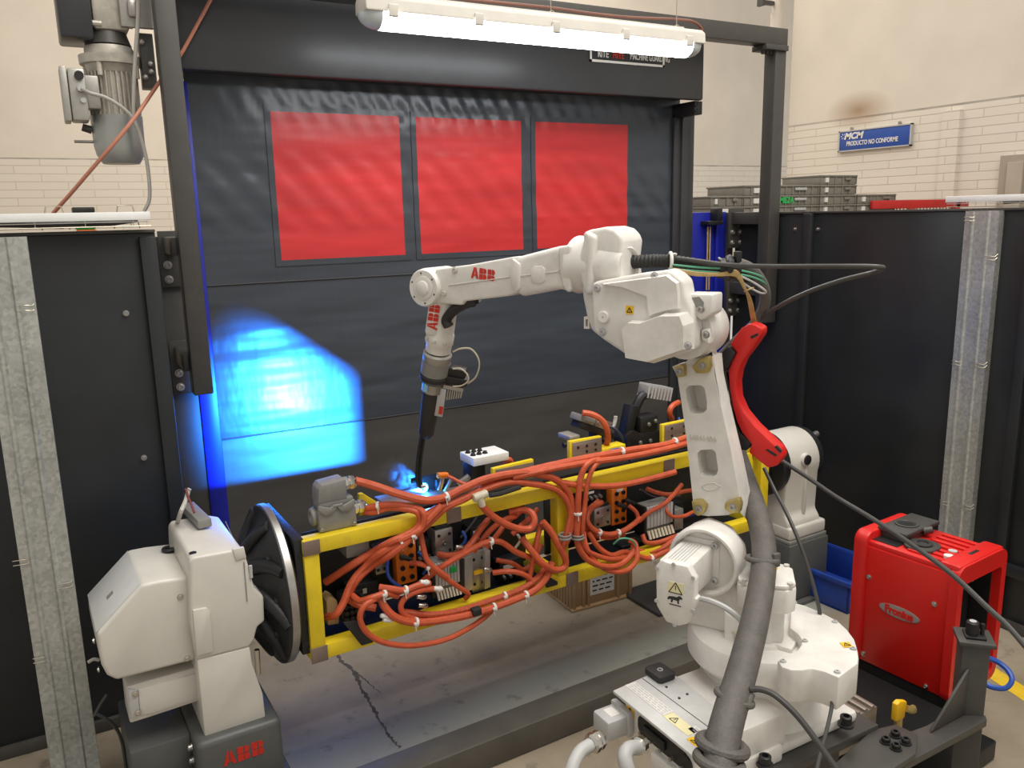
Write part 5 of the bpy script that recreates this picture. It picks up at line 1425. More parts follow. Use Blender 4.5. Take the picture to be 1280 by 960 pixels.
a = Pq(842, 664, -.17); o = MB().box(0, .06, 0, .06, 0, .10, .004).build('pneumatic_valve', m_graycon, None, Mp @ Matrix.Translation((a.x, -.17, a.z))); tag(o, 'grey valve head at the right end of the right manifold', 'valve')
# cluster of black push-in fittings, lower left
mb = MB(); q = Pq(430, 778, -.15)
t = thing('fitting_block', 'block of black push-in fittings in the lower left fixture corner', 'fittings', Mp @ Matrix.Translation(q))
MB().box(-.002, .085, .01, .06, -.005, .105, .004).build('body', m_black, t)
mb = MB()
for i in range(4):
    for k in range(4): mb.cyl((.010 + i * .021, .012, .010 + k * .025), (.010 + i * .021, -.012, .010 + k * .025), .009, n=10)
mb.build('fittings', m_rubber, t)
# dark clutter of valves behind the cables
random.seed(3)
for i, (px, py, w, h, lab) in enumerate(((600, 668, .09, .07, 'dark sensor module behind the looped cables, centre of left bay'), (640, 712, .12, .09, 'dark distribution module left of the middle post'), (792, 690, .13, .08, 'dark valve module low in the right bay'), (845, 640, .10, .09, 'dark module high in the right bay'), (455, 745, .12, .10, 'dark module above the black fittings'), (530, 690, .06, .10, 'dark module right of the left orange junction box'), (740, 618, .10, .05, 'dark lid under the top beam of the right bay'))):
    q = Pq(px, py, -.09)
    t = thing('sensor_module', lab, 'module', Mp @ Matrix.Translation(q))
    MB().box(-w / 2, w / 2, 0, .07, -h / 2, h / 2, .006).build('housing', m_castdark, t)
    mb = MB()
    for k in range(4): mb.cyl((-w / 2 + w * (k + .5) / 4, 0, -h * .2), (-w / 2 + w * (k + .5) / 4, -.02, -h * .25), .007, n=10)
    mb.build('port', m_steel, t)
    MB().box(-w * .35, w * .1, -.002, 0, h * .1, h * .3).build('label', m_paper, t)

# ------------------------------------------------------------------ pneumatic clamps on top
def zt_at(px, py, y): return Pq(px, py, y)
# white stop block with dark screws
YW = -.04
a = Pq(583, 575, YW); b_ = Pq(620, 582, YW)
Ms_ = Mp @ Matrix.Translation((a.x + .022, YW, zt))
t = thing('stop_block', 'white stop block with black screws on a dark post, left of the welded plates', 'block', Ms_)
hz = a.z - zt - .028
MB().box(.006, .07, .01, .09, .0, hz, .003).build('post', m_castdark, t)
MB().box(0, b_.x - a.x + .03, -.02, .10, hz, hz + .035, .003).build('top_block', m_whitemetal, t)
mb = MB()
for k in range(3): mb.bolt((.02 + k * .028, .02, hz + .035), (0, 0, 1), .009, .009); mb.bolt((.02 + k * .028, .065, hz + .035), (0, 0, 1), .009, .009)
mb.build('screw', m_black, t)
# weld clamp / added shade plate just right of the arc
# dark swivel clamp
def clamp(label, M, s=1.0, tilt=-.5):
    t = thing('swivel_clamp', label, 'clamp', M)
    MB().box(.0, .05, .0, .05, .04, .11 * s, .006).build('stem', m_castdark, t)
    R2 = Matrix.Rotation(tilt, 4, 'Y')
    R3 = Matrix.Translation((0, 0, .125 * s)) @ Matrix.Rotation(.42, 4, 'Y')
    MB().box(-.02, .06, -.02, .08, 0, .05 * s, .004).build('base', m_castdark, t)
    MB().box(-.10 * s, .11 * s, -.025 * s, .045 * s, -.03 * s, .0, .006, M=R3).build('arm', m_black, t)
    MB().box(-.115 * s, -.03 * s, -.03 * s, .05 * s, .0, .03 * s, .005, M=R3).box(-.10 * s, -.05 * s, -.034 * s, -.026 * s, .004, .018 * s, .003, M=R3).build('jaw', m_graycon, t)
    MB().box(-.02 * s, .075 * s, -.028 * s, .045 * s, .0, .042 * s, .005, M=R3).build('cylinder', m_brush, t)
    mb = MB()
    for k in (-.01, .06): mb.bolt((k * s, -.028 * s, .02 * s), (0, -1, 0), .006, .004)
    bm_obj = mb; bm_obj.bm.transform(R3); bm_obj.build('bolt', m_steel, t)
    MB().tube([R3 @ Vector(p) for p in ((.075 * s, 0, .02 * s), (.10 * s, 0, .03 * s), (.10 * s, 0, .06 * s), (.095 * s, 0, .075 * s))], .009, 8).build('fitting', m_lgray, t)
    return t
q = Pq(748, 548, -.02)
clamp('grey jawed swivel clamp with an orange hose above the drilled plate', Mp @ Matrix.Translation((q.x - .02, -.02, zt + .02)), 1.0)
q = Pq(706, 548, -.08); a = Pq(712, 546, -.08); 
o = MB().box(0, .055, 0, .09, -.022, 0, .003).build('rest_bar', m_alu, None, Mp @ Matrix.Translation((a.x, -.08, a.z))); tag(o, 'aluminium rest bar jutting out left of the drilled plate', 'bar')
o = MB().cyl((0, 0, 0), (-.02, 0, 0), .012, n=12).build('stud', m_black, None, Mp @ Matrix.Translation((a.x, -.06, a.z - .04))); tag(o, 'black stud end under the aluminium rest bar', 'stud')
# black toggle clamp cluster further right
q = Pq(805, 540, -.03)
t = thing('toggle_clamp', 'black toggle clamp with grey finned head behind the robot lower arm', 'clamp', Mp @ Matrix.Translation((q.x, -.03, zt)))
mb = MB().box(-.09, .10, .0, .10, .0, .075, .01).cyl((-.06, .0, .05), (-.06, .10, .05), .042, n=20).box(-.02, .09, .0, .08, .07, .15, .012)
mb.build('body', m_black, t)
mb = MB().box(-.11, -.06, .02, .08, .04, .19, .008, M=Matrix.Rotation(.25, 4, 'Y')); mb.build('jaw_arm', m_castdark, t)
mb = MB().tube([(-.02, .05, .15), (0, .05, .20), (.03, .05, .235), (.07, .05, .24)], .022, 10); mb.build('lever', m_black, t)
Rh = Matrix.Translation((.07, .03, .225)) @ Matrix.Rotation(.25, 4, 'Y')
MB().box(-.04, .13, .0, .07, .0, .06, .014, M=Rh).build('finned_head', m_graycon, t)
mb = MB()
for k in range(8): mb.box(-.03 + k * .02, -.022 + k * .02, -.004, .072, -.002, .063, M=Rh)
mb.build('fins', m_lgray, t)
mb = MB()
for p in ((-.02, 0, .03), (.04, 0, .03), (.03, 0, .11), (.07, 0, .12)): mb.bolt(p, (0, -1, 0), .008, .006)
mb.build('bolt', m_steel, t)
# parts around the arc
wl = Mp.inverted() @ WELD
t = thing('weld_clamp', 'small dark clamp with an added arc shading plate right beside the torch tip', 'clamp', Mp @ Matrix.Translation((wl.x + .05, wl.y + .02, zt)))
hz = wl.z - zt
MB().box(-.02, .14, .0, .05, .0, hz - .01, .004).build('base', m_castdark, t)
MB().box(.0, .05, -.01, .03, hz - .01, hz + .03, .004).build('finger', m_castdark, t)
# thin plate added behind the arc, shaped to cut its light patch
rel = lambda u, v: (u - .05, hz + v)
MB().prism([rel(*q) for q in ((.0042, -.05), (.0042, .0068), (-.0065, .0150), (-.022, .0225), (-.05, .030), (-.05, .05), (.10, .05), (.10, -.05))], 1, .01, .0125).build('arc_shade_plate', m_castdark, t)
mb = MB().cyl((.09, -.02, hz), (.13, -.04, hz + .03), .012, n=12).cyl((.03, -.02, hz - .02), (.06, -.03, hz + .035), .008, n=10); mb.build('rod', m_steel, t)
o = MB().box(-.18, .25, -.06, .075, -.012, .0, .002).build('workpiece', m_steel, None, Mp @ Matrix.Translation((wl.x, wl.y + .02, wl.z - .016))); tag(o, 'small steel workpiece under the welding arc', 'workpiece')
# small right-angle sensor
a = Pq(552, 603, -.10); b_ = Pq(553, 594, -.10)
t = thing('angle_sensor', 'small sensor with orange cap and bent silver body beside the arc', 'sensor', Mp @ Matrix.Translation(a))
MB().tube([(-.012, 0, -.03), (0, 0, 0), (.004, 0, .022)], .009, 10).build('body', m_chrome, t)
MB().lathe((-.006, 0, .03), (1, 0, -.15), [(.012, -.01), (.012, .03), (.009, .035)], 12).build('orange_cap', m_obox, t)
# ------------------------------------------------------------------ orange cables on the fixture
def cab(label, pts, r, m_=None, name='orange_cable', ties=(), group=None, corr=0, n=9, k=7):
    P = [Mp @ Pq(*p) for p in pts]
    if name == 'orange_cable': r *= 1.12
    o = MB().tube(P, r, n, k, corr=corr).build(name, m_ or m_orange, None)
    tag(o, label, 'cable', group)
    C = catmull(P, 7)
    for tt in ties:
        i = int(tt * (len(C) - 2)); d = C[i + 1] - C[i]
        mb = MB().lathe(C[i], d, [(r + .0035, -.005), (r + .0045, -.003), (r + .0045, .003), (r + .0035, .005)], 16)
        e = d.normalized().cross(W_).normalized()
        mb.box(-.005, .005, -.004, .004, -.006, .006, .001, M=frame(C[i] - W_ * (r + .006), d, W_))
        mb.tube([C[i] - W_ * (r + .006) + Vector((0, 0, -.004)), C[i] - W_ * (r + .004) + Vector((.003, 0, -.03))], .0022, 5)
        ob = mb.build('cable_tie', m_tie); ob.parent = o
    return o
f = -.27; g = -.25; h = -.20; bk = -.14
top = -.26
cab('thickest orange cable from the upper gland of the grey connector, sweeping right over the beam', [(444, 601, -.155), (456, 604, -.17), (470, 608, -.2), (500, 618, -.24), (530, 625, f), (555, 622, f), (580, 610, f), (610, 598, f), (650, 591, f), (680, 594, f), (700, 603, f), (711, 618, f), (716, 640, f), (712, 665, f), (706, 680, f)], .0135, ties=(.38,))
cab('orange cable arching over the top beam just below the thickest one', [(531, 645, f), (545, 636, f), (565, 629, f), (600, 614, f), (635, 603, f), (665, 605, f), (690, 610, f), (706, 622, f), (713, 642, f), (708, 668, f), (702, 690, f)], .0115)
cab('orange cable descending steeply left from the bundle crossing, ending near the left post', [(600, 612, f), (580, 624, f), (558, 634, f), (540, 650, f), (522, 666, f), (500, 679, f), (478, 690, g), (458, 706, h), (440, 728, h), (430, 752, -.21), (420, 768, -.21), (409, 771, -.16)], .0125, ties=(.45,))
cab('orange cable in the left bundle, upper, running down to the left fixture corner', [(530, 654, f), (512, 667, f), (490, 677, f), (466, 690, h), (445, 703, h), (425, 716, -.16), (407, 728, -.12)], .0125)
cab('orange cable in the left bundle, lower, with printed sheath', [(552, 632, -.285), (532, 653, -.285), (514, 672, -.285), (490, 692, -.27), (464, 708, h), (446, 725, h), (436, 745, -.19), (446, 755, -.19), (470, 760, -.22)], .0125, ties=(.25,))
cab('orange cable from the lower gland of the big connector to the bundle crossing', [(454, 636, -.155), (464, 634, -.175), (480, 631, -.2), (500, 631, -.23), (520, 635, -.26), (530, 642, -.29), (528, 658, -.29), (515, 668, -.29), (498, 676, -.28)], .0105, ties=(.2,))
cab('second orange cable from the lower gland, hidden lower', [(455, 640, -.155), (468, 640, -.18), (485, 635, -.2), (505, 636, -.24), (522, 641, -.27), (524, 655, -.27), (512, 668, -.27), (495, 682, -.26)], .0105)
cab('big bottom loop of orange cable hanging under the lower beam', [(486, 735, -.26), (470, 748, -.28), (456, 757, -.29), (450, 772, -.29), (458, 790, -.29), (480, 803, -.29), (515, 807, -.29), (555, 800, -.29), (585, 786, -.29), (604, 773, -.28), (614, 764, -.27)], .0095, ties=(.05,))
cab('thick orange bundle cable along the lower beam, front', [(474, 745, -.26), (482, 760, -.28), (495, 772, -.29), (520, 778, -.29), (560, 774, -.29), (600, 765, -.29), (640, 751, -.29), (668, 738, -.28), (684, 720, -.27), (690, 703, -.25)], .013, ties=(.35, .62, .75))
cab('ribbed orange cable along the lower beam, behind the front bundle', [(505, 765, -.26), (540, 768, -.275), (575, 763, -.275), (615, 750, -.275), (650, 737, -.27), (672, 722, -.26), (684, 706, -.23)], .011, m_orange2, ties=(.6,))
cab('orange loop above the lower beam around the pale fittings', [(544, 736, -.27), (525, 738, -.28), (508, 746, -.28), (501, 758, -.28), (506, 769, -.28), (520, 773, -.27), (545, 770, -.25)], .010)
cab('orange cable from the small loop to the left, tied', [(497, 745, -.27), (483, 742, -.28), (465, 747, -.28), (450, 751, -.25), (440, 744, -.2)], .0105, ties=(.3,))
cab('short orange cable ending in white plug above the lower loop', [(537, 729, -.27), (522, 732, -.28), (505, 738, -.28), (488, 736, -.28), (474, 734, -.26)], .011, ties=(.5,))
cab('orange cable from the junction box plug diagonal to the lower manifold', [(513, 704, -.19), (525, 705, -.23), (540, 711, -.25), (556, 722, -.25), (572, 733, -.25), (585, 742, -.24), (582, 748, -.22)], .009, ties=(.3,))
cab('vertical orange cable right of the left junction box', [(526, 668, -.22), (529, 684, -.24), (534, 700, -.25), (546, 712, -.26), (560, 722, -.26)], .0095)
cab('long diagonal orange cable across the left bay', [(520, 733, -.17), (550, 710, -.23), (580, 692, -.24), (605, 679, -.25), (625, 677, -.25), (645, 690, -.25), (665, 698, -.24), (680, 708, -.22)], .0105, ties=(.5,))
cab('orange cable rising from the steel block to the top beam', [(548, 693, -.16), (562, 695, -.2), (577, 690, -.22), (590, 678, -.22), (600, 662, -.2), (610, 650, -.16)], .0115)
cab('orange cable parallel to the rising one, further right', [(592, 690, -.2), (603, 674, -.21), (616, 660, -.22), (630, 650, -.22), (645, 645, -.2)], .010)
cab('hooked orange cable hanging from the beige tee under the top beam', [(601, 630, f), (612, 642, f), (630, 654, f), (648, 661, f), (662, 661, f), (668, 652, f), (664, 641, -.25), (652, 637, -.22), (636, 640, -.2)], .0125)
cab('orange cable coming out of the bundle towards the top centre', [(671, 637, -.16), (662, 648, -.2), (650, 658, -.22), (640, 668, -.22)], .010)
cab('thick orange cable looping at the middle post, upper limb', [(652, 672, -.23), (664, 688, -.26), (678, 704, -.28), (692, 712, -.28), (704, 710, -.28), (707, 700, -.28), (697, 680, -.28), (688, 664, -.27), (678, 652, -.26)], .0125)
cab('orange cable crossing low in front of the middle post', [(616, 716, -.22), (635, 714, -.25), (652, 717, -.26), (665, 726, -.26), (663, 737, -.25)], .0095)
cab('orange cable dropping beside the middle post', [(676, 655, -.24), (672, 672, -.25), (668, 690, -.25), (664, 712, -.25), (660, 730, -.25)], .010)
cab('dark orange cable hidden behind the middle of the left bay', [(580, 700, -.12), (605, 688, -.12), (622, 668, -.12), (634, 652, -.1), (650, 640, -.1)], .010)
cab('short orange cable behind the silver valve block', [(620, 700, -.14), (640, 704, -.17), (655, 712, -.18), (668, 700, -.18), (676, 680, -.17)], .009)
# top bundle going right
cab('orange cable along the top beam to the right, upper of the pair', [(600, 606, -.24), (650, 591, -.25), (700, 579, -.26), (745, 570, -.26), (790, 562, -.26), (830, 556, -.26), (860, 546, -.25), (885, 538, -.22)], .0125, ties=(.55, .8))
cab('orange cable along the top beam to the right, lower of the pair', [(640, 597, -.27), (690, 586, -.28), (735, 578, -.28), (780, 572, -.28), (830, 562, -.28), (862, 553, -.26), (890, 545, -.22)], .0115)
cab('orange cable bending down beside the middle post, left of the pair', [(748, 574, f), (734, 580, -.29), (726, 596, -.29), (723, 620, -.29), (722, 650, -.29), (721, 670, -.29), (724, 685, -.29), (735, 700, -.29), (755, 708, -.29), (775, 706, -.28), (790, 692, -.26), (795, 680, -.24)], .0115, ties=(.35,))
cab('orange cable bending down beside the middle post, right of the pair', [(752, 576, f), (742, 584, -.29), (734, 605, -.29), (731, 630, -.29), (728, 660, -.29), (730, 684, -.285), (745, 694, -.28), (765, 699, -.27), (785, 696, -.25)], .0095)
cab('straight orange cable end poking out under the top beam on the right', [(700, 603, -.27), (730, 607, -.28), (770, 607, -.28), (810, 599, -.28), (844, 590, -.28)], .0115)
cab('orange cable circling the steel cube in the right bay', [(752, 628, -.17), (738, 637, -.2), (734, 650, -.22), (742, 662, -.23), (760, 668, -.23), (778, 664, -.23), (792, 655, -.22), (800, 648, -.2)], .0105, ties=(.5, .7))
cab('second orange cable circling the steel cube, slightly lower', [(748, 626, -.16), (734, 640, -.19), (731, 656, -.2), (742, 668, -.21), (760, 672, -.21), (780, 668, -.2)], .0095)
cab('big outer orange loop low in the right bay', [(729, 665, -.24), (733, 684, -.27), (745, 703, -.28), (765, 714, -.285), (785, 712, -.285), (796, 698, -.28), (794, 680, -.25), (786, 675, -.23)], .0105)
cab('inner orange loop low in the right bay', [(735, 665, -.22), (748, 684, -.24), (764, 694, -.25), (780, 690, -.24), (795, 694, -.24), (812, 698, -.24), (830, 690, -.24), (850, 682, -.22)], .0105, ties=(.75,))
cab('orange cable to the robot side of the right bay, lower', [(790, 682, -.2), (805, 690, -.22), (825, 686, -.23), (845, 674, -.23), (868, 668, -.2)], .0105)
cab('orange cable to the robot side of the right bay, topmost', [(803, 668, -.2), (808, 678, -.22), (822, 678, -.22), (840, 672, -.22), (862, 664, -.2)], .0095)
cab('orange cable rising diagonally to the top right of the right bay', [(798, 652, -.18), (812, 640, -.2), (830, 630, -.2), (842, 618, -.18), (852, 606, -.14)], .0095)
cab('ribbed orange cable high in the right bay', [(808, 611, -.14), (822, 616, -.16), (838, 618, -.17), (856, 614, -.16), (872, 612, -.14)], .009, m_orange2)
cab('short curved orange cable beside the right valve head', [(832, 630, -.18), (834, 640, -.2), (842, 646, -.21), (855, 645, -.2), (866, 640, -.18)], .008)
cab('short orange cable from the right junction box to the cube', [(786, 632, -.17), (795, 640, -.19), (799, 652, -.2)], .0085)
cab('orange hose over the swivel clamp', [(728, 516, -.06), (740, 518, -.08), (752, 525, -.10), (758, 535, -.11), (760, 548, -.10), (757, 558, -.06)], .012)
cab('orange hose end beside the toggle clamp head', [(848, 503, -.03), (840, 508, -.06), (837, 516, -.06), (840, 524, -.03)], .012)
cab('thin orange lead beside the arc sensor', [(557, 594, -.10), (566, 598, -.12), (578, 604, -.14), (592, 606, -.16)], .006)
cab('orange stub behind the white stop block', [(628, 582, -.02), (633, 575, -.03), (638, 576, -.03), (640, 584, -.02)], .011)
# tees, bands
q = Pq(600, 622, -.285)
t = thing('cable_tee', 'beige rubber tee joining the orange cables on the top beam', 'cable tee', Mp @ Matrix.Translation(q))
MB().cyl((-.03, 0, .003), (.03, 0, .012), .017, n=16, ch=.003).build('sleeve', m_cream, t)
MB().cyl((0, 0, .0), (.008, -.004, -.035), .016, .012, n=16).build('branch', m_cream, t)
q = Pq(627, 616, -.283); o = MB().tube([Mp @ Pq(612, 619, -.283), Mp @ Pq(625, 617, -.283), Mp @ Pq(650, 609, -.28)], .010, 8).build('taped_cable', m_rubber); tag(o, 'black taped cable piece right of the beige tee', 'cable')
for px, lab in ((706, 'grey hose band on the cables, left of the pair at the middle post'), (722, 'grey hose band on the cables, right of the pair at the middle post')):
    q = Pq(px, 672, -.285); o = MB().torus(Mp @ q, (0, 0, 1), .024, .0055, 24, 8).torus(Mp @ (q + Vector((0, 0, .012))), (0, 0, 1), .023, .004, 24, 8).build('hose_band', m_graycon); tag(o, lab, 'hose band')
for lab, pts, r in (('blue air hose behind the left orange junction box', [(486, 690, -.1), (484, 712, -.12), (488, 724, -.14), (500, 734, -.16), (508, 740, -.16)], .007),
                    ('blue air hose arching by the drilled plate', [(754, 573, -.12), (764, 564, -.13), (776, 562, -.13), (784, 568, -.12), (788, 576, -.1)], .008),
                    ('blue air hose in the upper left bay', [(570, 686, -.14), (579, 680, -.16), (582, 672, -.16), (578, 664, -.14)], .006),
                    ('blue air hose right of the toggle clamp', [(848, 522, -.05), (851, 532, -.07), (849, 545, -.07), (851, 556, -.05)], .007),
                    ('blue air hose beside the small dark module', [(522, 690, -.13), (530, 697, -.15), (534, 708, -.15), (529, 718, -.14)], .006)):
    cab(lab, pts, r, m_bluehose, 'air_hose')
for lab, pts in (('dark blue lead from the swivel clamp fitting', [(762, 533, -.05), (770, 537, -.07), (777, 546, -.08), (780, 558, -.07)]), ):
    cab(lab, pts, .006, mat('navy_lead', (.02, .025, .06), .5), 'lead')
cab('green and yellow earth wire low in the right bay', [(767, 680, -.25), (774, 674, -.27), (783, 673, -.28), (791, 676, -.28), (795, 682, -.27)], .0042, m_greenc, 'earth_wire')
for i, (pts, lab) in enumerate(([[(600, 640, -.1), (590, 655, -.1), (576, 672, -.1)], 'black lead high in the left bay'], [[(800, 612, -.1), (820, 622, -.1), (850, 620, -.1)], 'black lead high in the right bay'], [[(640, 690, -.15), (650, 676, -.17), (647, 668, -.17)], 'white lead near the middle of the left bay'])):
    cab(lab, pts, .0055, m_cable if i < 2 else m_tie, 'lead')
for px, py, lab in ((531, 728, 'white plug on the short cable above the lower loop'), (548, 736, 'pale plug left of the valve manifold'), (482, 770, 'white clip low in the left bay, upper'), (485, 775, 'white clip low in the left bay, lower'), (527, 746, 'silver plug above the lower beam, upper'), (529, 757, 'silver plug above the lower beam, lower'), (610, 712, 'silver elbow fitting on the valve block'), (575, 684, 'silver fitting by the upper blue hose')):
    q = Mp @ Pq(px, py, -.28 if py > 720 else -.22)
    o = MB().lathe(q, Mp.to_3x3() @ Vector((1, 0, -.35)), [(.007, -.02), (.009, -.015), (.009, 0), (.011, .001), (.011, .010), (.006, .018)], 12).build('plug', m_tie if 'white' in lab or 'pale' in lab else m_chrome); tag(o, lab, 'plug')
o = MB().box(-.018, .018, -.016, .016, -.014, .014, .004, M=Mp @ Matrix.Translation(Pq(595, 764, -.30))).build('tape_wrap', m_rubber); tag(o, 'black tape wrap on the lower cable bundle', 'tape')
# ------------------------------------------------------------------ beige slatted crate under the fixture
A = on(I4, 2, 0, 715.5, 766); B = on(I4, 2, 0, 792, 745); Cc = on(I4, 2, 0, 686, 739.7)
xd = (B - A).normalized(); L1 = (B - A).length; L2 = (Cc - A).length
Mx = frame((A.x, A.y, 0), xd)
t = thing('slatted_crate', 'beige slatted crate with a white label under the yellow fixture', 'crate', Mx)
hh = .26
MB().box(0, L1, .0, L2, 0, .02, .004).box(.01, L1 - .01, .008, L2 - .01, .02, hh - .02, .004).build('body', m_beigecrate, t)
MB().box(-.008, L1 + .008, -.008, L2 + .008, hh - .025, hh, .005).box(-.006, L1 + .006, -.006, L2 + .006, 0, .016, .004).build('rim', m_beigecrate, t)
mb = MB()
for k in range(9): y = .02 + k * (L2 - .04) / 8; mb.box(-.004, .012, y - .010, y + .010, .01, hh - .02, .002)
for x in (.012, .07, .10, L1 - .10, L1 - .02): mb.box(x - .008, x + .008, -.004, .010, .01, hh - .02, .002)
mb.build('slat', m_beigecrate, t)
a = on(Mx, 1, -.004, 738, 745); b_ = on(Mx, 1, -.004, 768, 718)
o = MB().box(a.x, b_.x, -.0015, .008, a.z, b_.z + .012).build('label', m_paper, t)
mb = MB(); random.seed(5)
for k in range(4):
    z = a.z + .02 + k * .026
    x = a.x + .015
    while x < b_.x - .03: q = random.uniform(.012, .035); mb.box(x, min(x + q, b_.x - .01), -.003, -.0014, z, z + .008); x += q + .012
mb.build('print', m_ink, o)

# ------------------------------------------------------------------ blue crate in the right corner
A = on(I4, 2, 0, 1030, 770); 
Mk = frame((3.42, 2.60, 0), (.25, .97, 0))
t = thing('blue_crate', 'open dark blue plastic crate on the floor behind the tailstock', 'crate', frame((3.36, 2.60, 0), (1, .1, 0)))
w_, d_, h_ = .36, .52, .17; th = .012
MB().box(0, w_, 0, th, 0, h_, .003).box(0, w_, d_ - th, d_, 0, h_, .003).box(0, th, 0, d_, 0, h_, .003).box(w_ - th, w_, 0, d_, 0, h_, .003).box(0, w_, 0, d_, 0, .012).build('walls', m_bluec, t)
mb = MB()
for (a, b_, c, e) in ((-.015, w_ + .015, -.015, .008), (-.015, w_ + .015, d_ - .008, d_ + .015), (-.015, .008, 0, d_), (w_ - .008, w_ + .015, 0, d_)): mb.box(a, b_, c, e, h_ - .02, h_ + .006, .004)
for k in range(7): mb.box(.02 + k * .05, .03 + k * .05, -.014, 0, h_ - .07, h_ - .02)
mb.build('rim', m_bluec, t)

# ------------------------------------------------------------------ red welding power source on a black cart
ZW = .35
A = on(I4, 2, ZW, 1066, 819); B = on(I4, 2, ZW, 1177, 871)
yd = (A - B).normalized(); Lw = (A - B).length
Mw_ = frame((B.x, B.y, 0), (yd.y, -yd.x, 0))          # x to the right (+X), y back along the logo side
t = pw = thing('welding_power_source', 'red welding power source with a silver oval badge on a black cooling unit', 'welder', Mw_)
Wd = .30; Hb, Ht = ZW, ZW + .49
q = on(Mw_, 0, 0, 1083, 678); q2 = on(Mw_, 0, 0, 1197, 727)
Ht = (q.z + q2.z) / 2 + .005
SH = Ht
# side sheet (logo side, local x = 0 plane), y from 0 to Lw
MB().box(-.004, .012, .0, Lw, ZW, SH, .004).build('side_sheet', m_redm, t)
MB().box(Wd - .012, Wd + .004, .0, Lw, ZW, SH, .004).build('side_sheet', m_redm, t)
MB().box(.012, Wd - .012, .10, Lw - .02, ZW + .01, SH, .003).build('inner_body', m_black, t)
# moulded front and rear frames (rounded red plastic)
def mould(y0, y1, up, name, open_):
    ol = rrect(Wd / 2, (ZW + SH + up) / 2 - .004, Wd + .03, SH + up - ZW + .02, .04, 5)
    if open_:
        il = rrect(Wd / 2, (ZW + SH) / 2 - .01, Wd - .035, SH - ZW - .05, .018, 3)
        return MB().holed(ol, [il], 1, y0, .002).build(name, m_red, t)
    return MB().prism(ol, 1, y0, y1, .01).build(name, m_red, t)
mould(-.03, .05, .024, 'front_frame', True)
MB().box(.012, .022, .002, .10, ZW + .02, SH - .01).box(Wd - .022, Wd - .012, .002, .10, ZW + .02, SH - .01).box(.012, Wd - .012, .002, .10, SH - .03, SH - .015).box(.012, Wd - .012, .002, .10, ZW + .015, ZW + .025).build('recess_liner', m_black, t)
mould(Lw - .035, Lw + .02, .045, 'rear_frame', False)
# ridged top
mb = MB().box(.0, Wd, .02, Lw - .02, SH - .01, SH + .02, .008)
for k in range(7): x = .035 + k * (Wd - .07) / 6; mb.box(x - .011, x + .011, .05, Lw * .52, SH + .018, SH + .028, .004)
mb.box(-.004, Wd + .004, -.025, .05, SH + .0, SH + .036, .014)
mb.build('top_cover', m_red, t)
MB().box(Wd * .42, Wd * .62, .005, .02, SH + .030, SH + .0375, .003).build('slot', m_black, t)
# dark handle plates with holes
q = on(Mw_, 2, SH + .06, 1150, 657)
mb = MB().box(Wd * .22, Wd * .98, Lw * .60, Lw * .93, SH + .045, SH + .06, .004)
mb.box(Wd * .25, Wd * .9, Lw * .63, Lw * .90, SH + .02, SH + .045, .003)
o = mb.build('mounting_plate', m_dark, t)
MB().lathe((Wd * .55, Lw * .77, SH + .06), (0, 0, 1), [(.042, 0), (.042, .004), (.034, .005), (.031, .001)], 28).build('pivot_ring', m_dark, o)
MB().cyl((Wd * .55, Lw * .77, SH + .0602), (Wd * .55, Lw * .77, SH + .0612), .031, n=24).build('pivot_hole', m_black, o)
mb = MB().prism(rrect(Wd * .30, Lw * .46, .12, .11, .045, 6), 2, SH + .02, SH + .034, .004); o = mb.build('swivel_base', m_dark, t)
MB().lathe((Wd * .30, Lw * .46, SH + .034), (0, 0, 1), [(.034, 0), (.034, .006), (.020, .008), (.018, .002)], 24).build('swivel_ring', m_rubber, o)
MB().box(.02, .085, Lw * .62, Lw * .9, SH + .019, SH + .022).build('dark_recess', m_black, t)
MB().cyl((Wd * .24, Lw * .16, SH + .02), (Wd * .24, Lw * .16, SH + .032), .016, n=16).build('top_sticker', m_paper, t)
MB().cyl((Wd * .42, Lw * .2, SH + .02), (Wd * .42, Lw * .2, SH + .031), .015, n=16).build('top_sticker', m_lgray, t)
MB().cyl((Wd * .62, Lw * .62, SH + .045), (Wd * .70, Lw * .56, SH + .05), .014, n=14).build('socket', m_dark, t)
# badge
c = on(Mw_, 0, -.004, 1124, 766); 
Mbg = Matrix(((0, 0, -1, -.004), (-1, 0, 0, c.y), (0, 1, 0, c.z), (0, 0, 0, 1)))
qa = on(Mw_, 0, -.004, 1099, 757); qb = on(Mw_, 0, -.004, 1150, 778); bw = abs(qa.y - qb.y) / 2
ov = lambda a, b_: [(a * math.cos(2 * PI * k / 36), b_ * math.sin(2 * PI * k / 36)) for k in range(36)]
o = MB().prism(ov(bw, bw * .30), 2, 0, .003, .001, M=Mbg).build('badge', m_graycon, t)
MB().prism(ov(bw * .95, bw * .27), 2, .003, .0035, M=Mbg).build('badge_face', mat('badge_silver', (.36, .33, .30), .45, metal=.3), o)
lettering('Fronius', bw * .52, Mbg @ Matrix.Translation((0, 0, .0037)), m_red, o, bold=.0022, sx=.88)
mb = MB()
for p in ((1086, 721), (1168, 755), (1079, 817), (1157, 858)):
    q = on(Mw_, 0, -.004, *p); mb.bolt((-.004, q.y, q.z), (-1, 0, 0), .0075, .005)
mb.build('side_screw', m_chrome, t)
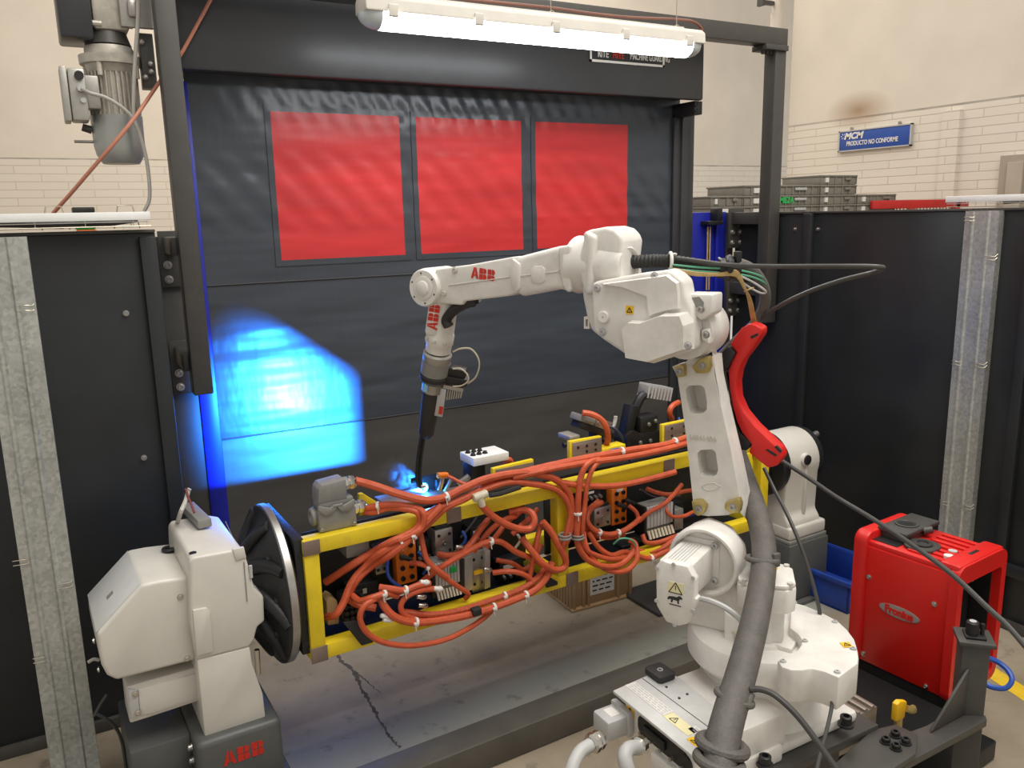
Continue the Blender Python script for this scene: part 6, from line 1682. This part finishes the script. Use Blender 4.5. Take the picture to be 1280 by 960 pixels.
# recessed front with connections
MB().box(.03, Wd - .03, .07, .10, ZW + .03, SH - .02).build('connection_panel', m_black, t)
mb = MB()
for (x, z, r) in ((.08, .16, .024), (.14, .12, .02), (.07, .06, .02), (.16, .05, .018)): mb.cyl((x, .07, ZW + z), (x, .02, ZW + z - .01), r * .7, n=14)
mb.build('socket', m_steel, t)
MB().tube([(.05, .03, ZW + .17), (.08, .0, ZW + .175), (.11, .01, ZW + .165), (.12, .04, ZW + .16)], .009, 8).tube([(.06, .03, ZW + .16), (.07, .0, ZW + .13), (.09, .0, ZW + .10), (.12, .03, ZW + .09)], .007, 8).build('lead', m_cream, t)
MB().cyl((Wd - .05, .065, ZW + .36), (Wd - .05, .05, ZW + .36), .012, n=14).build('knob', m_lgray, t)
MB().cyl((.07, .05, ZW + .055), (.03, .0, ZW + .05), .017, n=14).build('red_coupling', m_logo, t)
# black cooling unit below
MB().box(.0, Wd, -.01, Lw + .01, .08, ZW - .002, .006).build('cooling_unit', m_matte, t)
MB().box(-.02, Wd + .02, -.06, Lw + .06, .0, .08, .01).build('cart_base', m_black, t)
MB().box(-.02, .06, .02, .06, .10, .16, .004).build('rail_edge', m_castdark, t)
# black low box in front of it with yellow valve
A = on(I4, 2, .42, 1062, 880); 
t = thing('cable_box', 'low black box between the robot base and the red power source', 'box', Mw_)
MB().box(-.36, -.05, -.12, Lw * .9, .0, .33, .008).build('body', m_matte, t); MB().box(-.365, -.045, -.125, Lw * .92, .33, .338, .003).build('lid', m_matte, t)
q = dep(1128, 888, 2.55); 
t = thing('yellow_valve', 'yellow valve handle and brass fitting below the red power source', 'valve', Mw_)
qq = Mw_.inverted() @ q
MB().prism([(qq.x - .03, qq.z - .03), (qq.x + .02, qq.z - .035), (qq.x + .028, qq.z + .02), (qq.x - .01, qq.z + .035), (qq.x - .03, qq.z + .03)], 1, qq.y, qq.y + .02, .006).build('handle', m_warn, t)
MB().tube([(qq.x + .02, qq.y, qq.z), (qq.x + .04, qq.y - .01, qq.z - .01), (qq.x + .06, qq.y, qq.z - .015)], .011, 10).build('fitting', m_gold, t)
MB().cyl((qq.x, qq.y + .01, qq.z - .03), (qq.x, qq.y + .01, .34), .012, n=10).build('stem', m_gold, t)
# blue hose
pts = [dep(1234, 822, 2.62), dep(1248, 828, 2.62), dep(1260, 838, 2.6), dep(1265, 850, 2.58), dep(1257, 860, 2.58), dep(1240, 859, 2.6), dep(1228, 852, 2.62)]
o = MB().tube(pts, .0085, 8).build('blue_hose', m_bluehose); tag(o, 'blue hose looping behind the dark post at the right edge', 'hose')

# ------------------------------------------------------------------ robot base stand and dark arm with post
def WZ(px, py, z): return on(I4, 2, z, px, py)
ZS = ZB
t = st = thing('robot_stand', 'dark steel robot stand with a side arm and capped square post', 'stand', T(O.x, O.y, 0))
Mst = T(O.x, O.y, 0)
def SL(v): return Mst.inverted() @ v
# stand column and top plate below the robot base
e1w = (Mr.to_3x3() @ e1); e2w = (Mr.to_3x3() @ e2)
Mst2 = Matrix(((e1w.x, e2w.x, 0, 0), (e1w.y, e2w.y, 0, 0), (0, 0, 1, 0), (0, 0, 0, 1)))
MB().box(-.24, .24, -.24, .26, ZS - .03, ZS - .001, .004, M=Mst2).build('top_plate', m_dark, t)
MB().box(-.17, .17, -.17, .17, .02, ZS - .03, .006, M=Mst2).build('column', m_dark, t)
MB().box(-.3, .3, -.3, .3, .0, .02, .004, M=Mst2).build('foot_plate', m_dark, t)
# side arm plates
zA = ZS - .015
pl = [SL(WZ(*p, zA)) for p in ((1020, 975), (1090, 912), (1120, 905), (1147, 918), (1145, 942), (1080, 985))]
MB().prism([(v.x, v.y) for v in pl], 2, zA - .02, zA, .003).build('side_plate', m_dark, t)
pl = [SL(WZ(*p, zA - .02)) for p in ((1085, 985), (1105, 925), (1158, 906), (1182, 892), (1232, 893), (1234, 899), (1140, 950), (1095, 990))]
MB().prism([(v.x, v.y) for v in pl], 2, zA - .045, zA - .022, .003).build('side_plate', m_dark, t)
o = [c for c in st.children if c.name.startswith('side_plate')][0]
mb = MB()
for p in ((1119, 920), (1107, 928), (1132, 929), (1120, 936)): v = SL(WZ(*p, zA)); mb.bolt((v.x, v.y, zA), (0, 0, 1), .012, .014)
mb.build('plate_bolt', m_black, o)
# post
pA = SL(WZ(1194, 888, zA - .02)); pB = SL(WZ(1230, 893, zA - .02)); pd = (pB - pA).normalized(); pw_ = .075
pc = (pA + pB) / 2 + Vector((-pd.y, pd.x, 0)) * .03
Mpo = frame((pc.x, pc.y, 0), pd)
ztp = on(Mst @ Mpo, 1, -pw_ / 2, 1205, 806).z
MB().box(-pw_ / 2, pw_ / 2, -pw_ / 2, pw_ / 2, 0, ztp, .005, M=Mpo).build('post', m_dark, t)
MB().box(-pw_ * .66, pw_ * .66, -pw_ * .66, pw_ * .66, ztp, ztp + .014, .003, M=Mpo).build('post_cap', m_dark, t)
MB().box(-.028, .028, -.028, .028, ztp + .014, ztp + .022, .003, M=Mpo).cyl(Mpo @ Vector((-.008, -.004, ztp + .02)), Mpo @ Vector((-.008, -.004, ztp + .062)), .018, n=18, ch=.003).cyl(Mpo @ Vector((.02, .0, ztp + .02)), Mpo @ Vector((.02, .0, ztp + .055)), .006, n=10).build('cap_fitting', m_black, t)
MB().cyl(Mpo @ Vector((-.008, -.004, ztp + .0622)), Mpo @ Vector((-.008, -.004, ztp + .0632)), .010, n=14).build('fitting_top', m_lgray, t)
# gusset
gA = on(Mst @ Mpo, 1, -pw_ / 2 - .004, 1210, 836); gB = SL(WZ(1163, 914, zA - .018)); gC = SL(WZ(1192, 905, zA - .018))
gT = Mpo @ gA
d1 = (gT - gB); nn = d1.cross(Vector((0, 0, 1))).normalized() * .004
gD = Vector((gT.x, gT.y, gB.z))
V = [gB - nn, gD - nn, gT - nn, gT + Vector((-.0, 0, .0)) - nn, gB + nn, gD + nn, gT + nn]
MB()._new([gB - nn, gD - nn, gT - nn, gB + nn, gD + nn, gT + nn], [(0, 1, 2), (3, 5, 4), (0, 3, 4, 1), (1, 4, 5, 2), (2, 5, 3, 0)], .001).build('gusset', m_dark, t)
# ribbed aluminium plate beside the base
A = WZ(1076, 880, ZS - .02)
t = thing('ribbed_plate', 'pale ribbed aluminium plate right of the robot base foot', 'plate', frame((A.x + .02, A.y + .05, 0), Mr.to_3x3() @ e1))
mb = MB().box(-.13, .05, -.11, .06, .42, ZS - .055, .003)
for k in range(5): mb.box(-.13, .05, -.10 + k * .033, -.084 + k * .033, ZS - .055, ZS - .046, .002)
mb.build('plate', m_brush, t)
MB().box(-.05, .05, -.05, .05, 0, .42).build('support', m_dark, t)

# ------------------------------------------------------------------ robot dressing: hoses and cables
def line(name, label, pts, r, m_, cat='cable', corr=0, n=10, k=7):
    o = MB().tube([dep(*p) for p in pts], r, n, k, corr=corr).build(name, m_); return tag(o, label, cat)
hs = line('hose_bundle', 'thick grey sleeved hose bundle running down in front of the robot shoulder', [(918, 560, 2.60), (930, 595, 2.56), (944, 635, 2.44), (954, 675, 2.33), (954, 715, 2.24), (945, 770, 2.12), (934, 815, 2.04), (923, 855, 1.97), (911, 895, 1.90), (902, 935, 1.84), (896, 990, 1.78)], lambda t_: .031 + .009 * t_, m_hose, 'hose', .0, 16)
def ring(px, py, w, d, R, r, name='hose_ring', m_=m_hose):
    o = MB().torus(dep(px, py, w), d, R, r, 26, 10).build(name, m_, hs); return o
ring(953, 699, 2.27, U_ + R_ * .05, .040, .008); ring(918, 872, 1.94, U_ + R_ * .3, .042, .008)
ring(903, 932, 1.85, U_ + R_ * .2, .050, .013); ring(899, 952, 1.82, U_ + R_ * .2, .048, .012)
MB().box(-.012, .012, -.006, .006, -.02, .02, .003, M=Matrix.Translation(dep(970, 700, 2.25))).build('strap_tail', m_hose, hs)
line('welding_cable', 'long black welding cable from the red hose carrier across to the right edge', [(974, 574, 2.62), (1010, 597, 2.55), (1045, 621, 2.45), (1090, 648, 2.32), (1140, 681, 2.2), (1190, 718, 2.08), (1235, 760, 1.98), (1262, 785, 1.93), (1300, 830, 1.86)], .0068, m_cable)
line('black_cable', 'thin black cable hanging from the hose carrier down past the tailstock', [(955, 585, 2.62), (968, 612, 2.58), (985, 645, 2.5), (1000, 680, 2.45), (1012, 715, 2.42), (1022, 752, 2.4), (1026, 775, 2.4)], .0058, m_cable)
line('black_cable', 'black cable leaving the hose bundle and running down to the lower right', [(938, 862, 1.93), (952, 862, 1.92), (970, 870, 1.9), (995, 893, 1.87), (1020, 925, 1.84), (1055, 975, 1.8)], .0075, m_cable)
line('black_cable', 'thin black cable dropping behind the robot base cylinder', [(1040, 850, 2.12), (1040, 880, 2.1), (1034, 910, 2.06), (1026, 940, 2.02), (1018, 975, 1.98)], .005, m_cable)
line('sleeved_lead', 'slim grey lead strapped along the lower hose bundle', [(940, 868, 1.93), (930, 890, 1.9), (919, 915, 1.86), (912, 945, 1.82), (905, 985, 1.78)], .008, m_hose)
line('corrugated_conduit', 'black corrugated conduit leaving the back of the robot elbow', [(770, 328, 2.50), (785, 328, 2.46), (800, 327, 2.43), (820, 326, 2.41), (838, 327, 2.40), (862, 330, 2.39), (890, 335, 2.38), (912, 336, 2.37)], .0205, m_rubber, 'conduit', .14, 14, 9)
line('black_hose', 'black hose looping from the strapped bundle down to the red carrier', [(905, 330, 2.39), (925, 330, 2.4), (943, 340, 2.42), (955, 360, 2.45), (955, 382, 2.48), (943, 405, 2.52), (922, 425, 2.56), (905, 442, 2.60), (893, 455, 2.62)], .0165, m_hose, 'hose', 0, 12)
line('looped_cable', 'black cable stretching far right and looping back above the red carrier', [(838, 322, 2.38), (870, 326, 2.36), (910, 331, 2.33), (960, 333, 2.26), (1020, 333, 2.16), (1075, 333, 2.1), (1100, 334, 2.09), (1103, 336, 2.14), (1090, 341, 2.2), (1050, 351, 2.28), (1005, 367, 2.36), (970, 385, 2.44), (950, 400, 2.5), (944, 412, 2.54)], .0068, m_cable)
o = MB().torus(dep(910, 335, 2.37), R_ - U_ * .1, .027, .012, 22, 10).tube([dep(898, 335, 2.37), dep(924, 337, 2.37)], .029, 14).build('cable_strap', m_black); tag(o, 'black strap bundling the hoses right of the robot elbow', 'strap')
MB().box(-.010, .010, -.008, .008, -.018, .018, .003, M=Matrix.Translation(dep(922, 322, 2.35))).build('strap_tail', m_black, o)
o = MB().torus(dep(838, 326, 2.39), R_, .023, .005, 20, 8).tube([dep(838, 320, 2.37), dep(843, 317, 2.37), dep(846, 318, 2.37)], .003, 5).build('cable_tie', m_tie); tag(o, 'white tie around the corrugated conduit behind the elbow', 'cable tie')
for k, (dy, m_, lab) in enumerate(((0, m_greenc, 'green wire along the conduit, upper of the pair'), (5, m_greenc, 'green wire along the conduit, lower of the pair'))):
    line('green_wire', lab, [(840, 331 + dy, 2.37), (870, 334 + dy, 2.36), (905, 336 + dy, 2.35), (925, 338 + dy, 2.37), (945, 343 + dy, 2.4), (957, 350 + dy, 2.43), (958, 362, 2.44)], .003, m_, 'wire', 0, 6)
line('grey_wire', 'pale grey wire hooking back under the strap', [(898, 322, 2.36), (908, 330, 2.35), (922, 343, 2.36), (940, 352, 2.38), (955, 362, 2.39), (957, 366, 2.40), (950, 366, 2.4), (935, 358, 2.4), (920, 346, 2.4)], .0032, m_lgray, 'wire', 0, 6)
for k in range(4):
    o_ = (k - 1.5) * 2.1
    line('yellow_wire', f'yellow brown wire of the loose bunch hanging over the red carrier, {["leftmost", "second from left", "third from left", "rightmost"][k]}', [(842, 336 + k * .8, 2.36), (870, 341 + k, 2.355), (900, 342 + k * .7, 2.345), (920, 342 + o_, 2.34), (930, 358 + o_ * .5, 2.36), (937 + o_ * .5, 375, 2.40), (941 + o_ * .7, 395, 2.44), (944 + o_ * (1.1 if k % 2 else .4), 415, 2.48), (942 + o_ * .5, 432, 2.5)], .0032, m_yelc, 'wire', 0, 6)
o = MB().torus(dep(936, 362, 2.36), R_ * .4 - U_, .012, .003, 16, 6).build('cable_tie', m_yelc); tag(o, 'tan tie around the yellow wires', 'cable tie')

# grey plugs and leads at the robot base
t = thing('angled_plug', 'grey square plug with nickel gland on the left of the robot base', 'plug', Mr)
yb = vf - .025
def BP(px, py, off): 
    M_ = Mr @ Mb; return Mb @ on(M_, 1, yb + off, px, py)
bq = on(Mr @ Mb, 1, yb + .05, 765, 905)
MB().box(bq.x - .045, bq.x + .03, yb + .002, yb + .085, bq.z - .03, bq.z + .03, .008, M=Mb).box(bq.x - .05, bq.x + .036, yb + .0, yb + .02, bq.z - .036, bq.z + .04, .006, M=Mb).build('shell', m_lgray, t)
MB().box(bq.x - .03, bq.x + .01, yb + .03, yb + .06, bq.z + .0298, bq.z + .031, M=Mb).build('label', m_paper, t)
g0 = Mr.inverted() @ dep(751, 923, 2.02); g1 = Mr.inverted() @ dep(736, 932, 1.99)
MB().lathe(g0, g1 - g0, [(.022, 0), (.024, .006), (.024, .016), (.021, .018), (.025, .022), (.025, .034), (.019, .04)], 8).build('cable_gland', m_chrome, t)
line('grey_conduit', 'light grey conduit curving down from the plug at the lower edge', [(738, 931, 1.99), (727, 938, 1.97), (719, 950, 1.95), (713, 968, 1.93), (710, 990, 1.92)], .016, m_lgray, 'conduit', 0, 12)
t = thing('elbow_plug', 'light grey elbow plug under the black socket panel of the robot base', 'plug', Mr)
g0 = Mr.inverted() @ dep(800, 931, 2.06); g1 = Mr.inverted() @ dep(790, 937, 2.02)
MB().lathe(g0, g1 - g0, [(.021, -.01), (.021, .004), (.023, .006), (.023, .016), (.018, .02)], 10).build('nut', m_chrome, t)
MB().tube([Mr.inverted() @ dep(*p) for p in ((796, 934, 2.04), (786, 936, 2.0), (781, 945, 1.98), (784, 960, 1.97), (792, 985, 1.97))], .018, 12).build('elbow', m_lgray, t)
# ------------------------------------------------------------------ welding smoke and light
ms = bpy.data.materials.new('weld_smoke'); N, L = nt(ms)
for n in list(N): N.remove(n)
out = N.new('ShaderNodeOutputMaterial'); pv = N.new('ShaderNodeVolumePrincipled'); L.new(pv.outputs[0], out.inputs['Volume'])
pv.inputs['Color'].default_value = (.8, .85, .9, 1); pv.inputs['Anisotropy'].default_value = .1
tc = N.new('ShaderNodeTexCoord'); no = N.new('ShaderNodeTexNoise'); no.inputs['Scale'].default_value = 30; no.inputs['Detail'].default_value = 7; no.inputs['Roughness'].default_value = .62; no.inputs['Distortion'].default_value = .7
L.new(tc.outputs['Object'], no.inputs['Vector'])
gr = N.new('ShaderNodeTexGradient'); gr.gradient_type = 'SPHERICAL'
mp = N.new('ShaderNodeMapping'); mp.inputs['Scale'].default_value = (8.5, 10, 9); L.new(tc.outputs['Object'], mp.inputs['Vector']); L.new(mp.outputs[0], gr.inputs['Vector'])
sb = N.new('ShaderNodeMath'); sb.operation = 'SUBTRACT'; sb.inputs[1].default_value = .50; L.new(no.outputs['Fac'], sb.inputs[0])
ad = N.new('ShaderNodeMath'); ad.operation = 'MULTIPLY_ADD'; ad.inputs[1].default_value = .12; L.new(gr.outputs['Fac'], ad.inputs[0]); L.new(sb.outputs[0], ad.inputs[2])
mu = N.new('ShaderNodeMath'); mu.operation = 'MULTIPLY'; L.new(ad.outputs[0], mu.inputs[0]); L.new(gr.outputs['Fac'], mu.inputs[1])
sc_ = dep(500, 594, (WELD - CAM).dot(W_) + .03)
off = WELD - sc_
vd = N.new('ShaderNodeVectorMath'); vd.operation = 'DISTANCE'; vd.inputs[1].default_value = off; L.new(tc.outputs['Object'], vd.inputs[0])
pw2 = N.new('ShaderNodeMath'); pw2.operation = 'POWER'; pw2.inputs[1].default_value = 2.2; L.new(vd.outputs['Value'], pw2.inputs[0])
m5 = N.new('ShaderNodeMath'); m5.operation = 'MULTIPLY'; L.new(mu.outputs[0], m5.inputs[0]); L.new(pw2.outputs[0], m5.inputs[1])
ml = N.new('ShaderNodeMath'); ml.operation = 'MULTIPLY'; ml.inputs[1].default_value = 420; L.new(m5.outputs[0], ml.inputs[0])
mxm = N.new('ShaderNodeMath'); mxm.operation = 'MAXIMUM'; mxm.inputs[1].default_value = 0; L.new(ml.outputs[0], mxm.inputs[0]); L.new(mxm.outputs[0], pv.inputs['Density'])
o = MB().ball((0, 0, 0), .12, (1, .8, .95), 20).build('welding_smoke', ms, None, Matrix.Translation(sc_))
tag(o, 'blue lit welding smoke curling left of the torch tip', 'smoke', kind='stuff')

def lamp(name, kind, loc, col, power, **kw):
    d = bpy.data.lights.new(name, kind); d.color = col; d.energy = power
    for k, v in kw.items(): setattr(d, k, v)
    o = bpy.data.objects.new(name, d); COL.objects.link(o); o.location = loc; return o
def aim(o, d): o.rotation_euler = Vector(d).to_track_quat('-Z', 'Y').to_euler()
# the arc, narrowed to a cone at the curtain and cut by the added plate
arc = lamp('arc_light', 'SPOT', WELD, (.017, .22, 1.0), 2700, spot_size=math.radians(68), spot_blend=1.0, shadow_soft_size=.0016)
aim(arc, (.0, .99, .03))
lamp('arc_glow', 'POINT', WELD + Vector((-.004, -.006, .006)), (.03, .30, 1.0), 1.0, shadow_soft_size=.004)

# hall daylight from skylights and lamps overhead
wd = bpy.data.worlds.new('world'); S.world = wd; wd.use_nodes = True
wd.node_tree.nodes['Background'].inputs['Color'].default_value = (1, .945, .87, 1)
wd.node_tree.nodes['Background'].inputs['Strength'].default_value = .62
sky = lamp('skylight', 'AREA', (2.5, .5, 6.5), (1, .96, .90), 380, shape='RECTANGLE', size=5, size_y=4); aim(sky, (0, .15, -1))
far = lamp('hall_skylight', 'AREA', (5, 9, 7.5), (1, .91, .79), 560, shape='RECTANGLE', size=8, size_y=6); aim(far, (0, .2, -1))
S.view_settings.view_transform = 'Standard'; S.view_settings.look = 'None'
S.view_settings.gamma = 1; S.view_settings.use_curve_mapping = False
S.view_settings.exposure = 0

# ------------------------------------------------------------------ fasteners and ports become pieces of their own
def explode(o):
    me = o.data; bm = bmesh.new(); bm.from_mesh(me); bm.verts.ensure_lookup_table()
    seen = set(); comps = []
    for v in bm.verts:
        if v.index in seen: continue
        st_, c = [v], []
        seen.add(v.index)
        while st_:
            q = st_.pop(); c.append(q.index)
            for e in q.link_edges:
                w = e.other_vert(q)
                if w.index not in seen: seen.add(w.index); st_.append(w)
        P = [bm.verts[i].co for i in c]
        comps.append([[min(p[k] for p in P) for k in range(3)], [max(p[k] for p in P) for k in range(3)], c])
    bm.free()
    ch = True
    while ch:
        ch = False
        for i in range(len(comps)):
            for j in range(i + 1, len(comps)):
                A, B = comps[i], comps[j]
                if all(A[0][k] <= B[1][k] + .0005 and B[0][k] <= A[1][k] + .0005 for k in range(3)):
                    comps[i] = [[min(A[0][k], B[0][k]) for k in range(3)], [max(A[1][k], B[1][k]) for k in range(3)], A[2] + B[2]]
                    comps.pop(j); ch = True; break
            if ch: break
    if len(comps) < 2: return
    for n_, (lo, hi, c) in enumerate(comps):
        keep = set(c); bm = bmesh.new(); bm.from_mesh(me); bm.verts.ensure_lookup_table()
        bmesh.ops.delete(bm, geom=[v for v in bm.verts if v.index not in keep], context='VERTS')
        m2 = bpy.data.meshes.new(o.name); bm.to_mesh(m2); bm.free()
        for mm in me.materials: m2.materials.append(mm)
        k = o.copy(); k.data = m2; COL.objects.link(k)
        for g in list(o.children):
            if n_ == 0: g.parent = k
    bpy.data.objects.remove(o)
SPLIT = ('bolt', 'screw', 'cap_screw', 'cover_screw', 'side_screw', 'motor_bolt', 'port', 'bolt_hole', 'bracket_bolt', 'flange_bolt', 'plate_bolt', 'side_bolt', 'box_bolt', 'socket', 'stud', 'hanger', 'clip', 'carrier_slot', 'motor_screw', 'threaded_hole', 'edge_rail', 'slat', 'stiffener', 'channel', 'lead', 'motor_wiring', 'wrist_lug', 'hook', 'rod', 'fittings', 'top_cap', 'end_plate', 'rim')
for o in list(S.objects):
    if o.type == 'MESH' and o.parent is not None and o.name.split('.')[0] in SPLIT: explode(o)
